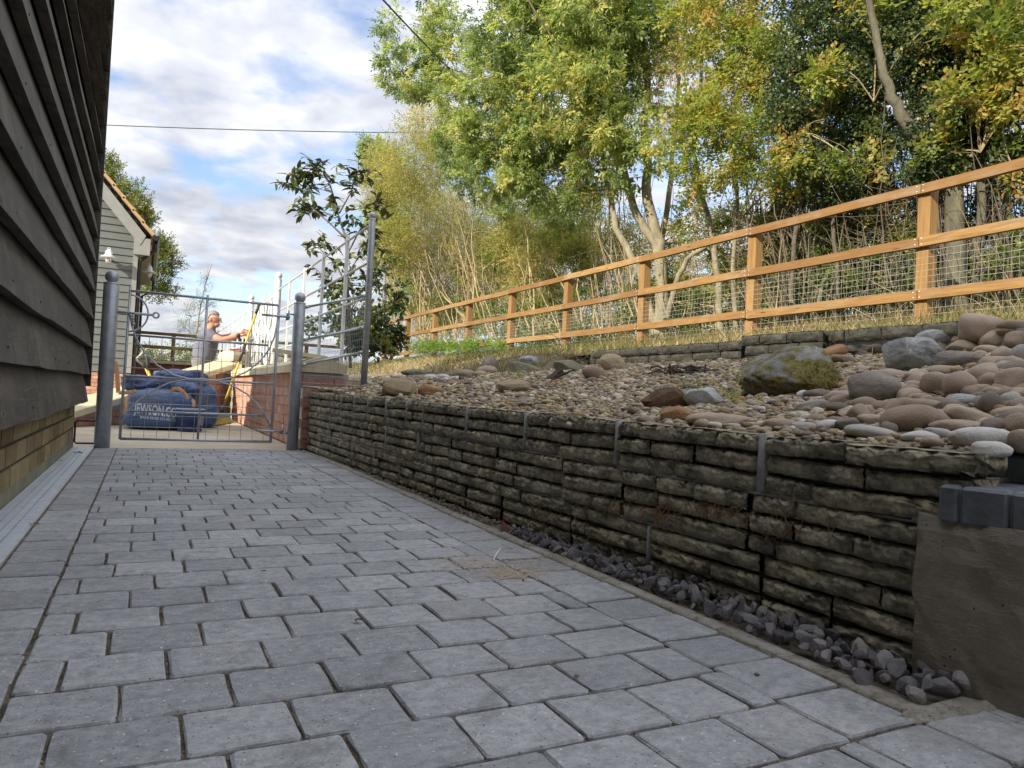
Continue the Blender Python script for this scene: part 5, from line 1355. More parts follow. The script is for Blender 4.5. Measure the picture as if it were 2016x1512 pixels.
bd(1013, 762, 66, 28, 'rock_tan', 'flat tan rock alone in the middle of the pebbles', 502, .16, .55, .04)
bd(1031, 726, 68, 27, 'rock_olive', 'olive grey squared stone in front of the dry grass', 511, .12, .9, .05)
bd(965, 719, 38, 31, 'rock_brown', 'dark rough stone block left of the olive squared stone', 523, .15, .85, .06)
bd(1043, 711, 40, 22, 'rock_grey', 'grey rough stone just behind the olive squared stone', 531, .15, .7, .06)
bd(823, 735, 62, 15, 'rock_olive', 'long pale stone block behind the row of small cobbles', 541, .1, .9, .04)
bd(1120, 722, 60, 30, 'rock_olive', 'dark mossy stone block at the end of the stone edging', 553, .12, .9, .05)
bd(1417, 827, 132, 27, 'cob_pink', 'long flat pinkish slab lying on the wall top', 562, .12, .3, .02)
cb(1932, 648, 82, 58, 'cob_pink', 'big flat pinkish slab cobble crowning the pile', 1, 12)
cb(1997, 640, 54, 20, 'cob_brown', 'flat brown cobble behind the crowning slab at the frame edge', 2)
cb(1988, 651, 52, 18, 'cob_tan', 'flat olive-tan cobble under the topmost ones at the right edge', 3)
cb(1957, 670, 54, 38, 'cob_tan', 'tan angular cobble below the crowning slab', 4, -20, 'ang')
cb(2004, 670, 48, 36, 'cob_brown', 'smooth brown cobble high at the right edge below the olive-tan one', 5, 10)
bd(1856, 662, 110, 34, 'rock_white', 'long whitish rock sloping up beside the crowning slab', 571, .14, .6, .05, tilt=-12)
cb(1893, 684, 66, 28, 'cob_tan', 'tan broken cobble with dark underside below the whitish rock', 6, 0, 'ang')
cb(1894, 667, 42, 16, 'cob_brown', 'narrow brown cobble pressed against the whitish rock', 7, -8)
cb(1941, 690, 42, 20, 'cob_pink', 'low pinkish cobble between the tan broken one and the dark egg shaped one', 8)
cb(1973, 700, 46, 38, 'cob_brown', 'dark brown egg shaped cobble near the top right', 9, -25)
cb(2008, 700, 36, 40, 'cob_grey', 'grey-brown cobble cut by the right frame edge', 10)
cb(1854, 711, 26, 18, 'cob_pink', 'little pink cobble wedged against the pale grey rock', 11)
cb(1983, 722, 52, 24, 'cob_grey', 'flattish speckled grey cobble below the dark egg shaped one', 12)
cb(1934, 738, 62, 42, 'cob_pink', 'long pinkish brown cobble leaning up to the right', 13, -25)
cb(1858, 732, 68, 24, 'cob_tan', 'wide tan cobble behind the upright brown one', 14)
cb(1805, 742, 52, 32, 'cob_pink', 'grainy pink-brown cobble under the pale grey rock', 15, 0, 'ang')
cb(1842, 758, 50, 52, 'cob_brown', 'upright squarish brown cobble', 16)
cb(1890, 760, 68, 58, 'cob_pink', 'large pinkish cobble with a crack across its face', 17, -15)
cb(1950, 756, 46, 42, 'cob_brown', 'rounded brown cobble half hidden behind the big round one at the right edge', 18)
cb(1995, 752, 66, 56, 'cob_pink', 'large rounded pink-brown cobble at the right frame edge', 19, 0)
cb(1747, 778, 50, 33, 'cob_brown', 'smooth brown egg shaped cobble leaning on the large dark rock', 20)
cb(1791, 780, 50, 28, 'cob_pink', 'smooth purplish cobble right of the brown egg shaped one', 21, -10)
cb(1811, 787, 42, 25, 'cob_brown', 'small loaf shaped brown cobble in front of the purplish one', 22)
cb(1771, 760, 28, 18, 'cob_tan', 'small tan cobble tucked behind the brown egg shaped one', 23)
cb(1803, 761, 34, 18, 'cob_brown', 'small brown cobble under the grainy pink-brown one', 24)
cb(1936, 770, 44, 24, 'cob_tan', 'olive tan cobble between the cracked one and the right edge', 25)
bd(1900, 790, 66, 34, 'rock_white', 'white crusted stone with moss among the brown cobbles', 581, .2, .6, .08)
cb(1950, 797, 50, 48, 'cob_dark', 'grey-brown upright cobble right of the white crusted stone', 26)
cb(1989, 789, 42, 34, 'cob_grey', 'dark grey cobble near the right edge behind the upright one', 27, -20)
cb(1736, 803, 46, 26, 'cob_brown', 'brown cobble under the smooth egg shaped one', 28)
cb(1763, 801, 58, 28, 'cob_brown', 'slanting brown cobble left of the wide tan dome', 29, -30)
cb(1834, 803, 84, 32, 'cob_tan', 'wide tan cobble directly behind the largest mottled one', 30, 5)
cb(1799, 828, 138, 62, 'cob_brown', 'largest mottled brown cobble above the wall end', 31, -4)
cb(1914, 825, 108, 38, 'cob_tan', 'long olive-brown cobble sloping down to the right', 32, 14)
cb(1987, 815, 68, 32, 'cob_tan', 'mid brown olive cobble at the right edge', 33, -8)
cb(2005, 838, 60, 44, 'cob_brown', 'brown cobble at the right edge above the pale grey one', 34, -30)
cb(1957, 842, 52, 34, 'cob_dark', 'purplish dark cobble above the big pale grey one', 35, -15)
cb(1884, 841, 100, 28, 'cob_pink', 'flat pink cobble above the blue-grey one', 36)
cb(1850, 856, 68, 30, 'cob_grey', 'blue-grey cobble touching the big pale one', 37, 8)
cb(1938, 866, 126, 44, 'cob_pale', 'big pale grey cobble behind the wall end', 38, 4)
cb(1952, 887, 70, 32, 'cob_pale', 'pale cobble beneath the big pale grey one', 39)
cb(1817, 861, 86, 24, 'cob_pale', 'low pale cobble peeping over the wall top', 40)
cb(1715, 853, 96, 30, 'cob_grey', 'wide smooth grey cobble on the wall top', 41, 6)
cb(1690, 816, 46, 42, 'cob_tan', 'blunt tan-grey cobble left of the largest mottled one', 42, 20, 'ang')
cb(1713, 828, 48, 26, 'cob_tan', 'tan flat cobble left of the largest mottled one', 43)
cb(2010, 868, 44, 46, 'cob_brown', 'brown cobble beyond the big pale one at the frame edge', 44)
cb(1670, 838, 50, 34, 'cob_dark', 'black and white broken cobble on the wall top', 45, 0, 'ang')
cb(1608, 777, 52, 24, 'cob_dark', 'dark brown brick shaped cobble at the foot of the mossy boulder', 46, 0, 'ang')
cb(1600, 799, 68, 24, 'cob_grey', 'flat grey-brown cobble below the brick shaped one', 47, -10)
cb(1650, 803, 50, 20, 'cob_dark', 'reddish dark oval cobble below the large dark rock', 48)
cb(1654, 787, 42, 22, 'cob_dark', 'dark low cobble beside the large dark rock', 49)
cb(1535, 836, 60, 24, 'cob_pink', 'pinkish oval cobble resting on the wall top', 50)
cb(1444, 839, 38, 14, 'cob_grey', 'small bluish cobble in front of the long flat slab', 51)
cb(1631, 840, 52, 26, 'cob_pale', 'pale grey dome shaped cobble on the wall top', 52)
cb(1585, 841, 54, 18, 'cob_grey', 'low lilac-grey cobble between the pinkish oval and the pale dome', 53)
cb(1606, 826, 40, 22, 'cob_brown', 'grey-brown cobble behind the lilac-grey one', 54)
cb(1642, 694, 52, 28, 'cob_orange', 'orange sandstone cobble in front of the edging', 55, -15, 'ang')
cb(1687, 688, 44, 18, 'cob_grey', 'olive grey cobble right of the orange one', 56)
cb(1659, 708, 48, 22, 'cob_brown', 'wedge shaped brown cobble below the orange one', 57, 8, 'ang')
cb(1734, 688, 52, 25, 'cob_dark', 'dark olive cobble left of the pale grey rock', 58, 0, 'ang')
cb(1751, 694, 26, 18, 'cob_pink', 'small pinkish cobble against the dark olive one', 59)
cb(1580, 779, 24, 20, 'cob_white', 'bright white stone at the foot of the mossy boulder', 60, -30)
cb(1499, 783, 27, 19, 'cob_tan', 'tan rounded stone left below the mossy boulder', 61, -10)
cb(1477, 794, 21, 15, 'cob_pink', 'small lilac stone below the mossy boulder', 62)
cb(1458, 788, 21, 17, 'cob_orange', 'orange square chip below the mossy boulder', 63, 0, 'ang')
cb(1528, 795, 14, 13, 'cob_green', 'little green glassy stone below the mossy boulder', 64)
cb(1500, 806, 18, 14, 'cob_white', 'white pebble in front of the green stone', 65)
cb(1171, 737, 48, 27, 'cob_brown', 'brown oval cobble left of the pale upright boulder', 66, 15)
cb(1166, 749, 23, 11, 'cob_dark', 'small dark oval pebble under the brown oval one', 67)
cb(960, 730, 42, 19, 'cob_tan', 'rounded tan cobble at the dry grass edge', 68)
cb(916, 737, 38, 20, 'cob_brown', 'greyish brown cobble left of the rounded tan one', 69)
cb(945, 738, 30, 16, 'cob_tan', 'pale broken cobble in front of the rounded tan one', 70, 0, 'ang')
for i, (x, y, w, h, m, l) in enumerate(((890, 740, 19, 14, 'cob_dark', 'dark pointed cobble in the row by the dry grass'), (874, 743, 24, 13, 'cob_pale', 'pale cobble in the row right of two white ones'), (849, 743, 30, 13, 'cob_pale', 'pale twin cobble in the middle of the row by the dry grass'),
     (823, 746, 19, 15, 'cob_brown', 'brown cobble left of the pale twin one'), (803, 750, 28, 15, 'cob_tan', 'tan cobble behind the pale yellow rock'), (779, 748, 22, 15, 'cob_dark', 'dark cobble at the left of the row by the dry grass'),
     (765, 753, 24, 15, 'cob_brown', 'leftmost brown cobble of the row by the dry grass'), (895, 746, 20, 9, 'cob_white', 'white flat cobble in front of the dark pointed one'), (836, 752, 26, 9, 'cob_tan', 'flat tan cobble in front of the row'))):
    cb(x, y, w, h, m, l, 71 + i)
# small fill-in cobbles between the larger ones
rf_ = random.Random(31)
for k in range(165):
    px, py = rf_.uniform(1640, 2016), rf_.uniform(690, 850)
    if py < 1010 - .165 * px: continue
    p, t = bank_hit(px, py)
    if k >= 120:      # the pile goes on beyond the frame
        x_, y_ = rf_.uniform(1.6, 4.0), rf_.uniform(-.3, .95); p, t = Vector((x_, y_, bank_z(x_, y_))), 3.2
    s = rf_.uniform(.018, .042) * (t / 2.2) ** .6
    o = bpy.data.objects.new('cobble', cobm[k % 14]); col.objects.link(o); o.location = p + Vector((0, 0, s * .1)); o.scale = (s * 1.2, s, s * .75); o.rotation_euler = (rf_.uniform(-.3, .3), rf_.uniform(-.3, .3), rf_.uniform(0, 6))
    mname = rf_.choice(['cob_brown', 'cob_brown', 'cob_pink', 'cob_tan', 'cob_dark']); o.material_slots[0].link = 'OBJECT'; o.material_slots[0].material = MT[mname]
    tag(o, 'small brownish cobble wedged low between the larger ones of the pile', 'cobble', 'small cobbles filling the gaps of the pile')

# ------------------------------------------------------------------ pebbles over the bank
V1, F1 = icosphere(1)
V0 = np.array([v for v in V1]); F0 = F1
phi = (1 + 5 ** .5) / 2
Vi = np.array([(-1, phi, 0), (1, phi, 0), (-1, -phi, 0), (1, -phi, 0), (0, -1, phi), (0, 1, phi), (0, -1, -phi), (0, 1, -phi), (phi, 0, -1), (phi, 0, 1), (-phi, 0, -1), (-phi, 0, 1)]) / math.sqrt(1 + phi * phi)
Fi = np.array([(0, 11, 5), (0, 5, 1), (0, 1, 7), (0, 7, 10), (0, 10, 11), (1, 5, 9), (5, 11, 4), (11, 10, 2), (10, 7, 6), (7, 1, 8), (3, 9, 4), (3, 4, 2), (3, 2, 6), (3, 6, 8), (3, 8, 9), (4, 9, 5), (2, 4, 11), (6, 2, 10), (8, 6, 7), (9, 8, 1)])
P = []; S = []
rp = random.Random(77)
def add_pebbles(n, y0, y1, s0, s1, x1=4.08):
    c = 0
    while c < n:
        y = rp.uniform(y0, y1); xa_ = wall_x(y) + .06 if y > .745 else 1.36
        if y > 5.24: xa_ = 1.45
        x = rp.uniform(xa_, x1)
        if y > 6.3 and x > 2.7 + .02 * y and rp.random() < .9: c += 1; continue
        s = rp.choice((s0, s0, (s0 + s1) / 2, s1)) * rp.uniform(.7, 1.3)
        P.append((x, y, bank_z(x, y) + s * rp.uniform(.05, .7))); S.append(s); c += 1
add_pebbles(9000, .7, 2.4, .006, .0115, 3.0)
add_pebbles(19000, 1.6, 4.6, .0065, .0130)
add_pebbles(11000, 4.2, 8.6, .010, .019)
add_pebbles(1100, 1.2, 8, .015, .023)
add_pebbles(7000, .9, 5.5, .0035, .0065)
add_pebbles(3600, -1.2, 1.5, .010, .018, 4.08)
P = np.array(P); S = np.array(S); n = len(P)
V, F = inst(Vi, Fi, np.zeros((n, 3)), rotmats(n), np.ones(n))
V = V.reshape(n, 12, 3) * np.stack([S * rng.uniform(.9, 1.5, n), S * rng.uniform(.8, 1.1, n), S * rng.uniform(.5, .8, n)], 1)[:, None, :]
V *= (1 + .12 * rng.normal(size=(n, 12, 1)))
za = rng.uniform(0, 6.3, n); ca, sa_ = np.cos(za)[:, None], np.sin(za)[:, None]
V = np.stack([V[:, :, 0] * ca - V[:, :, 1] * sa_, V[:, :, 0] * sa_ + V[:, :, 1] * ca, V[:, :, 2]], 2) + P[:, None, :]
o = put('pebbles', npmesh('pebbles', V.reshape(-1, 3), F, smooth=True), MT['pebble'], bank); o['kind'] = 'stuff'
pbm = [blob('pebble', 2, 600 + k, .2, 1.2, .3, .03) for k in range(7)]
for k in range(230):
    px, py = rp.uniform(1120, 1760), rp.uniform(770, 840)
    if k % 3 == 0: px, py = rp.uniform(800, 1560), rp.uniform(745, 790)
    p, t = bank_hit(px, py); s = rp.uniform(.008, .017) * (1 + .35 * max(0, t - 2))
    put('pebble', rp.choice(pbm), MT['pebble1'], bank, p + Vector((0, 0, s * .25)), (rp.uniform(-.4, .4), rp.uniform(-.4, .4), rp.uniform(0, 6)), (s * 1.25, s, s * .7))

# ------------------------------------------------------------------ plant helpers
def leafshape(L, W, n=1, fold=.12):
    # a leaf along +x: rhombus of two folded halves
    V = np.array([(0, 0, 0), (L * .45, W / 2, fold * W), (L, 0, -L * .05), (L * .45, -W / 2, fold * W)]); F = np.array([(0, 1, 2, 3)]); return V, F
pr9 = random.Random(19)
def pinnate(L, pairs, lw, ll):
    V = []; F = []
    def add(o, ang, l, w, dz):
        b = len(V); ang += pr9.gauss(0, .25); tl, tw = pr9.gauss(0, .35), pr9.gauss(0, .5); c, s = math.cos(ang), math.sin(ang)
        for x, y, z in ((0, 0, 0), (l * .5, w / 2, .0), (l, 0, dz), (l * .5, -w / 2, .0)): V.append((o + x * c - y * s, x * s + y * c, z - .25 * (o + x * c) ** 2 / L + x * tl + y * tw))
        F.append((b, b + 1, b + 2, b + 3))
    for k in range(pairs):
        o = L * (.25 + .65 * k / pairs)
        for sg in (-1, 1): add(o, sg * R(52), ll, lw, -.012)
    add(L * .9, 0, ll * 1.1, lw, -.015)
    return np.array(V), np.array(F)
def twigspray(L, nl, ll, lw, seed):
    r = random.Random(seed); V = []; F = []
    for k in range(nl):
        o = L * (k + .5) / nl; ang = r.choice((-1, 1)) * r.uniform(.5, 1.3); el = r.uniform(-.5, .6); l = ll * r.uniform(.7, 1.2); w = lw * r.uniform(.8, 1.2)
        d = Vector((math.cos(ang) * math.cos(el), math.sin(ang) * math.cos(el), math.sin(el))); sd2 = d.cross(Vector((r.gauss(0, .4), r.gauss(0, .4), 1))).normalized(); b = len(V); p = Vector((o, 0, 0))
        for q in (p, p + d * l * .5 + sd2 * w / 2, p + d * l, p + d * l * .5 - sd2 * w / 2): V.append(tuple(q))
        F.append((b, b + 1, b + 2, b + 3))
    return np.array(V), np.array(F)
ASH = pinnate(.21, 4, .030, .075)
HAW = twigspray(.16, 7, .042, .028, 2)
SMALL = twigspray(.20, 9, .034, .013, 4)
KEYS = twigspray(.10, 8, .04, .009, 6)
IVY = twigspray(.16, 6, .055, .045, 8)
FM = 1.9
def foliage(name, clusters, spray, mat, parent, tint=(.5, .25), hang=.35, size=1.0):
    # clusters: (centre, radii, number of sprays)
    Ps, Ds, Ts = [], [], []
    for c, rad, n in clusters:
        n = int(n * FM); g = rng.normal(size=(n, 3)); g /= np.linalg.norm(g, axis=1)[:, None]
        # uneven: sprays bunch round a few sub-centres, leaving gaps
        k = max(3, n // 26); sub = rng.normal(size=(k, 3)); sub /= np.linalg.norm(sub, axis=1)[:, None]; sub *= (rng.uniform(.25, 1, k) ** .5)[:, None]
        idx = rng.integers(0, k, n); q = sub[idx] + g * (rng.uniform(0, 1, n) ** .6)[:, None] * .30
        p = np.array(c) + q * np.array(rad)
        d = g * .7 + q * .4 + rng.normal(size=(n, 3)) * .65 + np.array([0, 0, -hang])
        t = tint[0] + tint[1] * rng.normal(size=k)[idx] * .6 + tint[1] * .55 * rng.normal(size=n)
        Ps.append(p); Ds.append(d); Ts.append(t)
    P_ = np.concatenate(Ps); D_ = np.concatenate(Ds); T_ = np.clip(np.concatenate(Ts), 0, 1)
    V, F = inst(spray[0], spray[1], P_, rotmats(len(P_), 'd', D_), size * rng.uniform(.65, 1.25, len(P_)))
    tt_ = np.repeat(T_, len(spray[1])); tt_ = np.clip(tt_ + .06 * rng.normal(size=len(tt_)), 0, 1)
    return put(name, npmesh(name, V, F, tt_), mat, parent, -wloc(parent))
def bez(a, b, bend, n=8, seed=0):
    r = random.Random(seed); a, b = Vector(a), Vector(b); m = (a + b) / 2 + Vector(bend); out = []
    for i in range(n + 1):
        t = i / n; out.append(a * (1 - t) ** 2 + m * 2 * t * (1 - t) + b * t * t + Vector((r.gauss(0, 1), r.gauss(0, 1), r.gauss(0, .5))) * .02 * (0 < i < n) * (b - a).length * .35)
    return out
def limb(mb, pts, r0, r1, n=8):
    k = len(pts); mb.tube(pts, [r0 + (r1 - r0) * (i / (k - 1)) ** .8 for i in range(k)], n, False); return mb
def T(px, e=0.0):
    # depth, along a pixel's ray, of the line of stems that stands behind the fence
    return (onX(px, 600, 6.55 + e) - CAM).dot(fw)
def C(px, py, t, rx, ry, n, rz=None):
    if py > 360 and px > 790: t = max(t, T(px, rx * .0012 * t))
    s = t / F_PX; c = dep(px, py, t); return (tuple(c), (rx * s, (rz or (rx + ry) / 2) * s, ry * s), n)
def grow(mb, src, clusters, r0=.03, per=3, seed=0, n=6):
    # limbs from the nearest point of the stems to each leaf cluster, then finer twigs inside it
    r = random.Random(seed)
    for c, rad, k in clusters:
        c = Vector(c); cand = [p for p in src if p.z < c.z + .2] or src
        s = min(cand, key=lambda p: (p - c).length + .4 * abs(p.z - c.z + .8))
        L = (c - s).length; rr_ = min(r0, .006 + .011 * L)
        pts = bez(s, c, (r.gauss(0, .15) * L, r.gauss(0, .15) * L, .18 * L), 7, r.random()); limb(mb, pts, rr_, .004, n)
        for _ in range(per):
            e = c + Vector((r.gauss(0, .55) * rad[0], r.gauss(0, .55) * rad[1], r.gauss(0, .55) * rad[2])); b = r.choice(pts[3:]); limb(mb, bez(b, e, (r.gauss(0, .1), r.gauss(0, .1), .08), 5, r.random()), .005, .0015, 4)
    return mb
def base(px, py, x): p = onX(px, py, x); return p

# ------------------------------------------------------------------ ash tree with three pale stems
ash = thing('ash_tree', (6.85, 8.75, 1.2), 'tall multi-stemmed ash tree with pale trunks and feathery green leaves', 'tree')
TA = 10.6
def A_(px, py, dt=0): return dep(px, py, TA + dt)
b0 = Vector((A_(1302, 668).x, A_(1302, 668).y, 1.0))
stems = [([b0, A_(1303, 600), A_(1301, 520), A_(1296, 478), A_(1284, 430), A_(1272, 380), A_(1276, 330), A_(1268, 270), A_(1272, 210), A_(1275, 140), A_(1268, 60), A_(1262, -60)], .115, .035),
         ([A_(1296, 490), A_(1270, 450), A_(1248, 410), A_(1232, 350, .2), A_(1222, 290, .3), A_(1212, 220, .3), A_(1196, 150, .4), A_(1176, 80, .5), A_(1150, 0, .6), A_(1130, -80, .7)], .07, .025),
         ([A_(1240, 500, .3), A_(1214, 450, .4), A_(1204, 400, .5), A_(1190, 330, .6), A_(1186, 280, .6)], .055, .03),
         ([A_(1290, 660), A_(1262, 540, .2), A_(1240, 500, .3)], .07, .055),
         ([A_(1310, 640, -.3), A_(1330, 560, -.5), A_(1352, 510, -.6), A_(1392, 484, -.7)], .05, .028),
         ([A_(1316, 600, .1), A_(1300, 480, .2), A_(1318, 380, .3), A_(1326, 280, .4), A_(1336, 160, .5), A_(1330, 20, .5)], .06, .02),
         ([A_(1186, 280, .6), A_(1150, 250, .8), A_(1110, 228, 1.2), A_(1060, 218, 1.6)], .028, .012),
         ([A_(1212, 220, .3), A_(1160, 130, 0), A_(1100, 90, -.3), A_(1050, 20, -.6), A_(1020, -40, -.8)], .026, .01),
         ([A_(1110, 228, 1.2), A_(1000, 170, 2), A_(900, 140, 2.6), A_(850, 60, 3.0), A_(832, 10, 3.2)], .022, .007)]
mb = MB(); src = []
for pts, r0, r1 in stems:
    fine = []
    for a_, b_ in zip(pts, pts[1:]):
        for q in range(3): fine.append(a_.lerp(b_, q / 3) + Vector((rnd.gauss(0, .008), rnd.gauss(0, .008), 0)))
    fine.append(pts[-1]); limb(mb, fine, r0, r1, 10); src += fine
part('trunk', mb, MT['bark'], ash, True)
cl = [C(820, 40, 13.4, 60, 60, 190), C(800, 140, 13.2, 50, 40, 150), C(880, 90, 13.0, 50, 60, 190), C(850, 160, 12.8, 60, 34, 160), C(900, 200, 12.6, 40, 40, 110), C(960, 120, 12.3, 40, 60, 170),
      C(1010, 60, 11.6, 80, 70, 420), C(1100, 30, 10.8, 90, 70, 470), C(1010, 170, 11.8, 90, 60, 430), C(1110, 140, 11.0, 80, 70, 430), C(960, 260, 12.0, 80, 46, 330), C(1060, 270, 11.5, 90, 50, 420), C(1150, 240, 11, 70, 50, 260),
      C(980, 340, 12.0, 90, 50, 400), C(1090, 350, 11.4, 90, 56, 400), C(1180, 330, 11, 50, 50, 160), C(1010, 400, 11.8, 60, 36, 190), C(1130, 410, 11.2, 60, 34, 170), C(1200, 60, 10.4, 60, 70, 260), C(1270, 40, 10.5, 70, 70, 280), C(1200, 160, 10.4, 50, 60, 190),
      C(1040, -70, 11, 120, 60, 420), C(1200, -70, 10.4, 100, 60, 360), C(1300, 140, 10.7, 60, 60, 170), C(1350, 50, 10.5, 60, 60, 190), C(1140, 170, 10.2, 90, 80, 330), C(1180, 20, 9.9, 90, 70, 330), C(900, 290, 12.4, 40, 34, 110), C(1210, 250, 10.2, 60, 60, 190), C(1260, 320, 10.2, 60, 50, 140)]
mb = MB(); grow(mb, src, cl, .03, 4, 5)
part('branches', mb, MT['bark'], ash, True)
foliage('crown', [(c_, tuple(q * 1.08 for q in r_), n_ * 1.25) for c_, r_, n_ in cl], ASH, MT['ash'], ash, (.55, .34), .22, .80)
foliage('seed_keys', [C(1330, 190, 10.4, 60, 120, 260), C(1280, 250, 10.4, 50, 60, 110), C(1390, 110, 10.2, 70, 80, 190), C(1180, 265, 10.6, 40, 40, 70), C(1150, 320, 10.8, 30, 40, 60), C(1430, 200, 9.8, 60, 80, 150)], KEYS, MT['keys'], ash, (.5, .3), .9, 1.0)

# ------------------------------------------------------------------ pale straggling willow bush further along
wil = thing('straggly_bush', (6.2, 17, 1.1), 'straw coloured straggly bush of thin arching twigs left of the ash tree', 'bush')
def W_(px, py, dt=0): return dep(px, py, max(16.5, T(min(max(px, 800), 1130)) + .8) + dt)
mb = MB(); src = []
rwi = random.Random(12)
for k in range(70):
    bx = rwi.uniform(800, 1130); t_ = rwi.uniform(-.4, 2)
    lean = rwi.gauss(-25, 60); topy = 300 + (abs(bx - 860) * .25) + rwi.uniform(0, 220)
    a_ = W_(bx, 660, t_); b_ = W_(bx + lean - 20, topy, t_ + rwi.gauss(0, .6)); pts = bez(a_, b_, (rwi.gauss(0, .25), rwi.gauss(0, .25), .4), 9, k); limb(mb, pts, rwi.uniform(.012, .032), .003, 5); src += pts[3:]
for k in range(520):
    s_ = rwi.choice(src); L = rwi.uniform(.4, 1.5); e = s_ + Vector((rwi.gauss(-.2, .7), rwi.gauss(0, .6), rwi.uniform(-.5, .9))).normalized() * L
    limb(mb, bez(s_, e, (rwi.gauss(0, .1), rwi.gauss(0, .1), .22 * L), 6, k), rwi.uniform(.004, .009), .002, 4)
part('branches', mb, MT['twig'], wil, True)
cw = [C(760, 350, 19, 44, 70, 330), C(780, 470, 18, 40, 60, 260), C(850, 250, 17.5, 60, 40, 200), C(820, 330, 17, 60, 60, 260), C(880, 380, 16.5, 70, 60, 290), C(840, 440, 16.5, 70, 60, 290), C(920, 470, 16, 70, 60, 290), C(980, 450, 15.5, 60, 60, 230), C(1040, 480, 15, 60, 50, 200), C(870, 530, 16.5, 80, 50, 300), C(960, 560, 16, 80, 50, 300), C(1060, 550, 15.5, 60, 50, 210), C(800, 560, 17, 50, 50, 210)]
foliage('crown', [(c_, r_, n_ * 3.4) for c_, r_, n_ in cw], SMALL, MT['olive'], wil, (.45, .3), .2, 1.65)
cg = [C(745, 330, 22, 30, 50, 300), C(760, 440, 21, 40, 70, 420), C(735, 290, 22.5, 24, 20, 110), C(800, 590, 20, 50, 30, 230), C(900, 600, 18, 60, 34, 260)]
gtree = thing('small_green_tree', W_(770, 660, 5.5), 'small bright green tree at the left end of the row behind the straggly bush', 'tree')
mb = MB(); tb = [W_(772, 668, 5.5), W_(770, 560, 5.5), W_(765, 460, 5.3), W_(755, 360, 5.5), W_(748, 300, 5.6)]; limb(mb, tb, .08, .015, 8); part('trunk', mb, MT['bark'], gtree, True)
mb = MB(); grow(mb, tb, cg[:4], .03, 5, 8); part('branches', mb, MT['bark'], gtree, True)
foliage('crown', cg, ASH, MT['ash'], gtree, (.62, .22), .4, 1.2)

hg = thing('mixed_hedge', dep(1020, 660, 14), 'tangled yellow-green hedge of small leaves filling the gap below the ash crown', 'hedge')
rh = random.Random(55); hc_ = []; hsrc = []; mb = MB()
for k in range(46):
    px = rh.uniform(800, 1290); py = rh.uniform(430, 640) + max(0, (px - 1150)) * .15; t_ = T(px) + rh.uniform(.2, 2)
    hc_.append(C(px, py, t_, rh.uniform(40, 70), rh.uniform(30, 50), rh.uniform(70, 150)))
for k in range(34):
    px = rh.uniform(1290, 1600); py = rh.uniform(400, 650); hc_.append(C(px, py, T(px) + rh.uniform(.1, 1.4), rh.uniform(36, 64), rh.uniform(30, 50), rh.uniform(28, 70)))
for k in range(60):
    px = rh.uniform(800, 1290); t_ = T(px) + rh.uniform(0, 1.6); a_ = dep(px, 670, t_); b_ = dep(px + rh.gauss(0, 50), rh.uniform(400, 560), t_ + rh.gauss(0, .4)); q_ = bez(a_, b_, (rh.gauss(0, .2), rh.gauss(0, .2), .1), 9, k); limb(mb, q_, rh.uniform(.01, .03), .004, 5); hsrc += q_[2:]
grow(mb, hsrc, hc_, .012, 5, 3); part('branches', mb, MT['twig'], hg, True)
foliage('crown', [(c_, r_, n_ * 2.0) for c_, r_, n_ in hc_[::2]], SMALL, MT['olive'], hg, (.45, .32), .2, 1.5); foliage('crown', [(c_, r_, n_ * 1.6) for c_, r_, n_ in hc_[1::2]], HAW, MT['haw'], hg, (.5, .3), .2, 1.0)
# ------------------------------------------------------------------ hawthorns and ivy-clad trees to the right
def shrubtree(name, label, t, stems, cls, spray, mat, tint, seed, extra=0, xr=(0, 0), bark='bark_dark', size=1.0, r0=(.02, .05), yr=(250, 560), cat='tree', ext_t=(-.8, 1.2), dens=1.0):
    P0 = dep(sum(s[0][0][0] for s in stems) / len(stems), 660, t); o = thing(name, (P0.x, P0.y, 1.0), label, cat)
    mb = MB(); src = []; r = random.Random(seed)
    for pts, ra_, rb_ in stems:
        w_ = [dep(p[0], p[1], max(t, T(pts[0][0])) + (p[2] if len(p) > 2 else 0)) for p in pts]; fine = []
        for a_, b_ in zip(w_, w_[1:]):
            for q in range(3): fine.append(a_.lerp(b_, q / 3) + Vector((r.gauss(0, .010), r.gauss(0, .010), 0)))
        fine.append(w_[-1]); limb(mb, fine, ra_, rb_, 9); src += fine
    part('trunk', mb, MT[bark], o, True)
    mb = MB(); src2 = []
    for k in range(extra):
        bx = r.uniform(*xr); dt = T(bx) + r.uniform(0, 1.3); a_ = dep(bx, r.uniform(620, 690), dt); b_ = dep(bx + r.gauss(0, 50), r.uniform(*yr), dt + r.gauss(0, .3))
        pts = bez(a_, b_, (r.gauss(0, .18), r.gauss(0, .18), .1), 9, k); limb(mb, pts, r.uniform(.005, .017), .003, 5); src2 += pts[2:]
    for k in range(int(extra * 5)):
        s_ = r.choice(src2); L = r.uniform(.25, .9); e = s_ + Vector((r.gauss(0, 1), r.gauss(0, 1), r.uniform(-.5, 1))).normalized() * L; limb(mb, bez(s_, e, (r.gauss(0, .06), r.gauss(0, .06), .03), 5, k), r.uniform(.002, .005), .0012, 3)
    grow(mb, src, cls, .025, 4, seed); part('branches', mb, MT['twig' if bark == 'bark' else 'twig_dark'], o, True)
    foliage('crown', [(c_, r_, n_ * dens) for c_, r_, n_ in cls], spray, MT[mat], o, tint, .2, size); return o
TH = 8.6
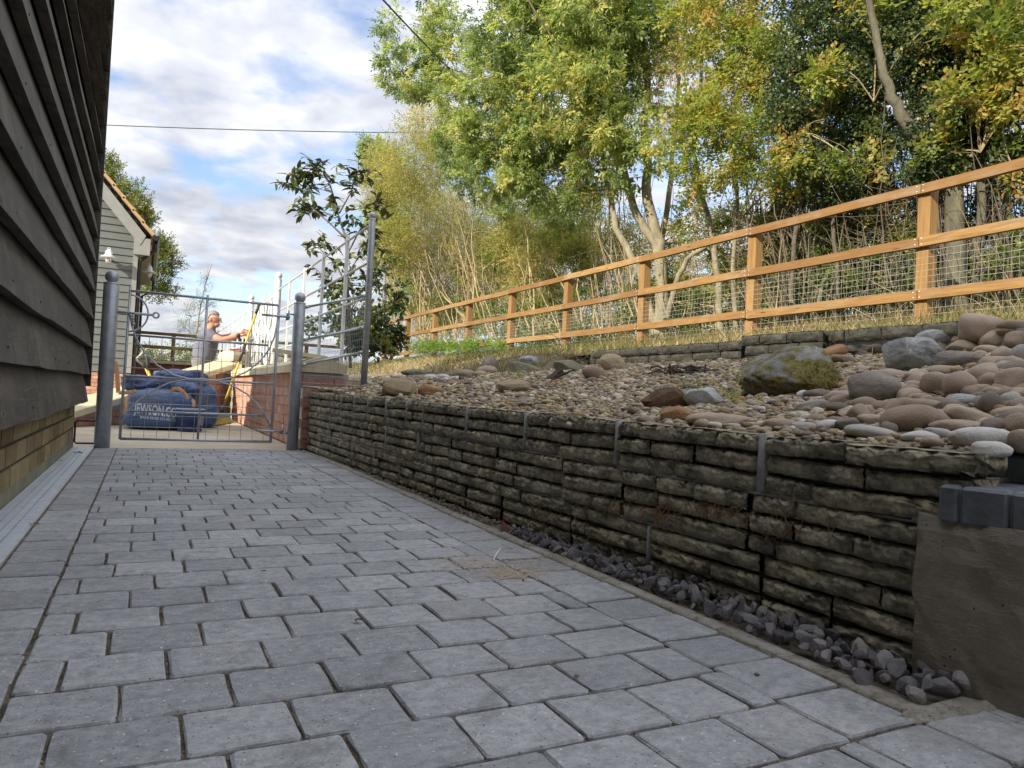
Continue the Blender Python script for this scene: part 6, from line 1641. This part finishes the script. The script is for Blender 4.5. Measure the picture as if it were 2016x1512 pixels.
shrubtree('hawthorn_tree', 'yellowing hawthorn tree with many thin upright stems right of the ash', TH,
    [([(1420, 680), (1414, 560), (1400, 450), (1378, 370), (1366, 300), (1380, 160), (1390, 20)], .05, .018), ([(1450, 680), (1440, 520), (1452, 400), (1440, 260), (1470, 100), (1480, -40)], .035, .012)],
    [C(1390, 260, 8.8, 70, 60, 320), C(1440, 190, 8.6, 70, 60, 310), C(1480, 120, 8.6, 70, 60, 310), C(1420, 90, 8.8, 60, 70, 260), C(1500, 250, 8.3, 60, 50, 200), C(1380, 340, 8.8, 50, 40, 150), C(1440, 320, 8.6, 60, 44, 170), C(1500, 340, 8.4, 60, 40, 140), C(1350, 410, 8.9, 36, 30, 80), C(1400, 20, 8.8, 90, 70, 340), C(1510, 30, 8.6, 80, 70, 300), C(1560, 340, 8.2, 50, 40, 110), C(1330, 250, 9, 60, 60, 190), C(1460, -60, 8.7, 120, 50, 260)],
    HAW, 'haw', (.62, .24), 21, 62, (1130, 1560), 'bark', 1.0, yr=(240, 560))
shrubtree('ivy_clad_thorn', 'dark thorn thicket of upright stems hung with ivy behind the middle of the fence', 7.6,
    [([(1560, 690), (1556, 560), (1572, 430), (1600, 300), (1620, 160), (1640, 0)], .035, .014), ([(1640, 690), (1650, 560), (1640, 430), (1668, 320), (1700, 200), (1720, 40)], .03, .012), ([(1600, 690), (1618, 560), (1664, 470), (1690, 400)], .028, .012)],
    [C(1600, 170, 7.9, 70, 60, 360), C(1660, 230, 7.6, 60, 60, 330), C(1600, 280, 7.8, 60, 50, 210), C(1560, 210, 7.8, 50, 60, 190), C(1700, 160, 7.4, 60, 60, 300), C(1720, 280, 7.4, 50, 50, 200), C(1640, 350, 7.6, 60, 40, 170), C(1580, 400, 7.8, 50, 40, 110), C(1700, 390, 7.4, 60, 50, 240), C(1720, 470, 7.4, 60, 44, 240), C(1660, 440, 7.6, 50, 40, 140), C(1530, 460, 7.8, 50, 40, 90), C(1600, 520, 7.7, 60, 40, 140), C(1740, 560, 7.2, 40, 50, 150), C(1620, 640, 7.4, 60, 30, 170), C(1530, 650, 7.6, 50, 26, 120), C(1620, 80, 7.8, 90, 70, 420), C(1720, 60, 7.4, 80, 70, 380), C(1600, -40, 7.8, 120, 60, 350), C(1730, -50, 7.3, 100, 60, 330), C(1680, 330, 8.2, 90, 90, 260), C(1590, 440, 8.4, 90, 60, 200)],
    IVY, 'dark', (.44, .33), 33, 200, (1480, 1790), 'bark_dark', .66, yr=(120, 560), dens=1.7)
shrubtree('leaning_tree', 'stout tree at the right with its grey-green trunk leaning to the left', 6.6,
    [([(1884, 700), (1884, 560), (1880, 450), (1872, 350), (1846, 318), (1808, 282), (1776, 236), (1756, 190), (1744, 150), (1720, 60), (1700, -50)], .105, .026), ([(1790, 230), (1796, 180), (1800, 100), (1806, 20), (1812, -60)], .038, .018), ([(1925, 690), (1932, 420), (1928, 330), (1910, 280), (1912, 210), (1920, 120), (1900, 0)], .045, .014), ([(1932, 370), (1965, 350), (1986, 310), (1990, 260)], .026, .012), ([(1968, 690), (1975, 450), (1990, 330), (2005, 260), (1990, 170)], .04, .014)],
    [C(1800, 60, 6.8, 70, 70, 260), C(1880, 40, 6.7, 80, 80, 330), C(1960, 60, 6.5, 80, 80, 300), C(2040, 60, 6.4, 60, 80, 200), C(1850, 130, 6.8, 60, 50, 170), C(1940, 160, 6.5, 70, 50, 190), C(1830, 240, 6.6, 50, 50, 130), C(1900, 200, 6.6, 50, 50, 130), C(1980, 210, 6.4, 60, 50, 170), C(1900, 280, 6.7, 50, 40, 130), C(1960, 270, 6.6, 60, 40, 140), C(1850, 330, 6.6, 50, 36, 120), C(1810, 330, 6.8, 40, 40, 110), C(2010, 330, 6.5, 40, 60, 130), C(1790, 150, 7.0, 60, 60, 190), C(1850, -50, 6.7, 120, 60, 300), C(1990, -50, 6.4, 100, 60, 260), C(1840, 420, 7.2, 60, 50, 140), C(1950, 450, 7.2, 70, 50, 160), C(1930, 560, 7.0, 70, 40, 180), C(1850, 600, 6.9, 60, 36, 160), C(2000, 560, 6.9, 50, 50, 170), C(1900, 350, 7.6, 110, 90, 250), C(1900, 150, 7.6, 140, 90, 280)],
    IVY, 'dark', (.46, .33), 45, 150, (1770, 2030), 'bark_olive', .66, yr=(100, 560), dens=1.7)
ex = thing('hawthorn_sprays', dep(1900, 250, 6.2), 'sunlit yellow-green bramble sprays hanging in front of the leaning tree', 'shrub')
sp_cl = [C(1580, 260, 7.6, 60, 60, 60), C(1690, 330, 7.3, 60, 60, 50), C(1760, 420, 7.0, 40, 50, 40), C(1880, 300, 6.4, 50, 40, 30), C(1990, 330, 6.2, 30, 50, 30), C(1620, 430, 7.5, 60, 40, 45), C(1830, 480, 6.9, 40, 40, 30), C(1940, 130, 6.1, 60, 50, 60), C(1990, 60, 6.0, 50, 60, 70), C(1900, 190, 6.2, 36, 30, 40), C(1960, 190, 6.1, 50, 30, 45), C(1640, 130, 7.1, 44, 30, 90), C(1700, 20, 7.0, 60, 40, 90), C(1880, 20, 6.2, 60, 40, 80), C(2000, 200, 6.0, 30, 40, 30), C(1980, 0, 6, 70, 40, 80)]
mb = MB(); grow(mb, [dep(1930, 300, 6.3), dep(1990, 320, 6.2), dep(1660, 300, 7.2), dep(1720, 200, 7.1)], sp_cl, .008, 5, 3); part('canes', mb, MT['twig'], ex, True)
foliage('leaves', sp_cl, HAW, MT['haw'], ex, (.62, .25), .2, 1.15)
# loose mass of thin stems, bramble and dead sticks low down behind the fence
und = MB(); ru = random.Random(99)
for k in range(800):
    px = ru.uniform(800, 2030); t_ = T(px) + ru.uniform(-.3, 1.6)
    a_ = dep(px, ru.uniform(640, 690), t_); h_ = abs(ru.gauss(0, .7)) + .25; L_ = Vector((ru.gauss(0, .45), ru.gauss(0, .45), h_))
    limb(und, bez(a_, a_ + L_, (ru.gauss(0, .15), ru.gauss(0, .15), .12), 6, k), ru.uniform(.002, .006), .0012, 3)
o = part('undergrowth_sticks', und, MT['twig'], None); tag(o, 'tangle of thin dry sticks and bramble stems behind the wire netting', 'undergrowth', kind='stuff')
lo = [C(px_, py_, 6, 56, 40, n_) for px_, py_, n_ in ((1260, 600, 130), (1330, 560, 70), (1400, 600, 120), (1450, 540, 80), (1500, 590, 130), (1560, 520, 100), (1600, 580, 140), (1660, 520, 120), (1700, 560, 130), (1760, 500, 120), (1780, 590, 140), (1840, 540, 140), (1900, 520, 120), (1950, 560, 130), (2000, 500, 110), (1420, 460, 60), (1520, 440, 70), (1640, 460, 70), (1860, 460, 90))] + [C(px_, py_, 7, 60, 36, 190) for px_, py_ in ((830, 580), (880, 640), (930, 590), (980, 640), (1030, 600), (1080, 630), (1140, 610), (1180, 650), (850, 660), (960, 665), (1060, 665))] + [C(820, 610, 17, 60, 40, 200), C(900, 620, 15, 60, 40, 200), C(990, 630, 13.5, 60, 30, 170), C(1090, 640, 12, 60, 26, 150), C(1200, 650, 10.5, 60, 26, 120), C(1400, 655, 8.6, 60, 30, 120), C(1480, 640, 8, 50, 40, 120), C(1560, 610, 7.4, 60, 40, 170), C(1680, 590, 7.1, 70, 40, 220), C(1760, 600, 6.9, 60, 40, 200), C(1900, 590, 6.6, 80, 40, 220), C(2000, 580, 6.4, 50, 40, 150), C(1330, 640, 9.2, 50, 30, 110), C(1640, 520, 7.6, 70, 40, 120), C(1090, 560, 13, 60, 40, 150), C(960, 520, 15, 60, 40, 160), C(1220, 560, 11, 50, 40, 80)]
holder = thing('undergrowth', dep(1400, 660, 8.5), 'mixed low green ivy and bramble growing behind the wire netting', 'undergrowth', kind='stuff')
foliage('leaves', lo, IVY, MT['haw'], holder, (.32, .2), .1, .75)
foliage('seedling_leaves', [(tuple(dep(px, py, (onX(px, 690, xx_) - CAM).dot(fw))), (.35, .5, .07), n_) for px, py, xx_, n_ in ((830, 688, 5.0, 160), (865, 684, 5.1, 190), (905, 684, 5.1, 150), (945, 686, 5.1, 90), (1000, 690, 5.1, 40))], HAW, MT['lush'], holder, (.6, .3), -.6, .8)

# ------------------------------------------------------------------ broad-leaved sapling behind the tall post
TS = 7.6
sap = thing('broad_leaved_sapling', dep(690, 720, TS), 'dark broad-leaved evergreen sapling behind the tall corner post', 'sapling')
so_ = sap.location
m = Mat('broad_leaf_mass', 0.42, spec=0.45); m.color(m.ramp(m.island(), [(0, (0.045, 0.065, 0.028)), (0.6, (0.085, 0.112, 0.042)), (0.95, (0.13, 0.145, 0.055)), (1, (0.19, 0.08, 0.045))])); MT['loquat2'] = m.m
lf = MB(); nL = 5; vs = []
for i in range(nL + 1):
    u = i / nL; w = .21 * math.sin(math.pi * u ** .85) + .0; z_ = -.22 * u * u; vs += [(u, w, z_ + .05 * (w > 0)), (u, 0, z_), (u, -w, z_ + .05 * (w > 0))]
lf.add(vs, [(i * 3 + j, (i + 1) * 3 + j, (i + 1) * 3 + j + 1, i * 3 + j + 1) for i in range(nL) for j in range(2)]); lfm = lf.mesh('leaf', True)
stp = [([(690, 725), (686, 600), (681, 470), (668, 430), (655, 380), (640, 340), (628, 318)], .018), ([(681, 470), (650, 440), (615, 410), (590, 372), (578, 366)], .011), ([(668, 420), (690, 380), (700, 345), (708, 335)], .009), ([(684, 560), (660, 520), (630, 490), (612, 482)], .009), ([(684, 500), (710, 450), (738, 410), (745, 405)], .009), ([(620, 416), (600, 420), (592, 425)], .006), ([(684, 540), (710, 500), (728, 470), (745, 455)], .008), ([(655, 380), (630, 372), (600, 362)], .006), ([(686, 600), (650, 570), (632, 540)], .008), ([(640, 345), (625, 345), (606, 348)], .005), ([(686, 620), (720, 560), (740, 530)], .008)]
mb = MB(); rs = random.Random(14); spots = []
for pts, r0 in stp:
    w_ = [dep(p[0], p[1], TS + .08 * math.sin(i + r0 * 900)) for i, p in enumerate(pts)]; fine = []
    for a_, b_ in zip(w_, w_[1:]):
        for q in range(4): fine.append(a_.lerp(b_, q / 4))
    fine.append(w_[-1]); limb(mb, fine, r0, .003, 6); n_ = len(fine)
    tip = fine[-1]; td = (fine[-1] - fine[-3]).normalized()
    for _ in range(5): spots.append((tip - td * rs.uniform(0, .10), td, True))
    for _ in range(9):
        b_ = fine[rs.randrange(max(2, int(n_ * .25)), n_)]; e_ = b_ + Vector((rs.gauss(0, 1), rs.gauss(0, 1), rs.uniform(-.1, .9))).normalized() * rs.uniform(.09, .24); tq_ = bez(b_, e_, (0, 0, .03), 5, rs.random()); limb(mb, tq_, .004, .002, 4)
        for q_ in tq_[2:]:
            for _ in range(2): spots.append((q_, (e_ - b_).normalized(), False))
    for i in range(max(3, int(n_ * .32)), n_):
        for _ in range(1): spots.append((fine[i], td, False))
part('stem', mb, MT['bark_dark'], sap, True)
rs.shuffle(spots)
more_leaves = MB()
for li, (p, td, tip) in enumerate(spots[:900]):
    d = (Vector((rs.gauss(0, 1), rs.gauss(0, 1), rs.gauss(-.25, .6))) + td * (.9 if tip else .5)).normalized()
    xa_ = d; ya_ = Vector((0, 0, 1)).cross(xa_); ya_ = ya_.normalized() if ya_.length > .05 else Vector((1, 0, 0)); za_ = xa_.cross(ya_)
    s_ = rs.uniform(.07, .12); Rm_ = Matrix((xa_, ya_, za_)).transposed() @ Matrix.Rotation(rs.gauss(0, .5), 3, 'X')
    if li < 299:
        o = put('leaf', lfm, MT['broad'], sap, p - so_, Rm_.to_euler(), (s_, s_ * rs.uniform(.8, 1.1), s_))
    else:
        more_leaves.add([p + Rm_ @ (Vector(q) * s_) for q in lf.v], lf.f)
o = part('small_leaves', more_leaves, MT['loquat2'], sap, True); o['kind'] = 'stuff'
shb = thing('dark_shrub', dep(740, 700, 8.2), 'dense dark green shrub at the foot of the tall corner post', 'shrub')
sc_ = [C(700, 610, 8.2, 40, 40, 45), C(742, 620, 8.4, 36, 40, 90), C(760, 570, 8.8, 28, 34, 50), C(660, 640, 8.3, 40, 36, 50), C(730, 665, 8.0, 46, 26, 130), C(770, 655, 8.6, 22, 30, 80), C(748, 510, 9.0, 24, 34, 26), C(680, 560, 8.4, 40, 36, 30)]
mb = MB(); grow(mb, [dep(720, 700, 8.2), dep(740, 690, 8.3), dep(690, 690, 8.2)], sc_, .012, 6, 4); part('stems', mb, MT['twig_dark'], shb, True)
foliage('leaves', sc_, IVY, MT['dark'], shb, (.52, .3), .3, .95)
# thin sapling behind the man
ys_ = thing('slender_sapling', dep(378, 700, 15), 'slender young tree with small grey-green leaves behind the man', 'sapling')
mb = MB(); tb = [dep(382, 735, 15), dep(386, 680, 15), dep(392, 620, 15), dep(404, 560, 15), dep(417, 520, 15)]; limb(mb, tb, .02, .004, 6); part('trunk', mb, MT['bark_dark'], ys_, True)
sc_ = [C(410, 545, 15, 12, 24, 60), C(395, 590, 15, 26, 20, 110), C(375, 625, 15, 26, 22, 120), C(395, 640, 15, 24, 22, 110), C(365, 645, 15, 18, 14, 60), C(385, 670, 15, 26, 20, 100), C(420, 596, 15, 20, 10, 50), C(360, 690, 15, 30, 12, 70)]
mb = MB(); grow(mb, tb, sc_, .008, 4, 6); part('branches', mb, MT['twig_dark'], ys_, True)
foliage('crown', sc_, SMALL, MT['oak'], ys_, (.35, .25), .1, .55)
# oak beyond the grey building
oak = thing('oak_tree', dep(270, 760, 34), 'spreading oak tree beyond the grey building', 'tree')
mb = MB(); tb = [dep(255, 790, 34), dep(256, 650, 34), dep(252, 520, 34), dep(250, 400, 34)]; limb(mb, tb, .35, .1, 10); part('trunk', mb, MT['bark_dark'], oak, True)
oc = [C(214, 330, 34, 22, 26, 260), C(225, 370, 34, 24, 20, 190), C(255, 385, 33, 34, 24, 330), C(262, 420, 33, 34, 30, 330), C(300, 480, 33, 34, 26, 330), C(315, 520, 33, 34, 30, 330), C(310, 560, 33, 34, 26, 280), C(290, 440, 34, 30, 26, 190), C(280, 520, 34, 30, 40, 240), C(332, 500, 33, 18, 14, 70), C(330, 570, 33, 20, 14, 80)]
mb = MB(); grow(mb, tb, oc, .07, 4, 7); part('branches', mb, MT['bark_dark'], oak, True)
foliage('crown', oc, HAW, MT['oak'], oak, (.5, .3), .1, 2.0)
# hedge line and distant hedges
hd_ = thing('distant_hedge', (2.5, 60, 0), 'low distant green hedge on the horizon', 'hedge', kind='stuff')
foliage('leaves', [((x, 60 + rnd.uniform(-1, 1), 1.6 + rnd.uniform(0, .9)), (2.4, 1.2, 1.4), 260) for x in np.arange(-14, 22, 2.6)], HAW, MT['oak'], hd_, (.5, .3), .1, 3.2)
wd_ = thing('wall_top_weeds', (.5, 22.6, 1), 'pale yellow-green grass and weeds growing above the far brick wall', 'weeds', kind='stuff')
foliage('leaves', [((x, 22.9 + rnd.uniform(-.3, .3), 1.12), (.35, .3, .22), 90) for x in np.arange(-.4, 5.2, .45)], SMALL, MT['olive'], wd_, (.55, .3), -.5, 1.0)

# ------------------------------------------------------------------ dry grass and straw
n = 26000
x = rng.uniform(4.2, 6.6, n); y = rng.uniform(1.6, 18, n)
far_ = y > 6.4; x = np.where(far_, rng.uniform(3.0, 6.4, n), x)
keepm = (~far_) | (x > 3.0 + .02 * y) ; x, y = x[keepm], y[keepm]; n = len(x)
z = np.array([bank_z(a_, b_) for a_, b_ in zip(x, y)]) - .005
hgt = rng.uniform(.04, .15, n) * (1 + .6 * (x > 5.2)); lean = rng.normal(size=(n, 2)) * .75
wdt = rng.uniform(.0025, .0055, n) * (1 + y * .05)
az = rng.uniform(0, 6.3, n); dx, dy = np.cos(az) * wdt, np.sin(az) * wdt
b1 = np.stack([x - dx, y - dy, z], 1); b2 = np.stack([x + dx, y + dy, z], 1)
m1 = np.stack([x + lean[:, 0] * hgt * .45, y + lean[:, 1] * hgt * .45, z + hgt * .65], 1); tp_ = np.stack([x + lean[:, 0] * hgt * 1.3, y + lean[:, 1] * hgt * 1.3, z + hgt * (.95 - .25 * np.abs(lean).sum(1) * .5)], 1)
m2 = m1 + np.stack([dx, dy, dx * 0], 1) * .8
V = np.stack([b1, b2, m2, m1, tp_], 1).reshape(-1, 3)
i0 = np.arange(n)[:, None] * 5
F = np.concatenate([np.concatenate([i0, i0 + 1, i0 + 2], 1), np.concatenate([i0, i0 + 2, i0 + 3], 1), np.concatenate([i0 + 3, i0 + 2, i0 + 4], 1)])
greenness = np.array([mnoise.noise(Vector((a_ * .8, b_ * .5, 1))) for a_, b_ in zip(x, y)])
t_ = np.clip(.62 - .5 * greenness + rng.normal(size=n) * .18 - .35 * ((y > 8) & (x > 4.2)), 0, 1)
o = put('dry_grass', npmesh('dry_grass', V, F, np.concatenate([t_, t_, t_])), MT['grassblade']); tag(o, 'dry straw coloured grass tufts along the foot of the timber fence', 'grass', kind='stuff')
st_ = MB(); rst = random.Random(41)
for k in range(420):
    if k < 230: px, py = rst.uniform(720, 1100), rst.gauss(722, 9)
    elif k < 330: px, py = rst.gauss(1128, 22), rst.gauss(712, 10)
    else: px, py = rst.uniform(1160, 1750), rst.gauss(700, 16)
    p, t2 = bank_hit(px, py)
    a_ = rst.uniform(0, 6.3); L = rst.uniform(.08, .32); d_ = Vector((math.cos(a_), math.sin(a_), rst.uniform(-.1, .35))) * L
    st_.tube([p + Vector((0, 0, .005)), p + d_ * .5 + Vector((0, 0, .05)), p + d_ + Vector((0, 0, rst.uniform(0, .03)))], [.0024, .002, .0012], 3, False)
o = part('straw', st_, M_simple('straw', (.26, .20, .11), (.44, .35, .21), 8, .9, bump=0)); tag(o, 'loose dead straw stalks scattered on the far mound and pebbles', 'straw', kind='stuff')
for px, py, l_, mt_ in ((1385, 800, 'small green weed at the foot of the white and grey rock', 'lush'), (1690, 694, 'tuft of green weed beside the olive grey cobble', 'lush'), (1015, 752, 'tiny green weed behind the flat tan rock', 'lush'), (1445, 800, 'wiry olive weed between pebbles right of the white and grey rock', 'olive')):
    q, tq = bank_hit(px, py); w_ = thing('weed', q, l_, 'weed'); foliage('leaves', [((q.x, q.y, q.z + .022), (.05, .05, .02), 12)], SMALL, MT[mt_], w_, (.6, .3), -.8, .38)
    part('stem', MB().tube([q, q + Vector((.004, 0, .03))], .0015, 4), MT['lush'], w_)
for k in range(60):
    px, py = rst.uniform(1060, 1990), rst.uniform(690, 830); q, tq = bank_hit(px, py); 
    a_ = rst.uniform(0, 6.3); s_ = rst.uniform(.008, .018); c_, n_ = math.cos(a_) * s_, math.sin(a_) * s_
    st_ = MB().add([q + Vector((-c_, -n_, .012)), q + Vector((-n_ * .5, c_ * .5, .022)), q + Vector((c_, n_, .012)), q + Vector((n_ * .5, -c_ * .5, .016))], [(0, 1, 2, 3)])
    if k == 0: litter = MB()
    litter.add(st_.v, st_.f)
o = part('fallen_leaves', litter, M_simple('dry_leaf', (.14, .07, .035), (.32, .20, .10), 30, .8, bump=0)); tag(o, 'scattered dry brown leaves on the pebbles and cobbles', 'leaves', kind='stuff')
# ------------------------------------------------------------------ small single things
stump = thing('dead_root', bank_hit(1085, 752)[0], 'dark dead root sticking up out of the pebbles', 'root')
q = bank_hit(1085, 752)[1]
mb = MB(); limb(mb, [dep(1070, 765, q), dep(1082, 748, q), dep(1096, 735, q), dep(1108, 728, q)], .035, .012, 8); limb(mb, [dep(1080, 752, q), dep(1102, 748, q), dep(1120, 752, q)], .028, .008, 7); limb(mb, [dep(1088, 742, q), dep(1098, 728, q), dep(1100, 718, q)], .02, .006, 6); limb(mb, [dep(1095, 740, q), dep(1116, 734, q), dep(1130, 728, q)], .018, .004, 6)
part('root', mb, MT['deadwood'], stump, True)
tw = MB(); rt_ = random.Random(6); q, tq = bank_hit(1346, 738)
for k in range(70):
    p = q + Vector((rt_.gauss(0, .10), rt_.gauss(0, .07), rt_.uniform(0, .04))); d_ = Vector((rt_.gauss(0, 1), rt_.gauss(0, 1), rt_.gauss(0, .3))).normalized() * rt_.uniform(.04, .11); tw.tube([p - d_ / 2, p + Vector((0, 0, .012)), p + d_ / 2], [.005, .006, .003], 5)
solo('twig_heap', tw, MT['deadwood'], 'small heap of dark dead twigs on the pebbles in front of the edging', 'twigs')
def groundleaf(px, py, s, mat, label, cat, name='fallen_leaf', z=.003):
    p = onZ(px, py, z); mb = MB(); r = random.Random(int(px)); n_ = 9; vs = [(p.x, p.y, p.z + s * .18)]
    for k in range(n_): a_ = 2 * math.pi * k / n_; rr_ = s * (.8 + .35 * r.random()) * (1.0 if k % n_ else 1.4); vs.append((p.x + rr_ * math.cos(a_), p.y + rr_ * .6 * math.sin(a_), p.z + abs(math.sin(a_ * 1.5)) * s * .5))
    mb.add(vs, [(0, 1 + k, 1 + (k + 1) % n_) for k in range(n_)]); return solo(name, mb, mat, label, cat)
MT['leafgreen'] = M_simple('green_leaf', (.03, .06, .02), (.06, .10, .03), 30, .6, bump=0)
MT['leaftan'] = M_simple('tan_leaf', (.30, .22, .12), (.42, .32, .19), 30, .8, bump=0)
groundleaf(703, 1222, .008, MT['leafgreen'], 'small green leaf lying on the pavers in the foreground', 'leaf')
groundleaf(1070, 1098, .006, MT['leaftan'], 'tiny curled brown leaf on a paver near the mortar strip', 'leaf')
groundleaf(66, 1032, .013, MT['leaftan'], 'small tan leaf at the edge of the drain grating', 'leaf')
groundleaf(152, 892, .020, MT['leafgreen'], 'green leaf lying on the far end of the drain grating', 'leaf')
groundleaf(118, 907, .010, MT['leafgreen'], 'dark leaf at the foot of the brick plinth', 'leaf')
groundleaf(517, 1185 - 60, .006, MT['leafgreen'], 'dark leaf scrap between two pavers in the middle of the path', 'leaf')
p = onZ(985, 1048, .02); mb = MB(); mb.add([p, p + Vector((.008, .01, .038)), p + Vector((.03, -.004, .008)), p + Vector((.02, .012, .026)), p + Vector((.05, -.01, .004))], [(0, 2, 1), (1, 2, 3), (2, 4, 3), (0, 1, 3)])
solo('red_leaf', mb, MT['leafred'], 'dark red dead leaf standing against the wall foot', 'leaf')
solo('white_splinter', MB().tube([onZ(971, 1102, .004), onZ(978, 1090, .005), onZ(986, 1079, .004)], .0022, 6), MT['white_paint'], 'white plastic splinter lying on the pavers near the mortar strip', 'splinter')
for i, (px, py, l) in enumerate(((784, 1131, 'white stone chip on a paver in mid path'), (1030, 1142, 'brown chip on the pavers by the sandy stain'), (1490, 1327, 'dark chip on the right border pavers'), (1135, 1330, 'dark crumb on a foreground paver'))):
    p = onZ(px, py, .003); s_ = .005
    o = put('stone_chip', blob('stone_chip', 2, 700 + i, .2, 1.2, .8, .05), MT['cob_white'] if i == 0 else MT['cob_dark'], None, p, (0, 0, i), (s_, s_ * .7, s_ * .5)); tag(o, l, 'chip')
for i, (px, py) in enumerate(((1885, 911), (1897, 919), (1908, 921), (1893, 930), (1903, 938), (1896, 945))):
    p = dep(px, py, 1.36 - .012 * i); o = put('brick_crumb', blob('brick_crumb', 2, 720 + i, .2, 1.2, .8, .05), [MT['rock_rust'], MT['cob_tan'], MT['cob_orange']][i % 3], None, (p.x, p.y, .324), (0, 0, i), (.008, .006, .004)); tag(o, 'small crumb of rubble where the black coping meets the end stone', 'rubble', 'rubble crumbs on the pier')
# sandy stain on the pavers
rsa = random.Random(2); sm = MB()
for k in range(2200):
    px, py = rsa.choice(((rsa.gauss(930, 40), rsa.gauss(1108, 10)), (rsa.gauss(985, 90), rsa.gauss(1085, 26)), (rsa.gauss(1045, 30), rsa.gauss(1120, 16)), (rsa.gauss(1000, 30), rsa.gauss(1130, 8)))); p = onZ(px, py, .0015)
    if p.x > 1.0: continue
    a_ = rsa.uniform(0, 6.3); s_ = rsa.uniform(.0012, .0042); sm.add([(p.x + s_ * math.cos(a_ + q), p.y + s_ * math.sin(a_ + q), .0022 + rsa.random() * .0012) for q in (0, 2.1, 4.2)], [(0, 1, 2)])
o = part('spilt_sand', sm, M_simple('spilt_sand', (.42, .31, .19), (.55, .43, .28), 30, 1.0, bump=0)); tag(o, 'spilt sand grains on the pavers near the mortar strip', 'sand', kind='stuff')
# dead litter in the joints
ji = MB()
for k in range(9000):
    pv_ = rsa.choice(near); sgn = rsa.choice((-1, 1))
    if rsa.random() < .6: x = pv_[0] + sgn * (pv_[2] / 2 + .0025) + rsa.gauss(0, .0012); y = pv_[1] + rsa.uniform(-.5, .5) * pv_[3]
    else: x = pv_[0] + rsa.uniform(-.5, .5) * pv_[2]; y = pv_[1] + sgn * (pv_[3] / 2 + .0025) + rsa.gauss(0, .001)
    s_ = rsa.uniform(.0009, .0026); a_ = rsa.uniform(0, 6.3)
    ji.add([(x + s_ * math.cos(a_ + q), y + s_ * math.sin(a_ + q), -.0056 + rsa.random() * .004) for q in (0, 2.1, 4.2)], [(0, 1, 2)])
o = part('joint_litter', ji, M_simple('joint_litter', (.09, .065, .035), (.34, .25, .14), 40, 1.0, bump=0), path); o['kind'] = 'stuff'
# ------------------------------------------------------------------ overhead cables
def cable(a, b, sag, r, label):
    a, b = Vector(a), Vector(b); pts = [a.lerp(b, i / 24) - Vector((0, 0, 4 * sag * (i / 24) * (1 - i / 24))) for i in range(25)]
    return solo('overhead_cable', MB().tube(pts, r, 6), MT['cable'], label, 'cable')
ca_, cb_ = dep(-40, 234, 28), dep(900, 262, 28); cable(ca_, cb_, .12, .016, 'thin black overhead cable running level across the sky behind the trees')
cable(dep(690, -70, 7.5), dep(930, 178, 15.5), .04, .011, 'black overhead cable slanting down from the top of the frame into the ash tree')
for m_ in bpy.data.meshes:
    if m_.users == 0: bpy.data.meshes.remove(m_)
